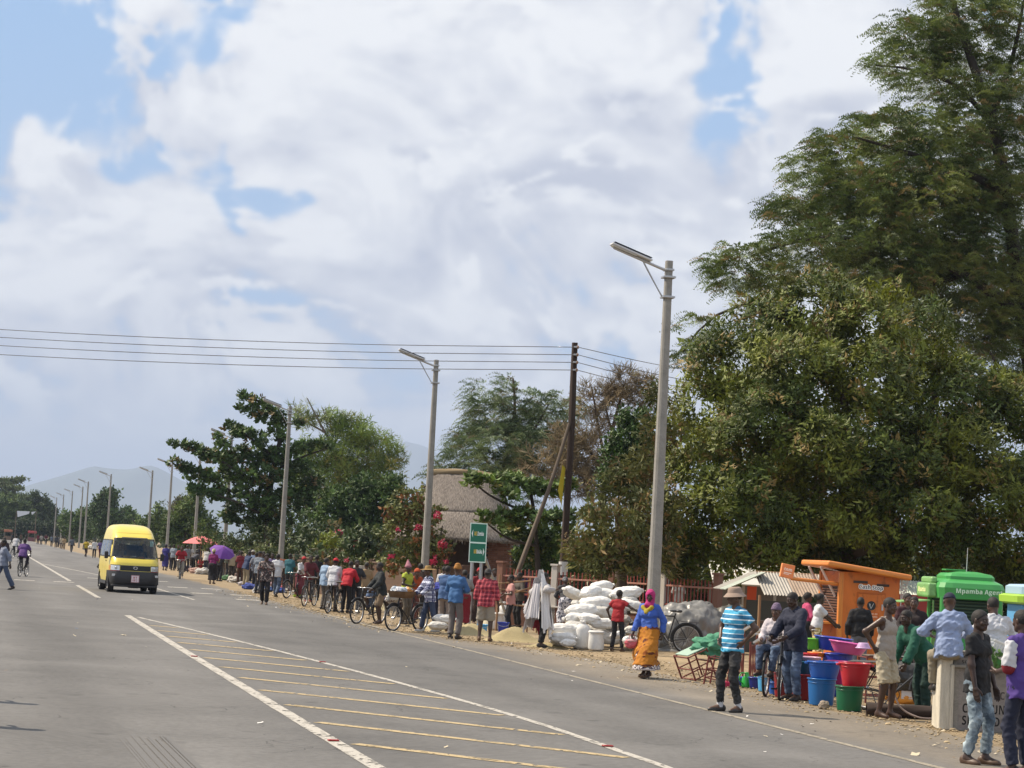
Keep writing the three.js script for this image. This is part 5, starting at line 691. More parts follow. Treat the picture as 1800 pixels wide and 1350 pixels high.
{
  const o = AT(1394, 1100, 50.5), t = thing('market_stall', 'tin-roofed market stall left of the orange kiosk', 'stall', V3(o.x, 0, -50.5), 6 * R), s = tinSheet(0.8, 1.35);
  for (let i = 0; i < 3; i++) { const m = part(t, 'roof_sheet', s, [TIN, RUSTTIN, TIN][i]); m.position.set(-0.52 + i * 0.76, 2.02 + 0.004 * (i % 2), -0.5); m.rotation.set(0.42, 0, 0); }
  for (let i = 0; i < 2; i++) { const m = part(t, 'roof_sheet', s, [TIN2, TIN][i]); m.position.set(-0.75, 2.0, -0.3 - i * 0.76); m.rotation.set(0.44, -Math.PI / 2, 0, 'YXZ'); m.scale.set(1, 1, 0.8); }
  for (const [x, z] of [[-1.0, 0.6], [1.25, 0.6], [-1.0, -1.0], [1.25, -1.0]]) part(t, 'post', bar(V3(x, 0, z), V3(x, 1.45, z), 0.04, 0.035, 8), RAWWOOD);
  part(t, 'ridge_beam', bar(V3(-0.9, 2.0, -0.5), V3(1.3, 2.0, -0.5), 0.035, 0.035, 6), RAWWOOD); part(t, 'back_wall', box(2.2, 1.3, 0.05, 0.1, 0.65, -1.05), mat([0.1, 0.11, 0.1], 0.9)); part(t, 'counter', box(2.1, 0.06, 0.5, 0.1, 0.8, 0.3), GREYWOOD);
}
{
  const o = AT(1598, 1100, 50), t = thing('advert_board', 'maroon board with white upright lettering beside the orange kiosk', 'board', V3(o.x, 0, -50), 8 * R);
  const tx = canvasTex(256, 512, (x, w, h) => { fillAll(x, w, h, '#8a2f28'); x.fillStyle = '#e2cfcb'; x.textAlign = 'center'; x.font = 'bold 120px sans-serif'; x.fillText('O', 92, 120); x.fillText('to', 112, 250); x.font = 'bold 84px sans-serif'; x.fillText('cash', 118, 350); x.fillText('MPA', 110, 440); });
  part(t, 'panel', box(0.86, 1.6, 0.05, 0.1, 0.85, -0.03, 0.006), mat([0.24, 0.03, 0.022], 0.7)); part(t, 'sign_face', new THREE.PlaneGeometry(0.84, 1.5).translate(0.1, 0.86, 0.0), mat(0xffffff, 0.7, { map: tx }));
}
{
  const o = AT(1602, 1100, 56), t = thing('tin_roof_shed', 'small shed with pale tin roof between orange and green kiosks', 'shed', V3(o.x, 0, -56), 10 * R), s = tinSheet(0.7, 1.0);
  for (let i = 0; i < 2; i++) { const m = part(t, 'roof_sheet', s, TIN2); m.position.set(-0.4 + i * 0.66, 1.98 + 0.004 * i, -0.3); m.rotation.x = 0.5; } part(t, 'wall', box(1.2, 1.5, 1.0, 0, 0.75, 0), mat([0.12, 0.08, 0.06], 0.9));
}
{
  const o = AT(1330, 1040, 66), t = thing('white_shelter', 'pale roofed shelter behind the tarpaulin mound', 'shelter', V3(o.x, 0, -66), 0);
  part(t, 'roof', [box(3.0, 0.05, 2, 0, 0, 0, 0.01).rotateX(0.35).translate(0, 1.9, 0)], mat([0.62, 0.6, 0.56], 0.6)); for (const x of [-1.4, -0.5, 0.5, 1.4]) part(t, 'post', box(0.08, 1.6, 0.08, x, 0.8, 0.7, 0.01), mat([0.5, 0.48, 0.45], 0.7)); part(t, 'banner', box(0.3, 0.95, 0.03, -0.25, 1.05, 0.8, 0.01), mat([0.7, 0.1, 0.03], 0.7), 'narrow red banner'); part(t, 'wall', box(2.9, 1.5, 0.08, 0, 0.75, -0.8), mat([0.2, 0.18, 0.16], 0.9));
}
// ---------------------------------------------------------------- lettered school wall
{
  const o = G(1668, 1284), t = thing('school_sign_wall', 'low concrete wall with black hand-painted school lettering', 'wall', V3(o.x, 0, o.z), -3 * R);
  const stain = (x, w, h, base, seed) => { fillAll(x, w, h, base); speckle(x, w, h, 240, ['rgba(60,52,45,.07)', 'rgba(200,195,185,.06)', 'rgba(40,36,32,.08)'], 4, 60, seed); speckle(x, w, h, 300, ['rgba(30,26,22,.12)'], 1, 4, seed + 1); };
  const lower = canvasTex(1024, 1024, (x, w, h) => { stain(x, w, h, '#86807a', 5); x.fillStyle = '#1d1a18'; x.font = 'bold 178px sans-serif'; const put = (s, px, py, sx, sy = 1) => { x.save(); x.translate(px, py); x.scale(sx, sy); x.fillText(s, 0, 0); x.restore(); }; put('COMMUNITY', 40, 731, 0.53, 1.2); put('SECONDARY', 40, 936, 0.56, 1.2); x.globalAlpha = 0.6; put('N', 44, 180, 0.6); put('CO', 420, 480, 0.5); x.globalAlpha = 1; });
  const upper = canvasTex(1024, 256, (x, w, h) => { stain(x, w, h, '#8c857d', 9); x.fillStyle = '#1d1a18'; x.font = 'bold 92px sans-serif'; x.save(); x.scale(0.62, 1); x.fillText('MINISTRY', 70, 116); x.fillText('SCIENCE', 70, 228); x.restore(); });
  const CONC2 = mat([0.3, 0.28, 0.25], 0.95, { map: concreteTex, bumpMap: concreteTex, bumpScale: 0.01 }), PALE = mat([0.62, 0.57, 0.47], 0.9, { map: concreteTex, bumpMap: concreteTex, bumpScale: 0.01 });
  part(t, 'wall', box(1.5, 0.86, 0.4, 0.75, 0.43, -0.24, 0.01), CONC2); part(t, 'sign_face', new THREE.PlaneGeometry(1.36, 0.83).translate(0.8, 0.43, -0.037), mat(0xffffff, 0.95, { map: lower, bumpMap: concreteTex, bumpScale: 0.01 }));
  part(t, 'upper_band', box(1.46, 0.2, 0.36, 0.77, 0.99, -0.24, 0.01), CONC2); part(t, 'sign_face', new THREE.PlaneGeometry(1.4, 0.18).translate(0.79, 0.99, -0.057), mat(0xffffff, 0.95, { map: upper }));
  part(t, 'ledge', box(1.54, 0.04, 0.5, 0.76, 0.882, -0.22, 0.012), CONC2);
  part(t, 'end_pier', [box(0.17, 1.1, 0.62, -0.06, 0.55, -0.3, 0.02), box(0.05, 0.9, 0.08, 0.02, 0.45, 0.0, 0.02)], PALE, 'pale plastered end pier');
  const b = G(1748, 1290), k = thing('market_basket', 'green and white plastic basket on the school wall', 'basket', V3(b.x, 0.93, b.z - 0.02), 0);
  const GN = mat([0.06, 0.26, 0.06], 0.6), WH = mat([0.66, 0.66, 0.63], 0.5); const sl = []; for (let i = 0; i < 9; i++) part(k, 'slat', box(0.022, 0.2, 0.012, -0.15 + i * 0.037, 0.19, 0.1, 0.004), WH); void sl;
  part(k, 'tub', canopyRing([[0.0, -0.02], [0.1, 0.0], [0.11, 0.01]], 0.17, 0.1, 5), GN); part(k, 'rim', [box(0.36, 0.03, 0.02, 0, 0.3, 0.1, 0.006), box(0.36, 0.03, 0.02, 0, 0.1, 0.1, 0.006), box(0.36, 0.03, 0.02, 0, 0.3, -0.1, 0.006)], WH); k.rotation.z = -0.35;
  const veg = []; const vr = rng(6); for (let i = 0; i < 70; i++) { const g = quad(V3(-0.02, 0, 0), V3(0.0, -0.03, 0.01), V3(0.03, 0, 0), V3(0, 0.04, 0.01)); g.rotateZ(vr() * 6).rotateY(vr() * 6).translate(-0.08 + (vr() - 0.6) * 0.3, 0.06 + (vr() - 0.5) * 0.26, 0.12 + vr() * 0.05); veg.push(g); } part(k, 'greens', veg, mat([0.07, 0.16, 0.03], 0.7)).userData.kind = 'stuff';
}
// ---------------------------------------------------------------- sacks, maize heaps, tarpaulin mound
const sackTex = dataTex(256, 256, (u, v) => { const g = 0.88 + 0.08 * Math.sin(u * 402) * Math.sin(v * 402) + tileNoise(u, v, 5, 3, 81) * 0.18 + (rand() - 0.5) * 0.06; return [g, g, g * 0.985]; }, false, 2);
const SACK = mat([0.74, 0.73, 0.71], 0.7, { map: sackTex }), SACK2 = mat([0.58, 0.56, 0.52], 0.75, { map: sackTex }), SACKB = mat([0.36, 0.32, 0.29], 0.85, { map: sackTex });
function lump(rx, ry, rz, seed, amp = 0.12, n = 2.4, detail = 12) { // a filled, rounded, slightly square body with dents
  const g = mergeVertices(new THREE.IcosahedronGeometry(1, detail).deleteAttribute('normal').deleteAttribute('uv')), p = g.attributes.position, uv = [];
  for (let i = 0; i < p.count; i++) { let x = p.getX(i), y = p.getY(i), z = p.getZ(i); const s = Math.pow(Math.abs(x) ** n + Math.abs(y) ** n + Math.abs(z) ** n, -1 / n), d = 1 + amp * noise(x * 1.7 + seed, y * 1.7, z * 1.7) + amp * 0.4 * noise(x * 5, y * 5 + seed, z * 5) + amp * 0.18 * noise(x * 13 + seed, y * 9, z * 13); p.setXYZ(i, x * s * rx * d, y * s * ry * d, z * s * rz * d); uv.push(x * rx, y * ry + z * rz); }
  g.setAttribute('uv', new THREE.Float32BufferAttribute(uv, 2)); g.computeVertexNormals(); return g;
}
const sackShapes = [0, 1, 2, 3].map((i) => { const g = lump(0.5, 0.21, 0.27, i * 5.3, 0.16, 2.6), p = g.attributes.position; for (let k = 0; k < p.count; k++) { const e = sstep(0.34, 0.52, Math.abs(p.getX(k))); const x = p.getX(k), z = p.getZ(k), cr = 1 - 0.07 * Math.pow(Math.abs(Math.sin(x * 9 + z * 7 + i * 2 + noise(x * 4, z * 4, i) * 3)), 6); p.setY(k, p.getY(k) * (1 - 0.35 * e) * cr); p.setZ(k, z * cr); } g.computeVertexNormals(); return g; });
const earGeo = [-1, 1].map((e) => lump(0.035, 0.06, 0.13, e + 4, 0.3).translate(e * 0.52, 0, 0));
function layedSack(label, px, py, depth, lenPx, roll, turn, m, v, group = 'white sacks piled beside the maize', group2 = px < 900 ? 0 : 1.3) {
  depth += group2; const c = AT(px, py, depth), s = lenPx * depth / FOCAL; c.y = Math.max(c.y, s * 0.17); const t = thing('grain_sack', label, 'sack', c, turn * R, group); t.rotation.z = roll * R; t.scale.setScalar(s);
  part(t, 'body', sackShapes[v % 4], m); for (const g of earGeo) part(t, 'tied_end', g, m); return t;
}
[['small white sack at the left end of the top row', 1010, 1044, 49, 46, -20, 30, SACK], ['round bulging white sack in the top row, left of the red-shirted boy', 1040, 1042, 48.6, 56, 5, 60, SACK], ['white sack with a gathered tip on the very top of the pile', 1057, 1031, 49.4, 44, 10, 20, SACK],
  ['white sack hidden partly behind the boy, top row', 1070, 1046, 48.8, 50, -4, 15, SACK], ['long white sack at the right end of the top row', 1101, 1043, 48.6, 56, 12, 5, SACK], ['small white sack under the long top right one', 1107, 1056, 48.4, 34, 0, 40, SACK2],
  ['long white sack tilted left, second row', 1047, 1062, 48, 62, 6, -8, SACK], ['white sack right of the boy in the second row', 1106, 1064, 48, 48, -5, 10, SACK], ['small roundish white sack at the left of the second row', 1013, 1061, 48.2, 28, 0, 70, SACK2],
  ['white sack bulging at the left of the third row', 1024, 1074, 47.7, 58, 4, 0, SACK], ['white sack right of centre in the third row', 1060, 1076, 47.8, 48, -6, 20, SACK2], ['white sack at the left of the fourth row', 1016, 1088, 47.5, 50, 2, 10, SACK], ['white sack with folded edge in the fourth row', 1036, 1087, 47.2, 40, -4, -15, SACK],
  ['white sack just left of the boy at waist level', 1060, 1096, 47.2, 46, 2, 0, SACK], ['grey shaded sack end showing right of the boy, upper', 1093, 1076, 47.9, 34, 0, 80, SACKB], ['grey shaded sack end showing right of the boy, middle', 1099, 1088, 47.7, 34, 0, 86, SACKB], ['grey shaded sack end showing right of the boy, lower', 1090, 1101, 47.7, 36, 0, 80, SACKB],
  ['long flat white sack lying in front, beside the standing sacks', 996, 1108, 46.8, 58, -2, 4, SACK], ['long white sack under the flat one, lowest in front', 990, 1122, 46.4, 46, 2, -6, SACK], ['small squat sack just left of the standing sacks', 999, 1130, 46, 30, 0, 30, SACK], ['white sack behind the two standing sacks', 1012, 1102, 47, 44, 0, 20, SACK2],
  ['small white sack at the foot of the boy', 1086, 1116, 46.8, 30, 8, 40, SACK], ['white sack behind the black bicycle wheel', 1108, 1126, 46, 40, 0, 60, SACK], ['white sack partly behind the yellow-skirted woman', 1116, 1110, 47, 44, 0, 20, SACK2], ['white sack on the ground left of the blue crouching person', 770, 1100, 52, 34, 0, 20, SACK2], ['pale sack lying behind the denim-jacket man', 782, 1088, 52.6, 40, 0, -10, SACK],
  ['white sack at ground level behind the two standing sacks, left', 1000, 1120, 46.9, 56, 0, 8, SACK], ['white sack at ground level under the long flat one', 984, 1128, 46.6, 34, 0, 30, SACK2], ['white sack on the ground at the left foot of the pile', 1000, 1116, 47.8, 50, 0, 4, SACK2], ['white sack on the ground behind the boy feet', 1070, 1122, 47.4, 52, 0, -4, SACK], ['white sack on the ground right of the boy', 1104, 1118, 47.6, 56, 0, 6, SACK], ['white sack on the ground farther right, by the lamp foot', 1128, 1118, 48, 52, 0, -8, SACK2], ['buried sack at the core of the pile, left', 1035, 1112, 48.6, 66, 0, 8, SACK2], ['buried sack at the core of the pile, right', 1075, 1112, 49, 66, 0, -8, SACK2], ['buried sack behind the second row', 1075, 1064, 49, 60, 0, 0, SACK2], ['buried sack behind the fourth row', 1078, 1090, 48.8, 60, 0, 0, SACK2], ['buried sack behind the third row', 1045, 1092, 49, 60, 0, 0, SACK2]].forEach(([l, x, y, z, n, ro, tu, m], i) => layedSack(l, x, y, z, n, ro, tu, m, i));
function standingSack(label, px, py, hPx, wPx, open) {
  const b = G(px, py), k = -b.z / FOCAL, h = hPx * k, r = wPx * k / 2, t = thing('grain_sack', label, 'sack', b, 0, 'white sacks piled beside the maize');
  const g = lathe([[0.001, 0], [r * 0.85, 0.01], [r * 1.04, h * 0.12], [r, h * 0.45], [r * 0.93, h * 0.7], [r * (open ? 0.9 : 0.6), h * 0.86], ...(open ? [[r * 0.98, h * 0.92], [r * 1.0, h * 0.97], [r * 0.86, h], [r * 0.78, h * 0.93], [0.001, h * 0.9]] : [[r * 0.2, h * 0.93], [r * 0.3, h], [0.001, h * 0.99]])], 40), p = g.attributes.position;
  for (let i = 0; i < p.count; i++) { const x = p.getX(i), y = p.getY(i), z = p.getZ(i), q = 1 + 0.13 * noise(x * 5 + px, y * 4, z * 5) + 0.05 * noise(x * 15, y * 6 + px, z * 15); p.setXYZ(i, x * q * 1.05, y, z * q * 0.92); } g.computeVertexNormals();
  part(t, 'body', g, SACK); part(t, open ? 'rolled_rim' : 'tied_top', open ? new THREE.TorusGeometry(r * 0.92, 0.03, 8, 30).rotateX(Math.PI / 2).translate(0, h * 0.96, 0) : lump(r * 0.32, h * 0.07, r * 0.25, px, 0.4).translate(0, h * 0.98, 0), SACK); if (open) part(t, 'grain', new THREE.SphereGeometry(r * 0.85, 20, 8, 0, 6.3, 0, 0.9).scale(1, 0.35, 1).translate(0, h * 0.72, 0), mat([0.55, 0.5, 0.36], 0.9));
}
standingSack('tall full white sack standing upright in front of the pile', 1022, 1141, 48, 31); standingSack('open white sack with rolled rim standing at the right front', 1047, 1144, 34, 26, true); standingSack('pale standing sack behind the red-checked man', 884, 1100, 40, 22); standingSack('open pale sack by the pink-shirted person', 872, 1108, 30, 24, true);
const kernelTex = dataTex(256, 256, (u, v) => { const g = 0.78 + (rand() - 0.5) * 0.5 + tileNoise(u, v, 60, 2, 91) * 0.3; return [g, g * 0.97, g * 0.86]; }, false, 3);
const MAIZE = mat([0.6, 0.51, 0.31], 0.9, { map: kernelTex, bumpMap: kernelTex, bumpScale: 0.02 });
function heap(name, label, cat, px, py, wPx, h, m, depthScale = 0.7, group) {
  const b = G(px, py), w = wPx * -b.z / FOCAL / 2, n = 48, rings = 16, pos = [0, h, 0], uv = [0, 0], idx = [];
  for (let j = 1; j <= rings; j++) for (let i = 0; i < n; i++) { const a = i / n * 6.28318, r = j / rings, q = 1 + 0.18 * noise(Math.cos(a) * 1.5 + px, Math.sin(a) * 1.5, 1), x = Math.cos(a) * r * w * q, z = Math.sin(a) * r * w * depthScale * q; pos.push(x, h * (1 - r * r * (3 - 2 * r)) * (1 + 0.12 * noise(x * 4, z * 4, px)) + 0.012 * noise(x * 22, z * 22) * (1 - r) - (j === rings ? 0.02 : 0), z); uv.push(x, z); }
  for (let i = 0; i < n; i++) idx.push(0, 1 + (i + 1) % n, 1 + i); for (let j = 0; j < rings - 1; j++) for (let i = 0; i < n; i++) { const a = 1 + j * n + i, c = 1 + j * n + (i + 1) % n; idx.push(a, c, a + n, c, c + n, a + n); }
  const g = new THREE.BufferGeometry(); g.setAttribute('position', new THREE.Float32BufferAttribute(pos, 3)); g.setAttribute('uv', new THREE.Float32BufferAttribute(uv, 2)); g.setIndex(idx); g.computeVertexNormals();
  const o = part(scene, numbered(name), g, m); o.position.copy(b).setY(0.01); return tag(o, label, cat, group);
}
heap('maize_heap', 'largest yellow maize heap at the feet of the white-draped person', 'maize heap', 903, 1127, 112, 0.34, MAIZE, 0.7, 'heaps of loose maize');
heap('maize_heap', 'yellow maize heap between the denim and red-checked men', 'maize heap', 828, 1116, 96, 0.28, MAIZE, 0.7, 'heaps of loose maize');
heap('maize_heap', 'low spread of maize right of the white-draped person', 'maize heap', 962, 1138, 84, 0.1, MAIZE, 0.6, 'heaps of loose maize');
heap('maize_heap', 'pale maize heap behind the bicycles', 'maize heap', 672, 1072, 70, 0.26, MAIZE, 0.9, 'heaps of loose maize');
heap('maize_heap', 'pale maize heap behind the checked-shirt man', 'maize heap', 770, 1108, 60, 0.24, MAIZE, 0.8, 'heaps of loose maize');
heap('flour_heap', 'whitish heap beside the blue bucket', 'flour heap', 858, 1102, 44, 0.3, mat([0.62, 0.58, 0.48], 0.95, { map: kernelTex }), 0.8);
{
  const tex = dataTex(256, 256, (u, v) => { const g = 0.8 + tileNoise(u, v, 4, 4, 101) * 0.6 + (rand() - 0.5) * 0.05; return [g, g, g * 0.98]; }, false, 1);
  const SHEETM = new THREE.MeshPhysicalMaterial({ color: lin([0.2, 0.195, 0.185]), roughness: 0.36, map: tex, side: THREE.DoubleSide });
  const crumple = (g, seed, a = 1) => { const p = g.attributes.position; for (let i = 0; i < p.count; i++) { const x = p.getX(i), y = p.getY(i), z = p.getZ(i); const ph = x * 3.1 + z * 2.3 + noise(x * 1.4, y * 1.4, z * 1.4 + seed) * 4; const f = -0.05 * a * Math.pow(Math.abs(Math.sin(ph)), 3) + 0.05 * a * Math.abs(noise(x * 4 + seed, y * 2.2, z * 4)) + 0.95 * a * (0.07 * noise(x * 2.2 + seed, y * 1.8, z * 2.2) + 0.05 * Math.abs(noise(x * 5 + y * 3, y * 4 + seed, z * 5)) - 0.03 * Math.abs(noise(x * 9, y * 3 - x * 4, z * 9 + seed))); const l = Math.hypot(x, y, z) || 1; p.setXYZ(i, x + x / l * f, Math.max(y + y / l * f * 0.8, -0.03), z + z / l * f); } g.computeVertexNormals(); return g; };
  const b = G(1218, 1150), t = thing('tarpaulin_mound', 'big mound under a crumpled grey tarpaulin behind the black bicycle', 'covered mound', b.clone().add(V3(0.12, 0, -1.75)), 4 * R);
  part(t, 'sheet', crumple(lump(0.86, 1.16, 0.85, 31, 0.1, 3.2, 30), 3), SHEETM); part(t, 'hem', crumple(lump(0.92, 0.2, 0.95, 33, 0.1, 3), 5), SHEETM);
  const c = G(1310, 1140), u = thing('tarpaulin_mound', 'darker low mound under tarpaulin behind the striped-shirt man', 'covered mound', c.clone().add(V3(0, 0, -1.6)), 0); part(u, 'sheet', crumple(lump(0.9, 1.05, 0.8, 37, 0.12, 2.8), 9), mat([0.12, 0.115, 0.1], 0.5, { map: tex })); part(u, 'rope', limb([V3(-0.95, 0.2, 0.4), V3(-0.4, 0.95, 0.6), V3(0.3, 1.0, 0.6), V3(0.95, 0.2, 0.4)], 0.02, 0.02, 6, 20), GREYWOOD);
}
// ---------------------------------------------------------------- frames, tables, racks
const RUSTRED = mat([0.16, 0.035, 0.025], 0.65), TOPW = mat([0.6, 0.58, 0.55], 0.6);
function tableFrame(label, pos, turn, tilt, w, h, d, top) {
  const t = thing('table_frame', label, 'table frame', pos, turn * R); t.rotation.z = tilt * R;
  for (const x of [-1, 1]) for (const z of [-1, 1]) part(t, 'leg', bar(V3(x * w / 2, 0, z * d / 2), V3(x * w / 2, h, z * d / 2), 0.018, 0.018, 4), RUSTRED);
  for (const y of [0.12, h * 0.55, h - 0.02]) for (const [a, b] of [[V3(-w / 2, y, -d / 2), V3(w / 2, y, -d / 2)], [V3(-w / 2, y, d / 2), V3(w / 2, y, d / 2)], [V3(-w / 2, y, -d / 2), V3(-w / 2, y, d / 2)], [V3(w / 2, y, -d / 2), V3(w / 2, y, d / 2)]]) part(t, 'rail', bar(a, b, 0.014, 0.014, 4), RUSTRED);
  for (let i = 1; i < 4; i++) part(t, 'strut', bar(V3(-w / 2 + w * i / 4, 0.12, d / 2), V3(-w / 2 + w * i / 4, h * 0.55, d / 2), 0.009, 0.009, 4), RUSTRED);
  if (top) part(t, 'top', box(w * 0.9, 0.02, d * 0.9, 0, h + 0.012, 0, 0.006), top); return t;
}
tableFrame('dark red metal table frame tipped over beside the green cloth', G(1230, 1196), 25, 24, 0.42, 0.56, 0.5, mat([0.3, 0.42, 0.34], 0.6)); tableFrame('dark red metal frame standing behind the striped-shirt man', G(1262, 1206), -20, -8, 0.4, 0.5, 0.45);
{ const b = G(1256, 1198), o = part(scene, numbered('green_cloth'), lump(0.36, 0.2, 0.26, 61, 0.5, 2), mat([0.07, 0.27, 0.16], 0.8, { map: weave })); o.position.set(b.x, 0.62, b.z - 0.1); tag(o, 'crumpled green cloth bundle on the tipped table frame', 'cloth bundle'); }
[['dark red lattice rack with sloping white top, nearest the striped-shirt man', 1300, 1190, 0], ['dark red lattice rack with sloping white top, middle of three', 1322, 1196, 1], ['dark red lattice rack with sloping white top, nearest the cyclist pair', 1340, 1202, 2]].forEach(([l, x, y]) => {
  const t = thing('lattice_rack', l, 'rack', G(x, y), 70 * R, 'dark red lattice racks'); const w = 0.5, h = 0.72;
  for (const e of [-1, 1]) part(t, 'upright', bar(V3(e * w / 2, 0, 0), V3(e * w / 2, h + (e > 0 ? 0.1 : 0), 0), 0.022, 0.022, 4), RUSTRED);
  for (let i = 0; i < 4; i++) for (const e of [-1, 1]) part(t, 'lattice_bar', bar(V3(-w / 2 + i * w / 4, e < 0 ? 0.06 : h * 0.9, 0.0), V3(-w / 2 + (i + 1) * w / 4, e < 0 ? h * 0.9 : 0.06, 0.004 * e), 0.01, 0.01, 4), RUSTRED);
  for (const y2 of [0.08, h * 0.9]) part(t, 'rail', bar(V3(-w / 2, y2, 0), V3(w / 2, y2, 0), 0.016, 0.016, 4), RUSTRED);
  part(t, 'top', box(0.2, 0.035, 0.44).rotateX(0).rotateZ(0).applyMatrix4(new THREE.Matrix4().makeRotationX(-0.0)).rotateZ(0).translate(0, 0, 0).rotateX(-0.62).translate(0.0, h + 0.14, 0.0), TOPW).rotation.y = 0;
});
{
  const t = thing('stall_frame', 'rough wooden stall frame of poles in front of the fence', 'stall frame', V3(AT(905, 1080, 57).x, 0, -57), 0);
  for (const [x, h] of [[-0.5, 1.55], [-0.15, 1.25], [0.35, 1.5], [0.62, 1.15]]) part(t, 'post', bar(V3(x, 0, 0), V3(x + 0.03, h, 0.02), 0.03, 0.025, 7), RAWWOOD);
  for (const [a, b] of [[V3(-0.55, 1.15, 0.04), V3(0.7, 1.1, 0.04)], [V3(-0.5, 1.3, 0.05), V3(0.4, 1.42, 0.05)], [V3(-0.52, 0.75, 0.04), V3(0.66, 0.7, 0.04)], [V3(-0.2, 1.0, 0.06), V3(0.5, 1.28, 0.06)]]) part(t, 'rail', bar(a, b, 0.024, 0.022, 6), RAWWOOD);
}
// ---------------------------------------------------------------- buckets and basins
const PLASTIC = (c) => new THREE.MeshPhysicalMaterial({ color: lin(c), roughness: 0.32, transmission: 0.12, thickness: 0, side: THREE.DoubleSide });
const pm = {}; const plastic = (c) => pm[c] ??= PLASTIC(c);
function bucket(label, pos, r, h, c, o = {}) {
  const t = thing(o.name ?? 'bucket', label, o.cat ?? 'bucket', pos, (o.turn ?? 0) * R, o.group ?? 'plastic buckets and basins'), k = o.taper ?? 0.78, m = plastic(c), th = 0.012;
  const pr = o.flip ? [[r, 0], [r * 0.98, 0.02], [r * k, h - 0.01], [r * k * 0.95, h], [0.001, h - 0.004]] : [[0.001, 0.008], [r * k * 0.96, 0.006], [r * k, 0.02], [lerp(r * k, r, 0.5), h * 0.5], [r * 0.985, h * 0.93], [r, h * 0.95], [r, h], [r - th, h], [r - th - 0.004, h * 0.94], [r * k - th, 0.03], [0.001, 0.03]];
  part(t, 'shell', lathe(pr, 40), m); part(t, 'rim', new THREE.TorusGeometry(r + 0.004, 0.011, 8, 40).rotateX(Math.PI / 2).translate(0, o.flip ? 0.012 : h - 0.008, 0), m);
  if (!o.flip) part(t, 'band', new THREE.TorusGeometry(lerp(r * k, r, 0.84) + 0.002, 0.006, 6, 40).rotateX(Math.PI / 2).translate(0, h * 0.84, 0), m);
  if (o.handle) part(t, 'handle', limb([V3(-r, h * 0.9, 0), V3(-r * 0.8, h * 0.72, r * 0.75), V3(0, h * 0.62, r * 1.08), V3(r * 0.8, h * 0.72, r * 0.75), V3(r, h * 0.9, 0)], 0.006, 0.006, 6, 20), mat([0.5, 0.5, 0.5], 0.4));
  for (const e of [-1, 1]) if (o.lugs) part(t, 'lug', box(0.05, 0.035, 0.12, e * (r + 0.02), h - 0.03, 0, 0.01), m); if (o.tilt) t.rotation.z = o.tilt * R; return t;
}
const BB_ = (px, py, y = 0) => G(px, py, y).setY(y);
const CB = [0.012, 0.1, 0.42], CB2 = [0.03, 0.06, 0.42], CR = [0.55, 0.02, 0.035], CPK = [0.62, 0.035, 0.13], CMAG = [0.42, 0.012, 0.16], CG = [0.006, 0.12, 0.05], CLIME = [0.16, 0.52, 0.03], CDR = [0.3, 0.015, 0.02], CLB = [0.08, 0.38, 0.68], CPINK = [0.66, 0.12, 0.38], CNV = [0.015, 0.03, 0.22], CT = [0.01, 0.12, 0.2];
bucket('big blue bucket at the front holding a wide blue tub', BB_(1443, 1240), 0.22, 0.42, [0.012, 0.13, 0.38], { taper: 0.85 });
bucket('wide blue tub stacked in the big blue bucket', BB_(1446, 1240).setY(0.36), 0.26, 0.32, CB, { taper: 0.72, lugs: true, name: 'tub', cat: 'tub' });
bucket('dark green bucket at the front right of the bucket stand', BB_(1492, 1250), 0.21, 0.38, CG, { taper: 0.86 });
bucket('bright red bucket stacked on the dark green one', BB_(1500, 1249).setY(0.35), 0.24, 0.37, CR, { taper: 0.74, lugs: true });
bucket('magenta bucket wedged between the blue and red stacks', BB_(1470, 1238).setY(0.26), 0.2, 0.42, CMAG, { taper: 0.76 });
bucket('dark red bucket behind the denim legs of the cyclist', BB_(1411, 1231), 0.2, 0.42, CDR, { taper: 0.84 });
bucket('dark teal tub standing on the dark red bucket', BB_(1413, 1230).setY(0.38), 0.21, 0.24, CT, { taper: 0.7, name: 'tub', cat: 'tub' });
bucket('second dark red bucket left of the cyclist legs', BB_(1378, 1226), 0.18, 0.4, CDR, { taper: 0.84 });
bucket('wide pink basin on top of the stacks at the back', BB_(1487, 1226).setY(0.72), 0.33, 0.2, CPINK, { taper: 0.7, name: 'basin', cat: 'basin', tilt: -6 });
bucket('violet-blue basin behind the pink basin', BB_(1460, 1218).setY(0.72), 0.33, 0.24, CB2, { taper: 0.72, name: 'basin', cat: 'basin', tilt: -4 });
bucket('lime green basin left of the violet-blue basin', BB_(1424, 1216).setY(0.72), 0.16, 0.2, CLIME, { taper: 0.75, name: 'basin', cat: 'basin' });
bucket('flat red basin under the lime green one', BB_(1414, 1222).setY(0.58), 0.2, 0.12, CR, { taper: 0.8, name: 'basin', cat: 'basin' });
bucket('flat orange basin beside the red one', BB_(1433, 1222).setY(0.63), 0.15, 0.09, [0.7, 0.22, 0.02], { taper: 0.8, name: 'basin', cat: 'basin' });
bucket('pale pinkish basin just above the teal tub', BB_(1418, 1228).setY(0.6), 0.2, 0.08, [0.66, 0.4, 0.5], { taper: 0.8, name: 'basin', cat: 'basin' });
bucket('small lilac bowl upside down on the pink basin', BB_(1514, 1230).setY(0.84), 0.12, 0.1, [0.55, 0.36, 0.58], { flip: true, taper: 0.7, name: 'bowl', cat: 'bowl' });
bucket('blue support tub under the pink basin', BB_(1470, 1224), 0.26, 0.72, CB2, { taper: 0.84, name: 'tub', cat: 'tub' });
bucket('blue support bucket under the lime basin', BB_(1424, 1218), 0.19, 0.56, CB, { taper: 0.84 });
bucket('blue basin on the ground behind the striped-shirt man', BB_(1298, 1206), 0.16, 0.16, CB2, { name: 'basin', cat: 'basin' });
bucket('navy bucket right of the green can', BB_(1327, 1211), 0.12, 0.2, CNV, {});
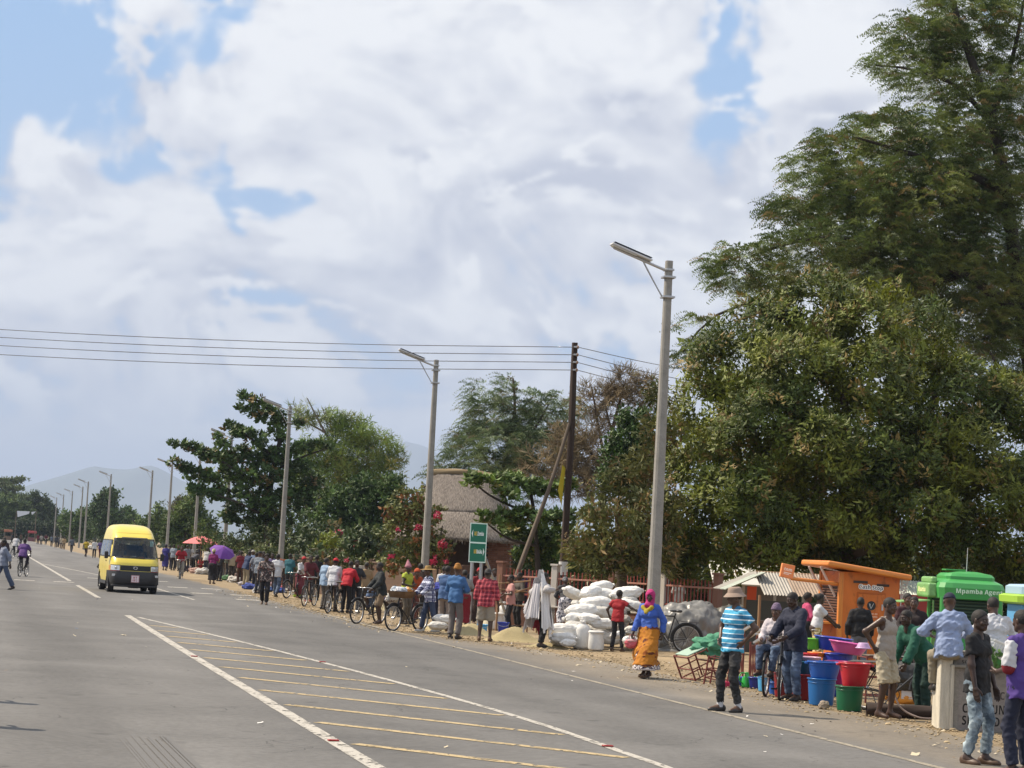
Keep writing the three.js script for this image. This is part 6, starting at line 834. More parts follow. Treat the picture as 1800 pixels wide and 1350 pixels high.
bucket('light blue bucket left of the parked bicycle wheels', BB_(1344, 1216), 0.13, 0.27, CLB, { taper: 0.82 });
bucket('deep blue bucket between the two bicycle wheels', BB_(1364, 1222), 0.14, 0.22, CB, {});
bucket('pinkish red basin by the striped-shirt man legs', BB_(1274, 1208), 0.13, 0.1, CPK, { name: 'basin', cat: 'basin' });
bucket('blue bucket beside the maize behind the pink shirt', BB_(884, 1112), 0.16, 0.28, CB2, { handle: true });
bucket('blue bucket by the red-checked man legs', BB_(848, 1112), 0.14, 0.22, CLB, { handle: true });
bucket('small blue bucket behind the tall bicycle', BB_(684, 1068), 0.2, 0.34, CB2, { handle: true });
{ const t = thing('watering_can', 'bright green plastic can with a spout', 'can', BB_(1312, 1209), 30 * R); part(t, 'body', lathe([[0.001, 0], [0.085, 0.005], [0.09, 0.03], [0.085, 0.17], [0.04, 0.21], [0.03, 0.26], [0.036, 0.27], [0.001, 0.272]], 26), plastic([0.03, 0.4, 0.06])); part(t, 'spout', bar(V3(0.07, 0.08, 0), V3(0.2, 0.22, 0), 0.022, 0.014, 10), plastic([0.03, 0.4, 0.06])); part(t, 'handle', limb([V3(-0.03, 0.25, 0), V3(-0.13, 0.25, 0), V3(-0.15, 0.14, 0), V3(-0.085, 0.07, 0)], 0.012, 0.012, 7, 14), plastic([0.03, 0.4, 0.06])); }
{ const o = part(scene, numbered('stone'), lump(0.075, 0.065, 0.07, 71, 0.3), mat([0.34, 0.28, 0.22], 0.95, { map: concreteTex })); o.position.copy(BB_(1448, 1247)).setY(0.06); tag(o, 'fist-sized pale stone in front of the big blue bucket', 'stone'); }
{ // orange sack and log by the bicycle at the wall
  const a = G(1590, 1245), t = thing('orange_bag', 'orange bag with a white printed label under the bicycle', 'bag', a.clone().setY(0.2), 6 * R); part(t, 'body', lump(0.32, 0.13, 0.16, 81, 0.15, 3), mat([0.62, 0.26, 0.03], 0.5)); part(t, 'label_patch', box(0.26, 0.13, 0.01, 0.02, 0.02, 0.158, 0.004), mat([0.6, 0.58, 0.58], 0.6));
  const l = part(scene, numbered('log'), limb([V3(-0.55, 0.09, 0), V3(0, 0.1, 0.04), V3(0.55, 0.09, 0)], 0.1, 0.09, 12, 12), DARKWOOD); l.position.copy(G(1588, 1262)); tag(l, 'dark log on the ground under the orange bag', 'log');
  const h = G(1575, 1262), p0 = V3(h.x - 0.1, 0.5, h.z), o = part(scene, numbered('hose'), limb([p0, V3(h.x + 0.05, 0.16, h.z + 0.08), V3(h.x + 0.28, 0.04, h.z + 0.14), V3(h.x + 0.6, 0.02, h.z + 0.06)], 0.014, 0.014, 7, 24), mat([0.3, 0.23, 0.2], 0.6)); tag(o, 'pale hose curving to the ground by the barefoot man', 'hose');
  const d = part(scene, numbered('dark_bag'), lump(0.3, 0.22, 0.16, 83, 0.2, 2.4), mat([0.035, 0.035, 0.034], 0.6)); d.position.copy(G(1592, 1246)).setY(0.5); tag(d, 'slack dark bag hanging on the bicycle by the wall', 'bag');
  const w = tableFrame('wooden bench frame behind the barefoot man', G(1560, 1236), 10, 0, 0.9, 0.75, 0.4, GREYWOOD); w.userData.category = 'bench';
}
// ---------------------------------------------------------------- parasols, wares spread along the roadside
function parasol(label, base, h, r, c, tilt, name = 'parasol') {
  const t = thing(name, label, 'parasol', base, 0), m = mat(c, 0.75); m.side = THREE.DoubleSide; const n = 8;
  for (let i = 0; i < n; i++) { const g = []; for (let k = 0; k < 5; k++) { const a0 = i / n * 6.28318, a1 = (i + 1) / n * 6.28318, r0 = r * k / 5, r1 = r * (k + 1) / 5, y = (q) => h - 0.42 * r * Math.pow(q / r, 1.6); g.push(quad(V3(Math.cos(a0) * r0 + 1e-4, y(r0), Math.sin(a0) * r0), V3(Math.cos(a1) * r0, y(r0), Math.sin(a1) * r0 + 1e-4), V3(Math.cos(a1) * r1, y(r1), Math.sin(a1) * r1), V3(Math.cos(a0) * r1, y(r1), Math.sin(a0) * r1))); } part(t, 'canopy_panel', g, m); }
  for (let i = 0; i < n; i++) { const a = i / n * 6.28318; part(t, 'rib', bar(V3(0, h - 0.02, 0), V3(Math.cos(a) * r, h - 0.43 * r, Math.sin(a) * r), 0.012, 0.008, 4), GREYWOOD); }
  part(t, 'pole', bar(V3(0, 0, 0), V3(0, h + 0.08, 0), 0.022, 0.022, 8), RAWWOOD); t.rotation.z = tilt[0] * R; t.rotation.x = tilt[1] * R; return t;
}
parasol('large faded red parasol over the roadside sellers', V3(AT(350, 1010, 139).x, 0, -139), 2.35, 1.28, [0.6, 0.15, 0.15], [0, 0]);
const wares = [[440, 1036, 0.34, [0.05, 0.08, 0.3], 'blue'], [430, 1030, 0.3, [0.6, 0.55, 0.56], 'pinkish white'], [455, 1042, 0.35, [0.62, 0.62, 0.62], 'white'], [470, 1040, 0.28, [0.06, 0.12, 0.32], 'royal blue'], [412, 1024, 0.4, [0.5, 0.47, 0.42], 'cream'], [400, 1020, 0.35, [0.08, 0.18, 0.07], 'green'], [390, 1014, 0.4, [0.55, 0.5, 0.46], 'pale'], [405, 1012, 0.35, [0.1, 0.06, 0.05], 'brown'], [418, 1016, 0.35, [0.16, 0.1, 0.08], 'dark'], [345, 1008, 0.45, [0.5, 0.32, 0.26], 'peach'], [358, 1010, 0.5, [0.62, 0.6, 0.56], 'whitish'], [330, 1004, 0.45, [0.12, 0.08, 0.08], 'dark brown'], [322, 1001, 0.4, [0.4, 0.34, 0.28], 'tan'], [500, 1038, 0.3, [0.32, 0.03, 0.05], 'crimson'], [508, 1030, 0.35, [0.26, 0.2, 0.46], 'lilac'], [492, 1042, 0.3, [0.05, 0.1, 0.4], 'dark blue'], [526, 1050, 0.3, [0.3, 0.42, 0.04], 'lime green'], [518, 1046, 0.24, [0.6, 0.58, 0.52], 'off-white'], [478, 1030, 0.3, [0.6, 0.4, 0.42], 'rosy'], [640, 1068, 0.3, [0.6, 0.58, 0.5], 'cream white'], [655, 1062, 0.4, [0.3, 0.28, 0.25], 'grey'], [160, 966, 0.7, [0.62, 0.6, 0.56], 'white roadside'], [335, 975, 0.6, [0.62, 0.6, 0.58], 'white covered']];
wares.forEach(([x, y, r, c, n], i) => { const t = thing('wares_bundle', `${n} bundle of wares on the ground ${x < 380 ? 'under the red parasol' : x < 475 ? 'beside the purple umbrella sellers' : x < 600 ? 'by the third street lamp' : 'behind the parked bicycles'}, ${['lying flat', 'heaped up', 'half folded', 'loosely piled'][i % 4]}`, 'bundle', G(x, y), i * 0.7); part(t, 'cloth', lump(r, r * 0.45, r * 0.7, i * 3.1, 0.45, 2.2).translate(0, r * 0.3, 0), mat(c, 0.85, { map: weave })); if (i % 2) part(t, 'fold', lump(r * 0.6, r * 0.16, r * 0.5, i * 2.3 + 9, 0.5, 2).translate(r * 0.2, r * 0.62, 0.06), mat([c[0] * 0.7 + 0.1, c[1] * 0.7 + 0.1, c[2] * 0.7 + 0.1], 0.85, { map: weave })); });
{ const a = G(530, 1046); const t = thing('crate_stack', 'orange slatted crate behind the third street lamp', 'crate', V3(AT(508, 1020, 98).x, 0, -98), 0); for (let i = 0; i < 9; i++) part(t, 'slat', box(0.9, 0.09, 0.05, 0, 0.2 + i * 0.14, 0.3, 0.01), mat([0.4, 0.13, 0.06], 0.8)); for (const e of [-0.42, 0.42]) part(t, 'upright', box(0.07, 1.4, 0.06, e, 0.7, 0.26, 0.01), mat([0.3, 0.1, 0.05], 0.8)); void a; }
// far end of the road: stalls and a banner
[['red market stall by the far road end, leftmost', 6, 943, 430, [0.36, 0.08, 0.05]], ['orange market stall by the far road end', 14, 942, 425, [0.34, 0.13, 0.07]], ['red market stall at the far road end beside the rubble', 56, 945, 420, [0.34, 0.05, 0.06]]].forEach(([l, x, y, z, c]) => { const p = AT(x, y, z), t = thing('roadside_stall', l, 'stall', V3(p.x, 0, p.z), 0); part(t, 'awning', box(1.6, 0.5, 1.0, 0, 1.9, 0, 0.1), mat(c, 0.8)); for (const [a, b] of [[-0.7, -0.4], [0.7, -0.4], [-0.7, 0.4], [0.7, 0.4]]) part(t, 'post', bar(V3(a, 0, b), V3(a, 1.7, b), 0.05, 0.05, 5), GREYWOOD); part(t, 'counter', box(1.5, 0.8, 0.6, 0, 0.4, 0.1, 0.05), mat([c[0] * 0.5, c[1] * 0.6 + 0.03, c[2] * 0.6 + 0.03], 0.8)); });
{ const t = thing('white_banner', 'white banner hung between trees over the far road end', 'banner', V3(0, 0, 0), 0), z = 405; const q = (pts) => { const p = pts.map(([x, y]) => AT(x, y, z)); return merge([quad(...p), quad(...p.map((v) => v.clone().add(V3(0, 0, -0.04))))]); }; part(t, 'cloth', q([[31, 909], [51, 903], [52, 899], [30, 898]]), mat([0.62, 0.65, 0.7], 0.8)); part(t, 'torn_corner', q([[56, 905], [58, 904], [63, 899], [55, 900]]), mat([0.62, 0.65, 0.7], 0.8)); for (const x of [29, 64]) { const a = AT(x, 899, z); part(t, 'pole', bar(V3(a.x, 0, a.z), a, 0.08, 0.06, 6), GREYWOOD); } }
// ---------------------------------------------------------------- people
const STAND = {}, WALK = { feetL: [0.09, 0.26, 0, 8, -12], feetR: [-0.09, -0.24, 0.05, 8, 30], hipY: 0.925, handL: [0.25, 0.88, -0.16], handR: [-0.25, 0.9, 0.24], lean: 4 };
const FOLD = { handL: [0.1, 1.16, 0.22], handR: [-0.1, 1.12, 0.23], elbowL: [1, -0.6, -0.4], elbowR: [-1, -0.6, -0.4] }, HIPS = { handL: [0.2, 1.0, 0.02], handR: [-0.2, 1.0, 0.02], elbowL: [1, 0, -0.5], elbowR: [-1, 0, -0.5] };
const REACH = { lean: 18, handL: [0.15, 1.0, 0.5], handR: [-0.15, 1.0, 0.5], elbowL: [0.6, -0.8, -0.2], elbowR: [-0.6, -0.8, -0.2], grip: 1 }, BEND = { lean: 62, hip: [0, -0.14], handL: [0.14, 0.55, 0.52], handR: [-0.14, 0.5, 0.5], head: [0, -25], knee: 0.2 };
const HOLDBAR = { lean: 8, handL: [0.26, 0.98, 0.34], handR: [-0.1, 1.0, 0.38], grip: 1, elbowL: [0.8, -0.6, -0.4], elbowR: [-0.8, -0.6, -0.4] };
const RIDE = { hipY: 1.0, hip: [0, -0.28], lean: 24, feetL: [0.12, 0.06, 0.14], feetR: [-0.12, 0.0, 0.42], handL: [0.25, 1.0, 0.18], handR: [-0.25, 1.0, 0.18], grip: 1, elbowL: [0.8, -0.6, -0.4], elbowR: [-0.8, -0.6, -0.4], head: [0, -12] };
const CROUCH = { hipY: 0.3, hip: [0, -0.2], lean: 32, feetL: [0.16, 0.08], feetR: [-0.16, 0.08], handL: [0.16, 0.55, 0.42], handR: [-0.16, 0.5, 0.42], knee: 0.5 };
const SITWALL = { hipY: 0.1, hip: [0, 0], lean: 10, feetL: [0.12, 0.5, -0.5], feetR: [-0.12, 0.5, -0.5], knee: 0.2, handL: [0.16, 0.3, 0.32], handR: [-0.16, 0.3, 0.32], elbowL: [0.8, -0.4, -0.5], elbowR: [-0.8, -0.4, -0.5] };
const SEAT = { hipY: 0.52, hip: [0, -0.2], lean: 8, feetL: [0.12, 0.22], feetR: [-0.12, 0.22], handL: [0.14, 0.7, 0.2], handR: [-0.14, 0.7, 0.2] };
const who = (px, py, h, turn, label, wear, pose = STAND, o = {}) => person({ at: G(px, py), h, turn, label, wear, pose, ...o });
// nearest, by the school wall
who(1713, 1346, 1.72, 50, 'young man in black printed T-shirt and light ripped jeans before the school wall', { top: [BLACK, 0.62, -0.14], bottom: ['trousers', CL.lightDenim, { knee: 0.066, cuff: 0.056, short: 0.04, wrinkle: 0.013 }], hair: 'short', shoes: BROWNSHOE }, { handR: [-0.23, 0.83, 0.1], handL: [0.22, 0.85, 0.12], head: [-8, 2], feetL: [0.1, 0.08], feetR: [-0.1, -0.05], lean: 0 }, { lod: 'near' });
{ const p = person({ at: G(1792, 1366), h: 1.76, turn: 215, lod: 'near', label: 'man in purple and white top and navy trousers seen from behind', wear: { top: [PURP, 0.5, -0.14, 0.014], bottom: ['trousers', NAVY, { knee: 0.07 }], hair: 'short', shoes: SHOE }, pose: { handL: [0.1, 1.08, 0.26], handR: [-0.16, 1.1, 0.24], head: [0, 4] } });
  for (const s of ['L', 'R']) part(p.t, 'sleeve', cloth(union([bone(p.sh[s].clone().lerp(p.arm[s].el, 0.12), p.sh[s].clone().lerp(p.arm[s].el, 0.82), 0.072, 0.074)], 0.02), [bone(p.sh[s], p.arm[s].el, 0.075)], 0.014, { wrinkle: 0.01 }), W_, 'white sleeve'); for (const s of ['L', 'R']) part(p.t, 'cuff', cloth(union([bone(p.sh[s].clone().lerp(p.arm[s].el, 0.82), p.sh[s].clone().lerp(p.arm[s].el, 0.98), 0.07, 0.068)], 0.02), [bone(p.sh[s], p.arm[s].el, 0.075)], 0.014), DKRED, 'maroon cuff'); part(p.t, 'side_panel', cloth(union([bone(p.tor(-0.1, 0.1, -0.1), p.tor(-0.11, 0.3, -0.08), 0.045, 0.04)], 0.02), [bone(p.tor(-0.1, 0.05, -0.1), p.tor(-0.1, 0.35, -0.1), 0.06)], 0.014), W_, 'white side panel'); }
{ const b = G(1672, 1288), b2 = G(1755, 1290); person({ at: V3(b.x, 0, b.z - 0.32), lift: 1.0, h: 1.72, turn: 176, lod: 'near', wide: 1.0, label: 'man in pale blue shirt and navy cap sitting on the school wall', wear: { top: [plain(0x8f9fc0), 1.5, -0.1, 0.02], topWrinkle: 0.012, bottom: ['trousers', KHAKI], hat: ['cap', NAVY], shoes: SHOE }, pose: { ...SITWALL, handL: [0.22, 0.28, 0.3], head: [-4, 8] } });
  person({ at: V3(b2.x, 0, b2.z - 0.34), lift: 0.98, h: 1.72, turn: 186, lod: 'near', wide: 1.0, label: 'man in white shirt sitting on the school wall beside the basket', wear: { top: [W_, 1.2, -0.1, 0.02], topWrinkle: 0.014, bottom: ['trousers', BLACK], hair: 'short', shoes: SHOE }, pose: { ...SITWALL, head: [6, 10] } }); }
who(1552, 1264, 1.74, 52, 'barefoot man in grey vest and cream shorts with hands behind hips', { top: [plain(0xa39a90), 0, -0.1], bottom: ['shorts', plain(0xb3a88f), { cuff: 0.1, wrinkle: 0.013 }], hair: 'short' }, { handR: [-0.2, 1.02, -0.08], handL: [0.2, 1.0, -0.06], elbowR: [-0.7, 0.1, -1], elbowL: [0.7, 0, -1], head: [2, 4], feetL: [0.09, 0.06], feetR: [-0.09, -0.03], lean: 3 }, { lod: 'near', skin: SKINS[0] });
who(1283, 1254, 1.76, -62, 'man in blue and white striped polo shirt, bucket hat and black jeans', { top: [CL.stripes, 0.66, -0.1, 0.014], bottom: ['trousers', CL.blackDenim, { knee: 0.066, cuff: 0.05, short: 0.05, wrinkle: 0.012 }], socks: W_, shoes: SHOE, hair: 'short', hat: ['bucket', plain(0x9a8678)] }, { handL: [0.21, 1.0, -0.03], elbowL: [0.8, 0.1, -0.8], handR: [-0.2, 1.02, 0.08], elbowR: [-0.9, 0, -0.4], feetL: [0.11, -0.06, 0, 14], feetR: [-0.11, 0.1, 0, 10], head: [-14, 6], lean: -2 }, { lod: 'near' });
{ const p = who(1137, 1194, 1.6, -38, 'woman in magenta headscarf, blue blouse and golden patterned wrap skirt', { top: [plain(0x3f62b8), 1.9, -0.02, 0.016], bottom: ['skirt', CL.chitenje, { hem: 0.27, flare: 0.065, wrinkle: 0.009 }], shoes: SANDAL, hat: ['hijab', MAG] }, { feetL: [0.11, 0.3, 0, 6, -8], feetR: [-0.1, -0.2, 0.02, 6, 16], hipY: 0.93, handR: [-0.24, 0.87, 0.2], handL: [0.25, 0.88, -0.1], grip: 1, head: [26, 4] }, { lod: 'near', female: true });
  const L = p.leg; part(p.t, 'skirt_border', cloth((x, y, z) => Math.max(union([bone(L.L.kn, V3(L.L.an.x, 0.16, L.L.an.z), 0.18, 0.222), bone(L.R.kn, V3(L.R.an.x, 0.16, L.R.an.z), 0.18, 0.222), bone(V3(0, 0.5, 0.02), V3(0, 0.16, 0.02), 0.185, 0.222)], 0.09)(x, y, z), y - 0.29, 0.185 - y), [bone(V3(L.L.an.x, 0.24, L.L.an.z), V3(L.R.an.x, 0.24, L.R.an.z), 0.25)], 0.014, { wrinkle: 0.012 }), CL.border, 'patterned white hem border'); part(p.t, 'collar_scarf', cloth(union([bone(p.tor(-0.1, 0.46, 0.08), p.tor(0.02, 0.36, 0.12), 0.045, 0.03), bone(p.tor(0.1, 0.46, 0.08), p.tor(-0.01, 0.36, 0.12), 0.045, 0.03)], 0.03), [bone(p.tor(-0.1, 0.46, 0.08), p.tor(0.1, 0.36, 0.12), 0.06)], 0.014), YEL, 'yellow edge of the scarf');
  const hw = p.arm.R.wr.clone().multiplyScalar(p.k).applyAxisAngle(V3(0, 1, 0), p.t.rotation.y).add(p.t.position); const g = thing('hand_bag', 'pinkish red bag held by the woman in the golden skirt', 'bag', hw.clone().add(V3(-0.02, -0.2, 0.02))); part(g, 'body', lump(0.11, 0.085, 0.07, 3, 0.25, 2.6), mat([0.5, 0.09, 0.11], 0.6)); part(g, 'flap', lump(0.09, 0.03, 0.06, 5, 0.2).translate(0, 0.055, 0.015), mat([0.56, 0.3, 0.3], 0.6)); part(g, 'strap', limb([V3(-0.06, 0.06, 0), V3(-0.03, 0.16, 0), V3(0.03, 0.16, 0), V3(0.06, 0.06, 0)], 0.008, 0.008, 6, 12), mat([0.4, 0.06, 0.08], 0.6)); }
// bicycle pair by the buckets
const bk = G(1378, 1229); bicycle('black bicycle seen end-on with the navy-jacket man beside the buckets', G(1372, 1228), -10, 0x16171a); bicycle('second black bicycle seen end-on, carrying the white-topped person', G(1354, 1222), -16, 0x16171a);
who(1394, 1233, 1.72, -55, 'man in navy hooded jacket and jeans holding a bicycle by the buckets', { top: [NAVY, 1.9, -0.14, 0.03], bottom: ['trousers', CL.denim, { knee: 0.076 }], shoes: SHOE, hair: 'short' }, { handL: [0.16, 1.02, 0.36], handR: [-0.2, 1.0, 0.34], grip: 1, lean: 6, head: [-6, 12], elbowL: [0.8, -0.7, -0.3], elbowR: [-0.8, -0.7, -0.3] }, { lod: 'near', wide: 1.05 });
{ const c = G(1356, 1226); person({ at: V3(c.x, 0, c.z - 0.15), lift: 0.28, h: 1.55, turn: -30, lod: 'near', female: true, label: 'person in white top and knitted cap seated on the bicycle, facing the rider', wear: { top: [plain(0xc4bcc0), 1.6, -0.12, 0.02], bottom: ['trousers', CL.denim], hat: ['beanie', plain(0x6a5a72)], shoes: SHOE }, pose: { ...SEAT, hipY: 0.58, feetL: [0.1, 0.26, 0.06], feetR: [-0.14, 0.24, 0.06], handL: [0.2, 0.72, 0.22] } }); }
who(1432, 1176, 1.6, 95, 'woman in white top and patterned trousers at the orange kiosk counter', { top: [W_, 0.7, -0.08, 0.014], bottom: ['trousers', CL.prints, { knee: 0.1, cuff: 0.1 }], hair: 'tied', shoes: SHOE }, { ...REACH, lean: 6 }, { female: true });
who(1414, 1166, 1.58, 100, 'person in pink top just behind the white-topped woman', { top: [plain(0xb8446e), 1.2, -0.1, 0.016], bottom: ['skirt', BLACK], hair: 'thick', shoes: SHOE }, { ...FOLD }, { female: true });
who(1508, 1192, 1.6, 176, 'boy in black jacket facing the orange kiosk door', { top: [BLACK, 1.9, -0.06, 0.024], bottom: ['trousers', plain(0x6c7280)], hair: 'short', shoes: SHOE }, { handL: [0.26, 0.9, 0.1], handR: [-0.26, 0.9, 0.1] });
bicycle('grey bicycle leaning by the school wall, front wheel showing', G(1580, 1254), 52, 0x3a3d42, { tilt: 6 });
who(1622, 1262, 1.68, -66, 'man in dark green jacket with yellow stripes leaning over a bicycle', { top: [GREEN, 1.9, -0.16, 0.03], bottom: ['trousers', plain(0x16352e)], hair: 'short', shoes: SHOE }, { ...REACH, lean: 40, head: [10, -8], handL: [0.2, 0.74, 0.52], handR: [-0.2, 0.72, 0.46], elbowL: [0.3, -1, -0.2], elbowR: [-0.3, -1, -0.2] }, { lod: 'near', wide: 1.08 });
{ const q = scene.children[scene.children.length - 1]; const stripe = (c, x) => part(q, 'sleeve_stripe', limb([V3(-0.27 + x, 1.08, 0.3), V3(-0.26 + x, 0.99, 0.42), V3(-0.22 + x, 0.9, 0.48)], 0.03, 0.03, 8, 8), c); stripe(YEL, 0); stripe(W_, 0.045); }
who(1602, 1212, 1.7, -20, 'man in dark clothes standing behind the green jacket', { top: [plain(0x241a1c), 1.9, -0.12, 0.02], bottom: ['trousers', BLACK], hair: 'short', shoes: SHOE }, FOLD);
who(1589, 1200, 1.74, 20, 'tall man in dark maroon shirt in front of the maroon board', { top: [plain(0x3a1820), 0.7, -0.12, 0.02], bottom: ['trousers', BLACK], hair: 'short', shoes: SHOE });
// around the sacks
who(1083, 1146, 1.4, 150, 'boy in red T-shirt reaching towards the white sacks', { top: [plain(0x9c1c26), 0.5, -0.1, 0.016], bottom: ['trousers', plain(0x1c1c22), { knee: 0.07, cuff: 0.056 }], hair: 'thick', shoes: BROWNSHOE }, { handR: [-0.42, 1.2, 0.3], handL: [0.36, 1.0, 0.16], feetL: [0.16, 0.02], feetR: [-0.14, 0.06], lean: 4 });
{ const p = who(950, 1139, 1.72, 120, 'person draped in hanging white cloths for sale, black legs showing', { top: [plain(0xb6b2b0), 1.9, -0.1, 0.03], bottom: ['trousers', plain(0x1a1a1e)], hair: 'short', shoes: SHOE }, { handL: [0.34, 1.25, 0.2], handR: [-0.34, 1.35, 0.1], feetL: [0.08, 0.05], feetR: [-0.06, -0.05] });
  const drape = (pts, w0, w1, y0, y1, m, seed, label) => { const n = 30, rows = 16, pos = [], uv = [], ix = []; for (let j = 0; j <= rows; j++) for (let i = 0; i <= n; i++) { const u = i / n, v = j / rows, a = lerp(pts[0], pts[1], u), rad = lerp(w0, w1, Math.pow(v, 0.8)) * (1 + 0.16 * noise(u * 9 + seed, v * 1.5) + 0.08 * Math.sin(u * 40 + seed) * v); pos.push(Math.sin(a) * rad, lerp(y0, y1 + 0.22 * noise(u * 3.1, seed * 1.7) + 0.05 * noise(u * 14, seed), v), Math.cos(a) * rad * 0.85); uv.push(u * 2, v * 2); } for (let j = 0; j < rows; j++) for (let i = 0; i < n; i++) { const a = j * (n + 1) + i; ix.push(a, a + n + 1, a + 1, a + 1, a + n + 1, a + n + 2); } const g = new THREE.BufferGeometry(); g.setAttribute('position', new THREE.Float32BufferAttribute(pos, 3)); g.setAttribute('uv', new THREE.Float32BufferAttribute(uv, 2)); g.setIndex(ix); g.computeVertexNormals(); const c = thing('hanging_cloth', label, 'cloth', p.t.position.clone(), p.t.rotation.y, 'white cloths carried for sale'); part(c, 'sheet', g, m); };
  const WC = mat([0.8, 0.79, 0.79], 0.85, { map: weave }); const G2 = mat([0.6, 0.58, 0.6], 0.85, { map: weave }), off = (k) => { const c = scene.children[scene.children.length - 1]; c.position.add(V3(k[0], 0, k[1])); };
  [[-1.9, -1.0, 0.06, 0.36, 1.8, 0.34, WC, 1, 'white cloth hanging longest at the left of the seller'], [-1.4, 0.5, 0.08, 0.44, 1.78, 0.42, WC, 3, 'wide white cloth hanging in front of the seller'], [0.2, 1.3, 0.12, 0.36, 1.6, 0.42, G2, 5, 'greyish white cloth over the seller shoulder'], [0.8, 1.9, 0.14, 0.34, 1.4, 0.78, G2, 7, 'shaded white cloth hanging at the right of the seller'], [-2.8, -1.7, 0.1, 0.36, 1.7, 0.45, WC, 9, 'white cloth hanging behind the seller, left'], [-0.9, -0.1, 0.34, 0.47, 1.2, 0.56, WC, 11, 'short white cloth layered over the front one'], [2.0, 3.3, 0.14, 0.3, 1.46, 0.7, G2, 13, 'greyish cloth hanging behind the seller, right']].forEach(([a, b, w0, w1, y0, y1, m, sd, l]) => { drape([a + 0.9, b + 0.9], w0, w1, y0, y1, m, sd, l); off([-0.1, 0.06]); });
  drape([0.9, 2.2], 0.18, 0.24, 0.62, 0.34, mat([0.3, 0.03, 0.05], 0.85, { map: weave }), 21, 'crimson cloth hanging at the seller knee'); }
who(992, 1112, 1.6, 190, 'woman in grey headscarf and zebra-print wrap bending over sacks', { top: [plain(0x3a3c42), 1.5, -0.04, 0.02], bottom: ['skirt', CL.zebra, { hem: 0.3, flare: 0.02 }], hat: ['scarf', plain(0x6a6c72)], shoes: SHOE }, { ...REACH, lean: 28 }, { female: true });
who(983, 1100, 1.7, 170, 'person in tan shirt behind the draped seller, lifting a hand', { top: [plain(0x9a8a6a), 1.3, -0.1, 0.02], bottom: ['trousers', BLACK], hat: ['scarf', plain(0xa58a70)], shoes: SHOE }, { handR: [-0.15, 1.5, 0.3] }, { female: true });
who(895, 1112, 1.55, -80, 'youth in pink and white T-shirt and black trousers by the maize heap', { top: [plain(0xb8857e), 0.7, -0.12, 0.018], bottom: ['trousers', plain(0x17171b)], hair: 'short', shoes: SHOE }, { ...FOLD, handR: [-0.12, 1.05, 0.3] });
who(910, 1104, 1.6, -60, 'person in grey top standing behind the pink-shirted youth', { top: [plain(0x4c463f), 1.5, -0.1, 0.02], bottom: ['trousers', BLACK], hair: 'short', shoes: SHOE }, FOLD);
who(851, 1128, 1.72, 172, 'man in red checked shirt and beige shorts seen from behind', { top: [CL.checkRed, 1.5, -0.12, 0.024], bottom: ['shorts', plain(0x9a9284), { cuff: 0.115, wrinkle: 0.012 }], hat: ['cap', plain(0x3c3c40), true], hair: 'short', shoes: SANDAL }, { handL: [0.3, 0.84, 0.04], handR: [-0.3, 0.86, 0.05], feetL: [0.13, 0], feetR: [-0.13, 0.02] }, { wide: 1.08 });
who(797, 1124, 1.78, 155, 'man in denim jacket and knitted orange cap with grey trousers', { top: [DENIMJ, 1.9, -0.1, 0.016], bottom: ['trousers', plain(0x6e6764), { knee: 0.08 }], hat: ['beanie', plain(0x9c6a2c)], shoes: SHOE }, { ...FOLD, handL: [0.06, 1.16, 0.26], handR: [-0.06, 1.12, 0.26], lean: 2, head: [8, 4] }, { wide: 0.98 });
who(779, 1110, 1.72, 165, 'man in blue shirt and pinkish trousers left of the denim jacket', { top: [plain(0x42608c), 1.9, -0.12, 0.02], bottom: ['trousers', plain(0x8e827c)], hair: 'short', shoes: BROWNSHOE }, { ...REACH, lean: 10 });
who(812, 1108, 1.62, 200, 'woman in long crimson wrap behind the denim jacket man', { top: [plain(0x8c8a88), 0.8, -0.05, 0.016], bottom: ['skirt', DKRED, { hem: 0.22 }], hair: 'short', shoes: SANDAL }, FOLD, { female: true });
who(838, 1098, 1.66, 20, 'woman in red headscarf behind the road sign post', { top: [plain(0x7a1c24), 1.5, -0.05, 0.02], bottom: ['skirt', plain(0x2c2024)], hat: ['scarf', plain(0xa01f2c)], shoes: SANDAL }, FOLD, { female: true });
who(825, 1092, 1.7, 40, 'man in dark clothes behind the sign posts', { top: [plain(0x24262c), 1.9, -0.12, 0.02], bottom: ['trousers', BLACK], hair: 'short', shoes: SHOE }, FOLD);
who(770, 1092, 1.62, 170, 'person in royal blue top crouching low by the pale sacks', { top: [plain(0x27348c), 1.5, -0.05, 0.02], bottom: ['trousers', plain(0x232a4a)], hair: 'short', shoes: SHOE }, BEND);
who(776, 1086, 1.62, 160, 'person in white top behind the blue crouching person', { top: [W_, 0.8, -0.1, 0.02], bottom: ['trousers', plain(0x2a2a30)], hair: 'short', shoes: SHOE });
bicycle('black bicycle with a wicker tray pushed by the checked-shirt man', G(714, 1110), -36, 0x16171a);
{ const c = G(702, 1110), t = thing('wicker_tray', 'brown wicker tray of pale goods on the bicycle carrier', 'tray', c.clone().setY(0.86), 0.5); part(t, 'tray', lathe([[0.001, 0], [0.3, 0.0], [0.36, 0.16], [0.38, 0.17], [0.34, 0.15], [0.28, 0.03], [0.001, 0.03]], 30), mat([0.2, 0.12, 0.06], 0.9, { map: woodTex })); for (let i = 0; i < 7; i++) part(t, 'goods', lump(0.11, 0.09, 0.1, i * 3 + 2, 0.4).translate(Math.cos(i * 2.4) * 0.17, 0.18, Math.sin(i * 2.4) * 0.17), mat(i === 3 ? [0.6, 0.3, 0.1] : i % 2 ? [0.66, 0.66, 0.68] : [0.45, 0.5, 0.56], 0.6)); }
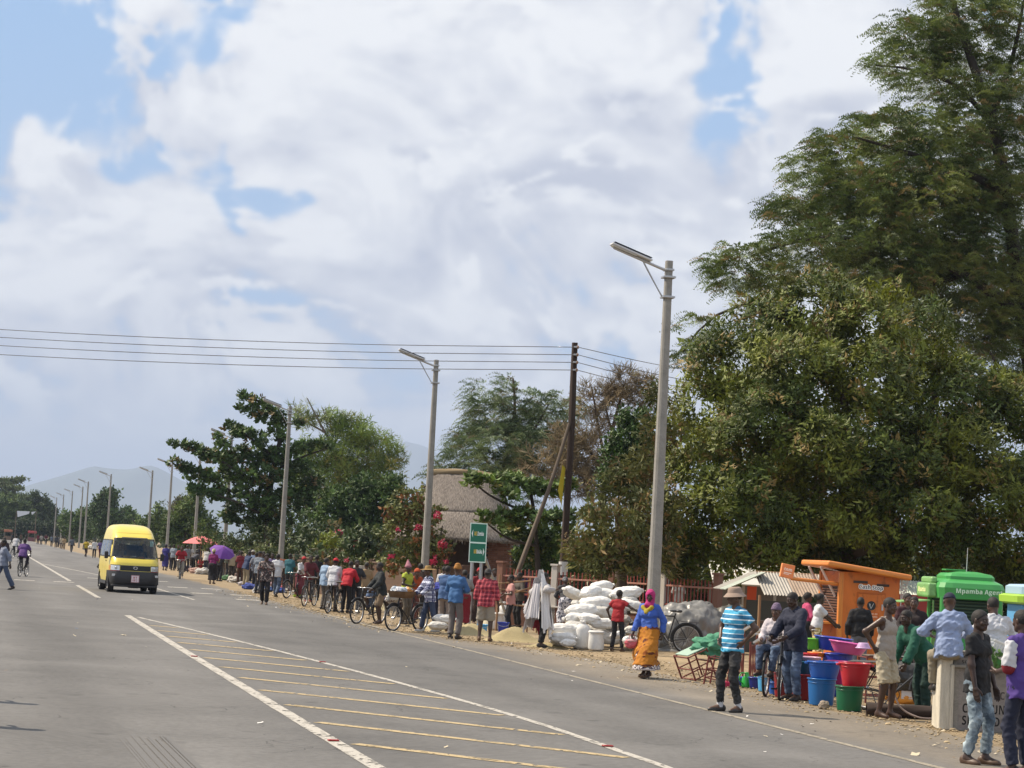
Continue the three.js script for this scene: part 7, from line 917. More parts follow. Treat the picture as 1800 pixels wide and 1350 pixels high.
who(752, 1112, 1.68, -70, 'man in blue checked shirt and straw hat pushing a bicycle', { top: [CL.checkBlue, 1.9, -0.14, 0.024], bottom: ['trousers', plain(0x36425c)], hat: ['straw', plain(0x9c7c48)], hair: 'short', shoes: WHITESHOE }, { ...HOLDBAR, feetL: [0.1, -0.22], feetR: [-0.1, 0.16] });
who(722, 1096, 1.6, 30, 'woman in orange headwrap bending over the wicker tray', { top: [plain(0xa84a26), 1.4, -0.05, 0.02], bottom: ['skirt', plain(0x6c3a34)], hat: ['scarf', plain(0xb04a22)], shoes: SANDAL }, { ...REACH, lean: 24 }, { female: true });
who(711, 1098, 1.68, 60, 'person in yellow vest with a pink conical hat', { top: [plain(0xa8b43a), 0.3, -0.1, 0.02], bottom: ['trousers', plain(0x5c5448)], hat: ['cone', plain(0xa8707c)], shoes: SHOE }, FOLD);
bicycle('black bicycle held by the dark-jacket man at the road edge', G(646, 1097), -30, 0x16171a);
who(667, 1098, 1.7, -72, 'barefoot man in dark jacket holding a bicycle by its handlebar', { top: [plain(0x23282a), 1.9, -0.14, 0.028], bottom: ['shorts', plain(0x7c6a54), { cuff: 0.09 }], hair: 'short' }, HOLDBAR);
{ const c = AT(640, 1005, 58), t = thing('grey_carton', 'pale grey carton standing on the metal stool', 'carton', V3(G(630, 1072).x, 1.14, G(630, 1072).z), 0.4); part(t, 'box', box(0.42, 0.5, 0.36, 0, 0.1, 0, 0.015), mat([0.4, 0.38, 0.34], 0.85)); part(t, 'tape', box(0.07, 0.504, 0.364, 0, 0.1, 0, 0.012), mat([0.34, 0.3, 0.24], 0.7)); const d = thing('stacked_chair', 'grey-topped metal stool behind the red-shirted men', 'stool', G(630, 1072), 0.3); part(d, 'seat', box(0.5, 0.06, 0.5, 0, 0.95, 0, 0.02), mat([0.42, 0.42, 0.4], 0.7)); for (const [x, z] of [[-1, -1], [1, -1], [-1, 1], [1, 1]]) part(d, 'leg', bar(V3(x * 0.24, 0, z * 0.24), V3(x * 0.22, 0.95, z * 0.22), 0.02, 0.02, 6), STEELDARK); part(d, 'back', limb([V3(-0.24, 0.95, -0.22), V3(-0.24, 1.35, -0.26), V3(0.24, 1.35, -0.26), V3(0.24, 0.95, -0.22)], 0.018, 0.018, 6, 14), STEELDARK); }
who(606, 1078, 1.68, 160, 'man in red shirt with white shoulders bending beside the bicycles', { top: [plain(0xb01c2c), 1.5, -0.1, 0.02], bottom: ['trousers', plain(0x17171b)], hair: 'short', shoes: SHOE }, { ...REACH, lean: 26 });
bicycle('black bicycle seen end-on beside the red-capped man', G(586, 1078), -14, 0x16171a);
who(583, 1076, 1.7, 158, 'man in red cap and white shirt holding a bicycle', { top: [W_, 1.8, -0.12, 0.022], bottom: ['trousers', plain(0x2c2220)], hat: ['cap', plain(0xb81c2c)], hair: 'short', shoes: SHOE }, { ...HOLDBAR });
who(568, 1072, 1.68, 130, 'man in pale blue shirt and grey trousers beside the red-capped man', { top: [plain(0x8ea6c0), 1.8, -0.14, 0.024], bottom: ['trousers', plain(0x5c5650)], hair: 'short', shoes: SHOE }, FOLD);
bicycle('slim bicycle seen end-on left of the pale blue shirt', G(543, 1066), -12, 0x16171a);
who(541, 1058, 1.7, 20, 'man in maroon and yellowish top behind an end-on bicycle', { top: [plain(0x5a2028), 1.2, -0.12, 0.022], bottom: ['trousers', plain(0x2c2426)], hair: 'short', shoes: mat([0.3, 0.03, 0.03], 0.6) }, HOLDBAR);
who(526, 1052, 1.64, 35, 'person in white top with red headwrap bending over lime goods', { top: [W_, 1.0, -0.1, 0.02], bottom: ['skirt', plain(0x7a3a44)], hat: ['scarf', plain(0xa8262c)], shoes: SANDAL }, { ...REACH, lean: 20 }, { female: true });
bicycle('dark bicycle parked behind the third street lamp', G(516, 1052), -24, 0x16171a);
who(553, 1056, 1.72, 190, 'man in black jacket standing behind the pale blue shirt', { top: [plain(0x15171a), 1.9, -0.12, 0.024], bottom: ['trousers', BLACK], hair: 'short', shoes: SHOE });
// farther along the roadside
who(464, 1064, 1.72, 4, 'man in floral dark shirt and black trousers walking on the asphalt', { top: [CL.floral, 0.9, -0.14, 0.028], bottom: ['trousers', plain(0x1c191c), { knee: 0.08 }], hair: 'thick', shoes: BROWNSHOE }, { feetL: [0.07, 0.12], feetR: [-0.08, -0.26, 0.06, 8, 28], hipY: 0.94, handL: [0.26, 0.88, -0.06], handR: [-0.27, 0.88, 0.1] });
who(484, 1050, 1.7, 170, 'man in white shirt and jeans behind the floral-shirted man', { top: [W_, 0.8, -0.12, 0.026], bottom: ['trousers', CL.denim], hair: 'short', shoes: SHOE }, WALK);
who(452, 1044, 1.72, 150, 'man in grey shirt and dark cap behind the floral shirt', { top: [plain(0x77808c), 0.8, -0.12, 0.022], bottom: ['trousers', plain(0x2c3038)], hat: ['cap', plain(0x25272c)], shoes: SHOE });
who(430, 1032, 1.68, 140, 'man with black and blue jacket and khaki trousers at the wares', { top: [plain(0x2a3a5c), 1.6, -0.12, 0.024], bottom: ['trousers', plain(0x9a8e76)], hair: 'short', shoes: SHOE }, REACH);
who(441, 1030, 1.7, 160, 'person in pale blue top and dark trousers between the wares buyers', { top: [plain(0x7486a4), 0.9, -0.12, 0.022], bottom: ['trousers', plain(0x20242c)], hat: ['cap', plain(0xa8a49c)], shoes: SHOE });
{ const p = who(372, 1027, 1.66, 168, 'woman in magenta blouse and long black skirt under a purple umbrella', { top: [plain(0x7c1c5e), 0.9, -0.04, 0.018], bottom: ['skirt', plain(0x17151a), { hem: 0.2 }], hat: ['scarf', plain(0xb8b08a)], shoes: SANDAL }, { handR: [-0.12, 1.2, 0.25], grip: 1 }, { female: true }); void p;
  const u = parasol('open purple umbrella tilted over the woman in magenta', V3(AT(384, 1000, 104).x, 0.98, -104), 0.92, 0.66, [0.13, 0.035, 0.26], [-16, 30], 'umbrella'); u.userData.category = 'umbrella'; }
who(384, 1022, 1.66, 150, 'person in dark clothes close behind the purple umbrella', { top: [plain(0x2c2c30), 1.3, -0.1, 0.02], bottom: ['trousers', plain(0x26262c)], hair: 'short', shoes: SHOE });
{ const r = thing('plank_bench', 'grey plank table beside the purple umbrella', 'bench', V3(AT(412, 1000, 112).x, 0, -112), 0.5); part(r, 'top', box(1.5, 0.05, 0.5, 0, 1.02, 0, 0.01).rotateZ(-0.05), GREYWOOD); for (const [x, z] of [[-0.6, -0.2], [0.6, -0.2], [-0.6, 0.2], [0.6, 0.2]]) part(r, 'leg', bar(V3(x, 0, z), V3(x, 1.0, z), 0.03, 0.03, 6), GREYWOOD); }
const FAR = { lod: 'far' };
[[395, 1016, 1.66, 150, 'person in grey-green top buying wares under the layered tree', 0x5a6452, 0x2c2c30, REACH], [405, 1023, 1.68, 40, 'seller in cream shirt facing the buyers near the umbrella', 0xa89c84, 0x3a342c, STAND], [421, 1027, 1.62, 190, 'woman in dark red top with brown wrap among the wares', 0x742430, 0x4a3428, STAND], [437, 1022, 1.7, 20, 'man in navy top behind the wares buyers', 0x2a3250, 0x22242c, STAND], [447, 1036, 1.66, 175, 'person in checked grey shirt left of the floral shirt', 0x6a6c74, 0x2a2a30, WALK], [459, 1036, 1.7, 30, 'person in brown jacket behind the floral shirt', 0x54402e, 0x26242a, STAND], [475, 1038, 1.64, 15, 'seller in lilac top by the third street lamp', 0x84789c, 0x3a3040, STAND], [494, 1041, 1.6, 200, 'person bending over the crimson bundle right of the third lamp', 0x8c8478, 0x33303a, BEND], [506, 1044, 1.68, 160, 'man in teal shirt right of the third street lamp', 0x2c6470, 0x2a2c34, STAND], [515, 1038, 1.66, 20, 'seller in yellow headscarf and dark blouse behind the lilac bundle', 0x3a2c30, 0x5c3a2c, STAND], [361, 1009, 1.62, 170, 'buyer in white T-shirt by the red parasol', 0xbcbcbc, 0x2c3444, REACH], [327, 1006, 1.7, 190, 'man in grey shirt just right of the red-shirted cyclist', 0x7c8088, 0x2c2e36, STAND], [311, 1001, 1.66, 10, 'man in dark green top left of the red-shirted cyclist', 0x2c4434, 0x2a2a2e, STAND],
  [622, 1078, 1.68, 30, 'man in charcoal shirt behind the red and white shirts', 0x2e3034, 0x24242a, FOLD], [640, 1074, 1.6, 200, 'person in tan top partly hidden behind the dark-jacket man', 0x947c5c, 0x33302c, STAND], [655, 1076, 1.66, 20, 'seller in faded blue behind the dark-jacket man bicycle', 0x5c7090, 0x33303a, CROUCH], [690, 1084, 1.66, 15, 'seller in white shirt sitting behind the wicker tray', 0xbcb8b0, 0x3c3438, CROUCH], [734, 1090, 1.7, 170, 'man in dark brown shirt behind the checked shirt', 0x3c2c24, 0x2a2a2e, STAND], [745, 1088, 1.66, 40, 'woman in green top behind the straw hat man', 0x3a6440, 0x5c3c3c, STAND], [864, 1096, 1.66, 25, 'seller in pale grey shirt behind the red-checked man', 0x94968f, 0x34343a, STAND], [925, 1098, 1.64, 20, 'seller in dark violet top behind the draped seller', 0x3c2c4c, 0x2c2830, STAND], [972, 1100, 1.6, 170, 'person in black top crouching at the left foot of the sack pile', 0x1e1e22, 0x2c2c30, BEND],
 [410, 1012, 1.6, 10, 'seller in rosy top behind the grey plank table', 0x8a5a58, 0x2c2428, FOLD], [418, 1018, 1.6, 60, 'seller in dark top right of the plank table', 0x2a2a30, 0x22222a, FOLD], [366, 1004, 1.5, 20, 'seated seller in white beside the red parasol pole', 0xc4c2be, 0x4a2a2a, CROUCH], [352, 1004, 1.6, 30, 'seller in red top sitting under the red parasol', 0xa02a28, 0x3c2020, CROUCH], [340, 1006, 1.6, 150, 'person in black and white bending near the red parasol', 0x4c4c54, 0x1c1c22, BEND], [332, 1000, 1.65, 20, 'person in patchy white top left of the red parasol', 0xa8a4a0, 0x2a2c34, REACH],
  [303, 1003, 1.68, 160, 'man in pale shirt and dark trousers beside the violet dress', 0x8e98a4, 0x22242c, STAND], [296, 1000, 1.6, 175, 'person in navy top between the violet dress and the van', 0x2a3358, 0x25283a, STAND], [348, 1000, 1.62, 200, 'dark figure far behind the red parasol pole', 0x25222a, 0x1c1c22, STAND],
  [150, 979, 1.62, 160, 'person in yellow shirt walking at the roadside left of the van', 0xa8901c, 0x3c2c28, WALK], [165, 981, 1.62, 190, 'person in white shirt and dark shorts left of the van', 0xc4c4c4, 0x25252c, STAND], [175, 981, 1.62, 170, 'person in purple top directly left of the van', 0x55487a, 0x6a2a34, WALK], [125, 971, 1.66, 180, 'person in grey clothes by the tenth lamp', 0x5a6068, 0x33363c, WALK], [112, 966, 1.6, 10, 'person in tan clothes farther along the roadside', 0xa08a68, 0x5c4c3a, WALK], [107, 965, 1.6, 30, 'person in cream top among the far walkers', 0xb0a48c, 0x4a4038, STAND], [98, 963, 1.7, 0, 'dark-clad person leading the far walkers', 0x33363a, 0x25272c, STAND], [90, 961, 1.66, 170, 'person in blue-grey near the far motorcycle', 0x55606e, 0x2c323a, STAND], [102, 962, 1.66, 150, 'person in white cap among the far walkers', 0x4a4c52, 0x2c2c30, STAND],
  [178, 1000, 1.66, 100, 'person mostly hidden behind the van with a leg stepping out', 0x3c2c30, 0x2c2a2e, WALK],
  [20, 958, 1.66, 90, 'dark figure crossing at the far road end, left', 0x2a2a30, 0x202026, WALK], [28, 957, 1.66, -90, 'figure in grey crossing at the far road end', 0x5c5c60, 0x2c2c30, WALK], [36, 957, 1.66, 60, 'figure in brown at the far road end', 0x5a4638, 0x2c2420, STAND], [44, 957, 1.66, 120, 'figure in black at the far road end', 0x1c1c20, 0x1c1c20, STAND], [66, 957, 1.66, 30, 'figure in dark red at the far road end', 0x6a2430, 0x2c2226, STAND], [72, 958, 1.66, 10, 'figure in pale top at the far road end', 0x9a948c, 0x3a3a40, STAND]]
  .forEach(([x, y, h, turn, label, a, b, pose]) => who(x, y, h, turn, label, { top: [plain(a), 0.9, -0.1, 0.022], bottom: ['trousers', plain(b)], hair: 'short', shoes: SHOE }, pose, FAR));
who(289, 1003, 1.66, 165, 'woman in long violet-blue dress right of the van', { top: [plain(0x34307c), 0.8, -0.04, 0.02], bottom: ['skirt', plain(0x302c74), { hem: 0.25 }], hat: ['scarf', plain(0x2a2438)], shoes: SHOE }, STAND, { lod: 'far', female: true });
const cyc = (px, py, turn, label, a, b, bl, h = 1.7) => { const p = G(px, py); bicycle(bl, p, turn, 0x16171a); person({ at: p, h, turn, label, lod: 'far', wear: { top: [plain(a), 0.8, -0.12, 0.024], bottom: ['trousers', plain(b)], hair: 'short', shoes: SHOE }, pose: { ...RIDE } }); };
cyc(40, 1014, 178, 'cyclist in purple shirt riding away on the left lane', 0x5a3a78, 0x26232e, 'bicycle ridden away by the purple-shirted cyclist');
cyc(27, 982, 170, 'cyclist in white shirt riding away beyond the purple one', 0xb8b8bc, 0x4a4a52, 'bicycle ridden by the far white-shirted cyclist');
cyc(316, 1018, 6, 'cyclist in red shirt and pale trousers riding towards us by the parasol', 0x9c1c2a, 0x9a9488, 'bicycle ridden by the red-shirted cyclist near the parasol');
cyc(80, 958, 5, 'rider in maroon on a bicycle far along the road', 0x5c2434, 0x2a2228, 'bicycle of the far maroon rider');
who(3, 1037, 1.74, -62, 'pedestrian in blue-grey trousers stepping off at the left photo edge', { top: [plain(0x7c8496), 1.6, -0.12, 0.022], bottom: ['trousers', plain(0x4a566e), { knee: 0.08, cuff: 0.078 }], hair: 'short', shoes: SHOE }, { ...WALK, feetL: [0.09, -0.36, 0.02, 8, 16], feetR: [-0.09, 0.3] });
who(4, 1004, 1.7, 200, 'dark-haired pedestrian behind the one at the left photo edge', { top: [plain(0x3a3038), 1.4, -0.12, 0.022], bottom: ['trousers', plain(0x2a3444)], hair: 'short', shoes: SHOE }, WALK);
who(1190, 1100, 1.6, 185, 'person in pale shirt walking behind the tall street lamp', { top: [plain(0xa8a6a0), 0.8, -0.1, 0.02], bottom: ['trousers', plain(0x3a3834)], hair: 'short', shoes: SHOE }, STAND);
who(1207, 1080, 1.6, 0, 'dark figure leaning over the tarpaulin mound', { top: [plain(0x16171c), 1.6, -0.1, 0.02], bottom: ['trousers', BLACK], hair: 'short', shoes: SHOE }, { ...REACH, lean: 20 });
who(1288, 1085, 1.66, -20, 'dark-clad man standing under the white shelter', { top: [plain(0x1c1d22), 1.2, -0.1, 0.02], bottom: ['trousers', BLACK], hair: 'short', shoes: SHOE }, STAND);
who(1328, 1110, 1.6, 40, 'person in blue behind the lattice racks', { top: [plain(0x3f6a9c), 1.2, -0.1, 0.02], bottom: ['trousers', plain(0x2c3a54)], hair: 'short', shoes: SHOE }, FOLD);
{ const p = G(1190, 1148), b = bicycle('black roadster bicycle parked before the tarpaulin mound', p, -98, 0x16171a); b.position.set(G(1164, 1146).x, 0, p.z); }
// two pedestrians just beside the frame whose shadows reach the road
for (const [s, o, l] of [[25.6, 0.42 - 0.9, 'pedestrian left of the view whose head shadow reaches the road'], [22.4, 0.4 - 0.9, 'second pedestrian left of the view, nearer, casting a shadow']]) person({ at: road(o, s), h: 1.72, turn: 160, label: l, lod: 'far', wear: { top: [plain(0x6a7080), 0.8, -0.1, 0.02], bottom: ['trousers', plain(0x2c3038)], hair: 'short', shoes: SHOE }, pose: WALK });
// the yellow minibus and its driver
{ const a = G(234, 1044), turn = 16.5; minibus('yellow high-roofed minibus with black bumper coming down the road', a, turn); const fwd = V3(Math.sin(turn * R), 0, Math.cos(turn * R)), rt = V3(Math.cos(turn * R), 0, -Math.sin(turn * R)), bus = scene.children[scene.children.length - 1]; bus.position.addScaledVector(fwd, -2.2); bus.scale.set(1.08, 1.09, 1.02);
  const at = bus.position.clone().addScaledVector(fwd, 1.05).addScaledVector(rt, 0.42); person({ at, lift: 0.55, h: 1.7, turn, label: 'driver in dark clothes at the minibus steering wheel', lod: 'far', wear: { top: [plain(0x24262e), 1.4, -0.1, 0.02], bottom: ['trousers', BLACK], hair: 'short' }, pose: { ...SEAT, hipY: 0.52, handL: [0.14, 0.75, 0.4], handR: [-0.14, 0.75, 0.4] } });
  const a2 = bus.position.clone().addScaledVector(fwd, 1.0).addScaledVector(rt, -0.42); person({ at: a2, lift: 0.55, h: 1.66, turn, label: 'front passenger in grey inside the minibus', lod: 'far', wear: { top: [plain(0x5a5e66), 1.4, -0.1, 0.02], bottom: ['trousers', BLACK], hair: 'short' }, pose: { ...SEAT, hipY: 0.52 } }); }
// ---------------------------------------------------------------- trees and shrubs
// leaf clusters: small bunches of real leaf faces, repeated through the crown
function leaf(l, w, bend = 0.25) { // points along +y, folded along its rib
  const g = new THREE.BufferGeometry(), h = l * 0.45, d = l * bend;
  g.setAttribute('position', new THREE.Float32BufferAttribute([0, 0, 0, -w / 2, h, w * 0.18 - d * 0.25, 0, h, -d * 0.25, w / 2, h, w * 0.18 - d * 0.25, 0, l, -d], 3)); g.setIndex([0, 2, 1, 0, 3, 2, 1, 2, 4, 2, 3, 4]); g.computeVertexNormals(); return g;
}
function cluster(kind) {
  const r = rng(kind.length * 17 + 3), L = [], at_ = (g, tilt, turn, x = 0, y = 0, z = 0) => L.push(g.rotateX(tilt).rotateY(turn).translate(x, y, z));
  if (kind === 'mango') { for (let i = 0; i < 13; i++) at_(leaf(rr(0.14, 0.22, r), rr(0.055, 0.08, r), 0.3), rr(0.8, 2.8, r), i * 2.4 + r(), rr(-0.16, 0.16, r), rr(-0.14, 0.12, r), rr(-0.16, 0.16, r)); }
  if (kind === 'almond') { for (let i = 0; i < 11; i++) at_(leaf(rr(0.18, 0.28, r), rr(0.12, 0.17, r), 0.2), rr(0.8, 2.0, r), i * 2.4 + r(), rr(-0.14, 0.14, r), rr(-0.06, 0.08, r), rr(-0.14, 0.14, r)); }
  if (kind === 'feather') { for (let i = 0; i < 11; i++) { const t = i / 10, x = 0.5 * t, y = 0.12 * t - 0.34 * t * t; for (const e of [-1, 1]) { const g = leaf(rr(0.1, 0.16, r) * (1 - 0.35 * t), 0.042, 0.3); at_(g, rr(1.2, 1.7, r), e * rr(0.9, 1.5, r) + Math.PI / 2 * 1, x, y + rr(-0.02, 0.02, r), 0); } } }
  if (kind === 'willow') { for (let i = 0; i < 16; i++) at_(leaf(rr(0.22, 0.36, r), 0.035, 0.4), rr(1.6, 2.7, r), i * 2.4, rr(-0.12, 0.12, r), rr(-0.1, 0.15, r), rr(-0.12, 0.12, r)); }
  if (kind === 'round') { for (let i = 0; i < 13; i++) at_(leaf(rr(0.1, 0.16, r), rr(0.06, 0.09, r), 0.2), rr(0.3, 2.2, r), i * 2.4, rr(-0.12, 0.12, r), rr(-0.1, 0.12, r), rr(-0.12, 0.12, r)); }
  if (kind === 'twigs') { for (let i = 0; i < 9; i++) { const a = V3(0, 0, 0), b = V3(rr(-0.35, 0.35, r), rr(0.15, 0.5, r), rr(-0.35, 0.35, r)), m = a.clone().lerp(b, 0.55).add(V3(rr(-0.1, 0.1, r), rr(-0.05, 0.05, r), rr(-0.1, 0.1, r))); L.push(bar(a, m, 0.011, 0.008, 3), bar(m, b, 0.008, 0.004, 3)); } }
  if (kind === 'bract') { for (let i = 0; i < 9; i++) at_(leaf(rr(0.07, 0.1, r), 0.075, 0.1), rr(0.4, 1.7, r), i * 2.4, rr(-0.07, 0.07, r), rr(-0.06, 0.06, r), rr(-0.07, 0.07, r)); }
  return merge(L);
}
const clusterGeo = (k) => once('cluster ' + k, () => cluster(k));
const leafMat = (rough = 0.55) => once('leafmat' + rough, () => new THREE.MeshPhysicalMaterial({ color: 0xffffff, roughness: Math.max(rough, 0.55), transmission: 0.4, specularIntensity: 0.45, thickness: 0, side: THREE.DoubleSide }));
// crown: blobs are [px, py, radius in photo units, depth offset, flatness]; colours are linear
function foliage(parent, kind, spots, per, cols, o = {}) {
  const r = rng(o.seed ?? 1), q = new THREE.Quaternion(), q2 = new THREE.Quaternion(), M = new THREE.Matrix4(), list = [];
  for (const b of spots) {
    const n = Math.round(per * 4 * Math.PI * b.r * b.r * (0.4 + 0.6 * b.f) * (o.fill ?? 1));
    for (let i = 0; i < n; i++) {
      const z = r() * 2 - 1, a = r() * 2 * Math.PI, s = Math.sqrt(1 - z * z), d = V3(Math.cos(a) * s, z, Math.sin(a) * s);
      const rad = b.r * (1 - 0.55 * Math.pow(r(), o.inner ?? 1.6)) * (1 + 0.28 * noise(d.x * 2.6 + b.c.x, d.y * 2.6 + b.c.y, d.z * 2.6));
      const p = V3(b.c.x + d.x * rad, b.c.y + d.y * rad * b.f, b.c.z + d.z * rad);
      if (p.y < 0.15 || noise(p.x * (o.gapScale ?? 0.9), p.y * (o.gapScale ?? 0.9) * 1.3, p.z * (o.gapScale ?? 0.9)) < (o.gap ?? -0.22)) continue;
      list.push([p, d]);
    }
  }
  const m = new THREE.InstancedMesh(clusterGeo(kind), leafMat(o.rough), list.length), up = V3(0, 1, 0), C = new THREE.Color();
  list.forEach(([p, d], i) => {
    const k = (o.size ?? 1) * rr(0.75, 1.3, r), n = d.clone().multiplyScalar(o.out ?? 0.7).add(V3(rr(-0.5, 0.5, r), (o.up ?? 0.4) + rr(-0.2, 0.2, r), rr(-0.5, 0.5, r))).normalize();
    if (kind === 'feather') { q.setFromAxisAngle(up, Math.atan2(-d.z, d.x) + rr(-0.7, 0.7, r)); q2.setFromAxisAngle(V3(0, 0, 1), rr(-0.25, 0.55, r)); q.multiply(q2); q2.setFromAxisAngle(V3(1, 0, 0), rr(-0.7, 0.7, r)); q.multiply(q2); }
    else { q.setFromUnitVectors(up, n); q2.setFromAxisAngle(up, r() * 6.28); q.multiply(q2); }
    m.setMatrixAt(i, M.compose(p, q, V3(k, k, k)));
    const tn = o.warm ?? 0.97, w = clamp(0.5 + 0.9 * noise(p.x * 0.5, p.y * 0.5, p.z * 0.5 + 9) + rr(-0.35, 0.35, r)), v = rr(0.6, 1.4, r);
    const c = r() < (o.odd ?? 0.08) ? cols[2] ?? cols[0] : [0, 1, 2].map((j) => lerp(cols[0][j], cols[1][j], w));
    const g = (o.gain ?? 2.2) * v; m.setColorAt(i, C.setRGB(c[0] * g * tn, c[1] * g * 1.04, c[2] * g * 0.8));
  });
  m.name = o.name ?? 'crown'; m.userData = { kind: 'stuff' }; m.castShadow = m.receiveShadow = true; parent.add(m); return m;
}
const blobs = (z, list) => list.map(([px, py, r, dz = 0, f = 0.85]) => ({ c: AT(px, py, z + dz), r: r * (z + dz) / FOCAL, f }));
const BARK = mat([0.12, 0.095, 0.075], 0.95, { map: woodTex }), PALEBARK = mat([0.26, 0.22, 0.18], 0.95, { map: woodTex }), DARKBARK = mat([0.05, 0.04, 0.033], 0.95, { map: woodTex });
// trunk and limbs: lists of [px, py, depth] with radii in metres
function wood(parent, bark, list) { return part(parent, 'trunk', list.map(([pts, r0, r1]) => limb(pts.map(([x, y, z]) => { const p = AT(x, y, z); p.y = Math.max(p.y, -0.1); return p; }), r0, r1, 8, 12)), bark); }
const tree = (name, label, cat = 'tree', group) => thing(name, label, cat, V3(0, 0, 0), 0, group);
{ // big mango behind the kiosks
  const t = tree('mango_tree', 'huge dense mango tree with olive leaves behind the kiosks');
  wood(t, BARK, [[[[1470, 1110, 62], [1475, 1010, 62], [1490, 880, 62], [1480, 760, 61]], 0.42, 0.22], [[[1475, 990, 62], [1400, 880, 61], [1330, 780, 60], [1290, 700, 60]], 0.22, 0.08], [[[1485, 930, 62], [1560, 830, 61], [1630, 740, 61], [1650, 640, 61]], 0.22, 0.07], [[[1480, 980, 62], [1600, 930, 60], [1700, 880, 60], [1760, 800, 60]], 0.2, 0.07], [[[1475, 940, 62], [1490, 760, 59], [1470, 640, 59], [1450, 560, 60]], 0.18, 0.06], [[[1340, 940, 58.4], [1335, 890, 58.2], [1320, 850, 58.4]], 0.05, 0.035], [[[1530, 930, 58.2], [1520, 870, 58], [1510, 820, 58.4]], 0.055, 0.035]]);
  foliage(t, 'mango', blobs(61, [[1440, 560, 95], [1530, 565, 90, -1], [1350, 580, 85], [1610, 590, 85, 1], [1290, 640, 90, -0.5], [1400, 660, 110, -2], [1520, 670, 110, -2.2], [1640, 680, 100, -1], [1720, 700, 90, 0], [1240, 720, 75], [1340, 760, 110, -2.4], [1230, 820, 80, -1], [1460, 790, 100, -3], [1580, 790, 105, -2.6], [1690, 800, 100, -2], [1790, 740, 90, 0], [1830, 820, 100, -1], [1770, 880, 90, -2.4], [1210, 910, 75, -1.5], [1300, 880, 95, -3], [1400, 900, 80, -2.5], [1500, 900, 70, -3.4], [1620, 890, 90, -3.2], [1700, 930, 70, -3], [1260, 965, 60, -2.5], [1360, 965, 55, -3], [1195, 980, 42, -2], [1560, 960, 50, -1], [1450, 970, 45, 0], [1840, 930, 80, -1], [1650, 970, 40, -1], [1480, 960, 70, 1], [1580, 970, 60, 1.5], [1400, 960, 60, 1], [1700, 970, 60, 1], [1780, 970, 70, 0], [1850, 1000, 60, 0], [1480, 850, 110, 1], [1620, 830, 110, 1], [1360, 840, 100, 1]]), 20, [[0.03, 0.045, 0.008], [0.105, 0.112, 0.018], [0.13, 0.09, 0.035]], { seed: 11, rough: 0.42, odd: 0.07, gain: 2.15, warm: 1.0, gap: -0.14, gapScale: 0.8, inner: 1.2 });
}
{
  const t = tree('mango_tree', 'smaller drooping mango tree with dry brownish leaves left of the tall lamp');
  wood(t, BARK, [[[[1095, 1080, 59], [1090, 980, 59], [1085, 880, 59]], 0.2, 0.09], [[[1090, 960, 59], [1130, 880, 58.6], [1150, 820, 59]], 0.1, 0.04]]);
  foliage(t, 'mango', blobs(58, [[1090, 870, 55], [1130, 830, 50], [1060, 930, 55, -1], [1110, 950, 60, -1.5], [1150, 900, 55, -1], [1025, 965, 40, -0.5], [1150, 980, 45, -1.5], [1065, 985, 40, -1.5], [1160, 760, 40, 0.5], [1170, 690, 36, 1]]), 15, [[0.04, 0.046, 0.017], [0.10, 0.092, 0.035], [0.11, 0.07, 0.035]], { seed: 12, rough: 0.45, odd: 0.2, up: -0.5, warm: 0.98 });
}
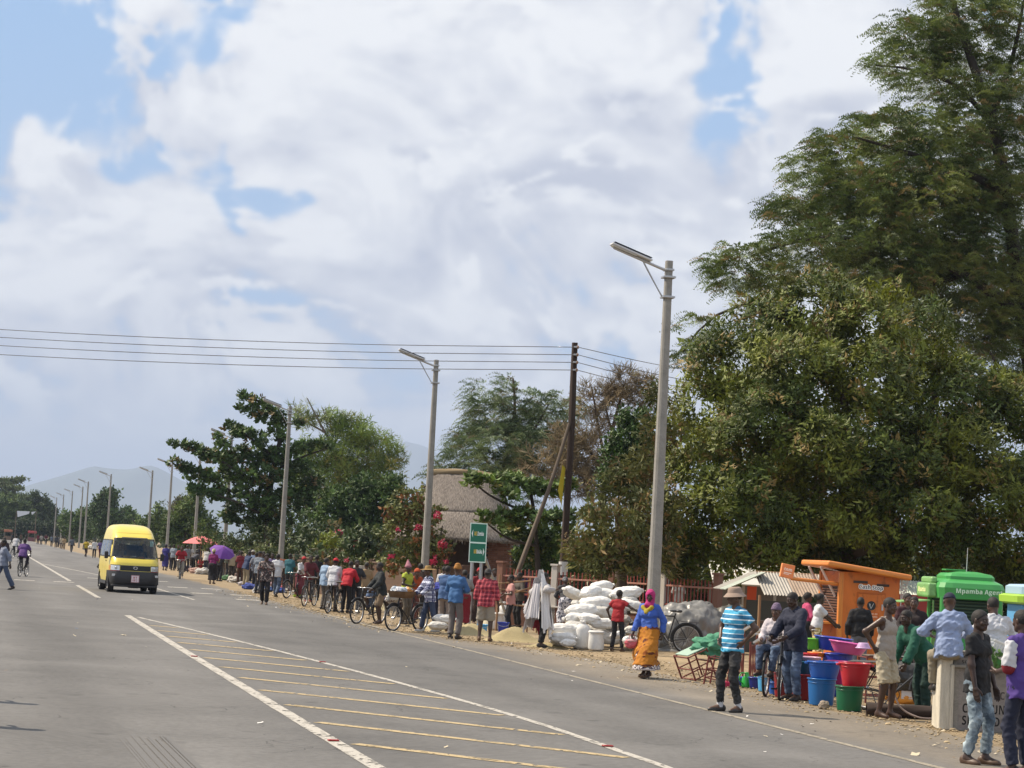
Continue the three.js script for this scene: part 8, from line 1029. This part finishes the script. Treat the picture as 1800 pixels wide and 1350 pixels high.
{ // feathery acacia towering behind
  const z = 77, t = tree('acacia_tree', 'towering feathery acacia tree behind the mango, highest in view');
  wood(t, DARKBARK, [[[[1850, 1100, z], [1840, 800, z], [1800, 560, z], [1765, 320, z], [1740, 200, z], [1690, 60, z], [1660, -60, z]], 0.5, 0.1], [[[1770, 340, z], [1690, 300, z - 1], [1600, 270, z - 2], [1500, 240, z - 2]], 0.16, 0.04], [[[1800, 560, z], [1690, 480, z - 1.5], [1560, 430, z - 2], [1420, 420, z - 2], [1320, 450, z - 1]], 0.2, 0.04], [[[1750, 230, z], [1680, 150, z - 1], [1590, 120, z - 1], [1540, 115, z - 1]], 0.12, 0.03], [[[1700, 480, z - 1], [1560, 520, z - 1], [1380, 520, z], [1250, 560, z], [1200, 620, z]], 0.14, 0.03], [[[1740, 210, z], [1780, 100, z + 1], [1800, 0, z + 1]], 0.14, 0.05], [[[1840, 780, z], [1790, 700, z - 2], [1740, 620, z - 2]], 0.14, 0.05]]);
  foliage(t, 'feather', blobs(z, [[1690, 30, 90, 0, 0.7], [1620, 60, 75, -1, 0.6], [1780, 60, 100, 1, 0.8], [1570, 110, 50, -1, 0.5], [1640, 150, 70, -2, 0.5], [1790, 180, 90, -2, 0.8], [1480, 260, 70, -1, 0.5], [1560, 230, 80, -2, 0.5], [1650, 250, 90, -2.5, 0.6], [1420, 290, 45, -1, 0.5], [1500, 330, 100, -2, 0.6], [1610, 350, 110, -3, 0.7], [1730, 330, 110, -2, 0.8], [1390, 370, 55, -1, 0.5], [1420, 440, 90, -2, 0.6], [1540, 460, 110, -3, 0.7], [1660, 480, 110, -2, 0.8], [1770, 470, 100, -2, 0.8], [1310, 440, 50, -1, 0.5], [1290, 490, 60, -1, 0.6], [1260, 460, 26, -1, 0.5], [1225, 580, 36, 0, 0.8], [1250, 620, 45, 0, 0.8], [1205, 640, 26, 0, 0.9], [1720, 580, 80, -1, 0.8], [1800, 600, 90, 0, 0.8], [1840, 300, 100, 0, 0.9], [1850, 500, 100, 1, 0.9], [1770, 690, 50, -1, 0.7], [1560, 330, 90, 1, 0.7], [1680, 380, 120, 2, 0.8], [1450, 380, 80, 1, 0.6], [1600, 480, 110, 1, 0.7], [1350, 500, 60, 1, 0.6], [1720, 200, 90, 2, 0.8], [1700, 100, 90, 2, 0.7], [1840, 640, 90, 1, 0.8], [1840, 150, 100, 1, 0.9], [1500, 400, 100, 2, 0.8], [1620, 420, 120, 3, 0.9], [1730, 450, 120, 3, 0.9], [1400, 470, 80, 1.5, 0.7], [1560, 250, 90, 1.5, 0.7], [1680, 300, 110, 3, 0.9], [1780, 300, 110, 3, 0.9], [1440, 340, 70, 0.5, 0.6], [1620, 110, 80, 1, 0.7], [1720, 0, 100, 2, 0.8], [1540, 500, 100, 2, 0.8], [1680, 560, 110, 3, 0.9], [1780, 540, 110, 3, 0.9]]), 22, [[0.032, 0.05, 0.02], [0.075, 0.092, 0.035], [0.10, 0.075, 0.045]], { seed: 21, rough: 0.6, odd: 0.08, gap: -0.03, gapScale: 1.0, size: 1.08, inner: 1.0, gain: 2.9, warm: 1.05 });
}
{ // tropical almond in front of the hut: flat tiers of big leaves
  const z = 72, t = tree('almond_tree', 'tiered almond tree with flat leafy branches beside the hut');
  wood(t, DARKBARK, [[[[948, 1090, z], [945, 980, z], [938, 900, z], [930, 850, z]], 0.13, 0.05], [[[940, 905, z], [900, 890, z - 0.6], [860, 870, z - 1], [835, 850, z - 1]], 0.06, 0.03], [[[940, 920, z], [980, 905, z - 0.6], [1030, 900, z - 0.8]], 0.06, 0.025], [[[932, 870, z], [965, 858, z], [1010, 850, z]], 0.05, 0.02], [[[945, 960, z], [890, 945, z - 0.8], [850, 915, z - 1]], 0.06, 0.025]]);
  foliage(t, 'almond', blobs(z, [[832, 842, 17, -1, 0.5], [858, 848, 20, -1, 0.5], [885, 842, 22, -0.5, 0.5], [915, 848, 24, 0, 0.5], [945, 856, 24, 0, 0.5], [975, 858, 22, 0, 0.5], [1005, 850, 18, 0, 0.5], [892, 866, 20, -1, 0.5], [855, 908, 18, -1, 0.6], [885, 912, 24, -1, 0.6], [920, 908, 26, -1, 0.6], [955, 908, 26, -1, 0.6], [990, 910, 26, -0.8, 0.6], [1025, 902, 24, -0.8, 0.6], [1050, 905, 20, -0.8, 0.6], [905, 935, 26, 0.4, 0.7], [945, 945, 30, 0.6, 0.7], [990, 945, 32, 0.6, 0.7], [925, 975, 24, 1, 0.7], [1010, 985, 40, 0.5, 0.8], [965, 985, 30, 1, 0.8]]), 14, [[0.03, 0.05, 0.014], [0.075, 0.105, 0.03], [0.12, 0.1, 0.03]], { seed: 31, rough: 0.4, gap: -0.4, up: 0.9, size: 0.85 });
}
{
  const z = 98, t = tree('feathery_tree', 'grey-green feathery tree behind the thatched hut');
  wood(t, BARK, [[[[880, 1030, z], [882, 900, z], [890, 800, z], [905, 720, z], [902, 665, z]], 0.26, 0.04], [[[885, 870, z], [850, 800, z], [820, 760, z]], 0.1, 0.03], [[[887, 840, z], [930, 770, z], [965, 710, z]], 0.12, 0.03]]);
  foliage(t, 'feather', blobs(z, [[870, 740, 60], [905, 700, 45], [940, 740, 60], [830, 780, 50], [880, 800, 70, -2], [945, 800, 60, -1], [990, 720, 40], [800, 820, 38], [980, 780, 45], [900, 672, 20], [850, 700, 36], [770, 835, 26], [920, 840, 60, -1], [840, 840, 45, -1], [905, 770, 70, 1], [860, 780, 60, 1], [960, 750, 50, 1]]), 13, [[0.05, 0.07, 0.045], [0.10, 0.12, 0.075], [0.11, 0.09, 0.06]], { seed: 41, rough: 0.6, gap: -0.16, size: 1.15, inner: 1.0 });
}
{
  const z = 94, t = tree('bare_tree', 'brownish half-bare tree behind the wooden power pole');
  wood(t, BARK, [[[[1060, 1040, z], [1060, 900, z], [1068, 800, z], [1085, 720, z], [1100, 670, z]], 0.22, 0.04], [[[1064, 850, z], [1030, 780, z], [990, 740, z]], 0.1, 0.03], [[[1070, 790, z], [1110, 740, z], [1140, 690, z]], 0.08, 0.03], [[[1066, 820, z], [1050, 740, z], [1040, 680, z]], 0.08, 0.03], [[[1075, 760, z], [1065, 700, z], [1085, 660, z]], 0.06, 0.02]]);
  foliage(t, 'twigs', blobs(z, [[1010, 790, 60], [960, 825, 50], [1050, 790, 60], [1080, 720, 55], [1120, 700, 40], [1045, 700, 42], [1100, 670, 30], [1000, 840, 55], [1060, 850, 50], [1140, 680, 26]]), 5.5, [[0.10, 0.07, 0.05], [0.17, 0.125, 0.09], [0.12, 0.1, 0.05]], { seed: 42, gap: -0.3, rough: 0.9, inner: 0.9, size: 1.25 });
}
{
  const z = 82, t = tree('dark_green_tree', 'small dark glossy green tree between bare tree and tall lamp');
  wood(t, DARKBARK, [[[[1120, 1050, z], [1118, 900, z], [1112, 780, z]], 0.14, 0.05]]);
  foliage(t, 'round', blobs(z, [[1105, 775, 38], [1130, 745, 34], [1090, 800, 34], [1135, 800, 40], [1115, 840, 42], [1075, 835, 26], [1150, 770, 28], [1100, 735, 20]]), 16, [[0.018, 0.036, 0.008], [0.042, 0.072, 0.016], [0.05, 0.07, 0.016]], { seed: 43, gap: -0.4, rough: 0.45, size: 1.2 });
}
{ // almond with long layered arms on the left
  const z = 128, t = tree('almond_tree', 'large dark almond tree with long layered arms reaching over the lamps');
  wood(t, DARKBARK, [[[[470, 1010, z], [472, 920, z], [478, 830, z], [492, 760, z], [470, 715, z], [430, 695, z]], 0.32, 0.05], [[[474, 860, z], [420, 830, z - 1], [350, 790, z - 2], [308, 782, z - 2]], 0.12, 0.03], [[[473, 890, z], [400, 860, z - 1], [340, 825, z - 2], [303, 815, z - 2]], 0.12, 0.03], [[[476, 830, z], [540, 800, z], [585, 785, z]], 0.1, 0.03], [[[478, 800, z], [440, 770, z - 1], [405, 745, z - 1]], 0.1, 0.03], [[[473, 910, z], [410, 880, z - 2], [340, 858, z - 2]], 0.1, 0.03]]);
  foliage(t, 'almond', blobs(z, [[425, 694, 8, 0, 0.7], [436, 701, 10, 0, 0.7], [450, 705, 12, 0, 0.7], [465, 716, 14, 0, 0.7], [482, 728, 15, 0, 0.7], [424, 714, 8, 0, 0.7], [440, 722, 11, 0, 0.6], [458, 732, 13, 0, 0.6], [488, 748, 16, 0, 0.8], [490, 768, 16, 0, 0.8], [524, 740, 11, 0, 0.6], [404, 745, 10, -1, 0.8], [415, 755, 13, -1, 0.8], [432, 764, 15, -1, 0.8], [455, 770, 17, -1, 0.8], [378, 770, 10, -1, 0.7], [390, 780, 12, -1, 0.7], [308, 779, 8, -2, 0.7], [322, 783, 10, -2, 0.7], [338, 788, 12, -2, 0.7], [356, 796, 14, -2, 0.7], [376, 802, 16, -2, 0.7], [400, 806, 18, -1, 0.7], [304, 812, 7, -2, 0.7], [318, 818, 10, -2, 0.7], [332, 826, 13, -2, 0.7], [350, 834, 15, -2, 0.7], [372, 838, 17, -1, 0.8], [425, 800, 20, 0, 0.8], [455, 806, 22, 0, 0.8], [485, 800, 20, 0, 0.8], [515, 792, 16, 0, 0.7], [540, 785, 14, 0, 0.6], [560, 780, 12, 0, 0.6], [578, 784, 10, 0, 0.6], [400, 835, 22, 0, 0.8], [435, 840, 24, -1, 0.8], [470, 838, 24, -1, 0.8], [505, 828, 22, 0, 0.8], [538, 820, 18, 0, 0.7], [334, 858, 9, -2, 0.7], [350, 860, 12, -2, 0.7], [370, 866, 15, -2, 0.7], [395, 872, 20, -1, 0.8], [430, 880, 24, -1, 0.8], [470, 880, 26, -1, 0.9], [510, 870, 24, 0, 0.9], [548, 850, 22, 1, 0.8], [410, 905, 20, 0, 0.9], [450, 915, 24, 0, 0.9], [495, 915, 26, 0, 0.9], [540, 895, 24, 1, 0.9], [470, 940, 22, 1, 0.9], [520, 935, 20, 1, 0.9]]), 7.5, [[0.022, 0.04, 0.012], [0.055, 0.082, 0.024], [0.11, 0.07, 0.03]], { seed: 51, rough: 0.42, gap: -0.45, up: 0.8, size: 1.2, odd: 0.05 });
}
{
  const z = 156, t = tree('willowy_tree', 'pale green willowy tree right of the layered almond tree');
  wood(t, PALEBARK, [[[[600, 1000, z], [600, 900, z], [590, 800, z], [560, 740, z], [540, 700, z]], 0.28, 0.04], [[[597, 850, z], [640, 790, z], [670, 770, z]], 0.12, 0.03], [[[594, 820, z], [610, 770, z], [620, 740, z]], 0.1, 0.03], [[[570, 760, z], [525, 730, z], [515, 705, z]], 0.08, 0.02]]);
  foliage(t, 'willow', blobs(z, [[515, 715, 22], [530, 740, 24], [550, 730, 22], [565, 745, 26]]), 1.3, [[0.08, 0.095, 0.05], [0.14, 0.15, 0.085], [0.1, 0.09, 0.05]], { seed: 61, gap: -0.15, size: 1.9, up: -0.3, name: 'sparse_crown' });
  foliage(t, 'willow', blobs(z, [[590, 745, 28], [615, 755, 32], [640, 765, 32], [600, 790, 40], [645, 800, 42], [680, 785, 30], [690, 810, 26], [660, 830, 40], [610, 830, 40], [570, 800, 34], [580, 850, 40], [640, 860, 44], [690, 850, 24], [540, 790, 26], [545, 830, 34], [555, 870, 36], [520, 850, 30]]), 3.2, [[0.05, 0.075, 0.02], [0.13, 0.155, 0.045], [0.15, 0.13, 0.05]], { seed: 62, gap: -0.3, size: 1.8, up: -0.3 });
}
[[['dark round tree behind the flowering shrubs, left of the hut', 122, [[590, 880, 34], [630, 890, 40], [670, 880, 36], [700, 900, 34], [610, 930, 40], [660, 935, 44], [715, 940, 34], [560, 920, 34], [570, 960, 34], [690, 850, 22], [640, 850, 26]], [[0.018, 0.036, 0.012], [0.045, 0.07, 0.02]], 9]],
 [['olive bushy tree behind the fifth and sixth lamps', 205, [[335, 895, 26], [350, 920, 30], [310, 920, 26], [325, 945, 30], [365, 945, 28], [300, 940, 20], [345, 870, 16]], [[0.03, 0.05, 0.014], [0.08, 0.1, 0.028]], 6]],
 [['olive bushy tree just left of the red umbrella trees, beyond the van', 262, [[285, 905, 20], [268, 920, 20], [295, 925, 22], [250, 925, 18], [272, 940, 18], [282, 890, 10]], [[0.035, 0.055, 0.018], [0.075, 0.1, 0.032]], 5]],
 [['brown-topped tree rising between two far lamps', 290, [[322, 885, 18], [335, 895, 20], [312, 895, 16], [330, 910, 20]], [[0.06, 0.055, 0.03], [0.09, 0.09, 0.045]], 5]],
 [['dark tall tree behind the eighth lamp', 330, [[186, 880, 20], [195, 870, 16], [180, 900, 24], [198, 910, 22], [178, 925, 22], [196, 935, 20], [172, 895, 14]], [[0.025, 0.042, 0.02], [0.05, 0.075, 0.032]], 4.5]],
 [['low green tree left of the eighth lamp', 350, [[150, 905, 18], [140, 920, 20], [160, 925, 20], [125, 925, 20], [148, 938, 16], [118, 910, 14]], [[0.035, 0.058, 0.022], [0.07, 0.1, 0.035]], 4.5]],
 [['green shrubby tree right of the eighth lamp', 340, [[225, 912, 18], [238, 925, 18], [215, 930, 18], [232, 940, 14], [222, 900, 10]], [[0.035, 0.058, 0.022], [0.07, 0.1, 0.035]], 4.5]],
 [['conifer-like dark tree at the far road end', 470, [[55, 880, 18], [72, 885, 18], [85, 895, 14], [50, 900, 24], [75, 910, 22], [95, 915, 14], [65, 925, 22], [95, 900, 8], [60, 868, 8]], [[0.028, 0.04, 0.022], [0.055, 0.072, 0.034]], 3.6]],
 [['spreading green tree beyond the road end banner', 455, [[20, 890, 26], [0, 895, 28], [35, 900, 24], [15, 915, 30], [45, 918, 24], [-15, 910, 30], [0, 930, 26], [30, 932, 20]], [[0.032, 0.05, 0.02], [0.07, 0.092, 0.032]], 3.6]],
 [['flat-topped acacia with thin layers at the far left', 500, [[15, 845, 22, 0, 0.25], [38, 842, 14, 0, 0.25], [-10, 850, 26, 0, 0.25], [22, 857, 22, 0, 0.22], [5, 868, 26, 0, 0.25], [32, 872, 14, 0, 0.25]], [[0.045, 0.06, 0.03], [0.085, 0.1, 0.05]], 3.0]],
 [['dark shady tree over the far road end', 430, [[40, 925, 18], [60, 932, 20], [80, 928, 16], [25, 930, 16], [100, 932, 12], [110, 925, 12], [15, 935, 14]], [[0.016, 0.026, 0.014], [0.03, 0.042, 0.02]], 4.5]]].forEach(([[label, z, bl, cols, per]], i) => {
  const t = tree('bushy_tree', label), c = bl[Math.floor(bl.length / 2)], far = z > 300 ? 2.4 : z > 180 ? 1.8 : 1.3;
  wood(t, BARK, [[[[c[0], 1020, z], [c[0], c[1] + 10, z], [c[0] + 2, c[1] - 10, z]], 0.25, 0.12], [[[c[0], c[1] + 16, z], [c[0] - 12, c[1] - 4, z], [c[0] - 18, c[1] - 14, z]], 0.12, 0.05], [[[c[0], c[1] + 16, z], [c[0] + 12, c[1] - 4, z], [c[0] + 18, c[1] - 12, z]], 0.12, 0.05]]);
  foliage(t, 'round', blobs(z, bl), per, cols, { seed: 70 + i, gap: -0.3, gapScale: 0.35, size: far * 1.25, rough: 0.6 });
});
// shrubs along the wall
[['bougainvillea_shrub', 'bougainvillea with crimson flowers above the brown wall, nearest the hut', 77, [[735, 905, 26], [760, 930, 26], [720, 940, 30], [750, 965, 28], [705, 965, 26], [775, 965, 24], [690, 935, 20], [770, 900, 14], [700, 905, 14], [715, 870, 20], [735, 880, 16], [700, 925, 24], [720, 900, 24], [745, 900, 18], [690, 890, 20], [740, 860, 12], [770, 985, 20], [725, 985, 24], [690, 990, 24]], [[0.04, 0.05, 0.02], [0.10, 0.10, 0.04], [0.14, 0.06, 0.03]], 9, [[612, 945, 0], [768, 905, 8], [700, 930, 4], [780, 955, 10], [690, 975, 8], [735, 925, 6], [760, 985, 10], [715, 980, 6], [790, 985, 9]]],
 ['bougainvillea_shrub', 'bougainvillea with pink flowers above the wall behind the cyclists', 94, [[655, 940, 24], [640, 965, 28], [670, 970, 28], [615, 970, 24], [685, 950, 16], [630, 935, 14]], [[0.035, 0.05, 0.018], [0.085, 0.095, 0.035], [0.1, 0.05, 0.03]], 9, [[625, 945, 8], [640, 932, 6], [655, 940, 5], [666, 968, 9], [597, 935, 7], [622, 962, 5]]],
 ['bougainvillea_shrub', 'low dark bougainvillea spilling over the front of the brown wall', 84, [[600, 990, 18], [625, 995, 18], [650, 995, 18], [675, 1000, 18], [700, 1000, 18], [725, 1005, 16], [580, 985, 18], [560, 985, 16]], [[0.03, 0.042, 0.016], [0.08, 0.085, 0.035], [0.1, 0.06, 0.03]], 10, [[610, 985, 5], [660, 990, 5], [705, 992, 5]]],
 ['yellowish_shrub', 'rounded yellowish green shrub beside the bougainvillea', 96, [[575, 955, 22], [560, 970, 18], [595, 965, 18], [585, 945, 12]], [[0.06, 0.075, 0.012], [0.13, 0.14, 0.028], [0.15, 0.13, 0.03]], 10, []],
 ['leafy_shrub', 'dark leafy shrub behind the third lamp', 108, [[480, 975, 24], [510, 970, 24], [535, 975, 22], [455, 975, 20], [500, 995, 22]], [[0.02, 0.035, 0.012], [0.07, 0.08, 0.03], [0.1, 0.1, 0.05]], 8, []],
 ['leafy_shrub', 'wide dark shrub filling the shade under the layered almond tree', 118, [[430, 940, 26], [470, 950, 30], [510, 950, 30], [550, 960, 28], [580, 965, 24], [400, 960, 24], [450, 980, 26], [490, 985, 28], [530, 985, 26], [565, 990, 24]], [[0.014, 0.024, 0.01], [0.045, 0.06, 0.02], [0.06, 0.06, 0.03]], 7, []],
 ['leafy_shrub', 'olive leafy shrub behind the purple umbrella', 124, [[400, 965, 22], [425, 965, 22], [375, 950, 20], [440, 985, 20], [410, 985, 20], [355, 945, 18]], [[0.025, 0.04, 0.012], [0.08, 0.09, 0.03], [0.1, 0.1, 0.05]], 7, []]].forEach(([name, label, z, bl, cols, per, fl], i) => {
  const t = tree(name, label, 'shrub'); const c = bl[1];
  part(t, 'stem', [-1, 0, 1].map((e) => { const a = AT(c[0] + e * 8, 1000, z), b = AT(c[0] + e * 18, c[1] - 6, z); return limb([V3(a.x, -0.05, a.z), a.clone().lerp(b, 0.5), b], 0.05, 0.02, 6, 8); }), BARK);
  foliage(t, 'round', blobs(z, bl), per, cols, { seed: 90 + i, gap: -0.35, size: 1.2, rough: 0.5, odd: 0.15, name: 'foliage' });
  if (fl.length) foliage(t, 'bract', blobs(z - 1.0, fl.filter((f) => f[2]).map(([x, y, r]) => [x, y, r, 0, 0.8])), 26, [[0.15, 0.008, 0.03], [0.26, 0.02, 0.065], [0.2, 0.015, 0.06]], { seed: 120 + i, gap: -0.1, gapScale: 2.2, size: 1.0, rough: 0.7, name: 'flowers' });
});
// low growth beyond the fence and walls, seen as one dark mass under the trees
{
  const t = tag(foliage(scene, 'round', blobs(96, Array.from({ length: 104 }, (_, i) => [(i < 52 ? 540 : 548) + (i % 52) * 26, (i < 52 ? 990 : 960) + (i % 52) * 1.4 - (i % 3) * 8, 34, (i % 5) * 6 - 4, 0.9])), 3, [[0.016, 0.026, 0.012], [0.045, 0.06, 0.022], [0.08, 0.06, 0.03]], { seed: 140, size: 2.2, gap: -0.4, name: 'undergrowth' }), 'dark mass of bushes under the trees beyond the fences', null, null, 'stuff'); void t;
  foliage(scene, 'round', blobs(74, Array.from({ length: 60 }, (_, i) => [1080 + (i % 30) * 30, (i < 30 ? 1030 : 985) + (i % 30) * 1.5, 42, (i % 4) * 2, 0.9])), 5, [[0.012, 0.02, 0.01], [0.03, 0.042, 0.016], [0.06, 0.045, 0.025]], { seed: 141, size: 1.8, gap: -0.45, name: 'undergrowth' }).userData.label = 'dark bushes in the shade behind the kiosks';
  scene.children[scene.children.length - 1].name = 'undergrowth_001';
  foliage(scene, 'round', blobs(430, Array.from({ length: 60 }, (_, i) => [-260 + i * 18, 927 + i * 0.95 - (i % 3) * 4, 17, (i % 5) * 14, 0.8])), 1.6, [[0.022, 0.034, 0.016], [0.05, 0.065, 0.028]], { seed: 142, size: 3.4, gap: -0.5, gapScale: 0.2, name: 'treeline' }).userData.label = 'distant dark treeline along the horizon';
}
renderer.render(scene, camera);
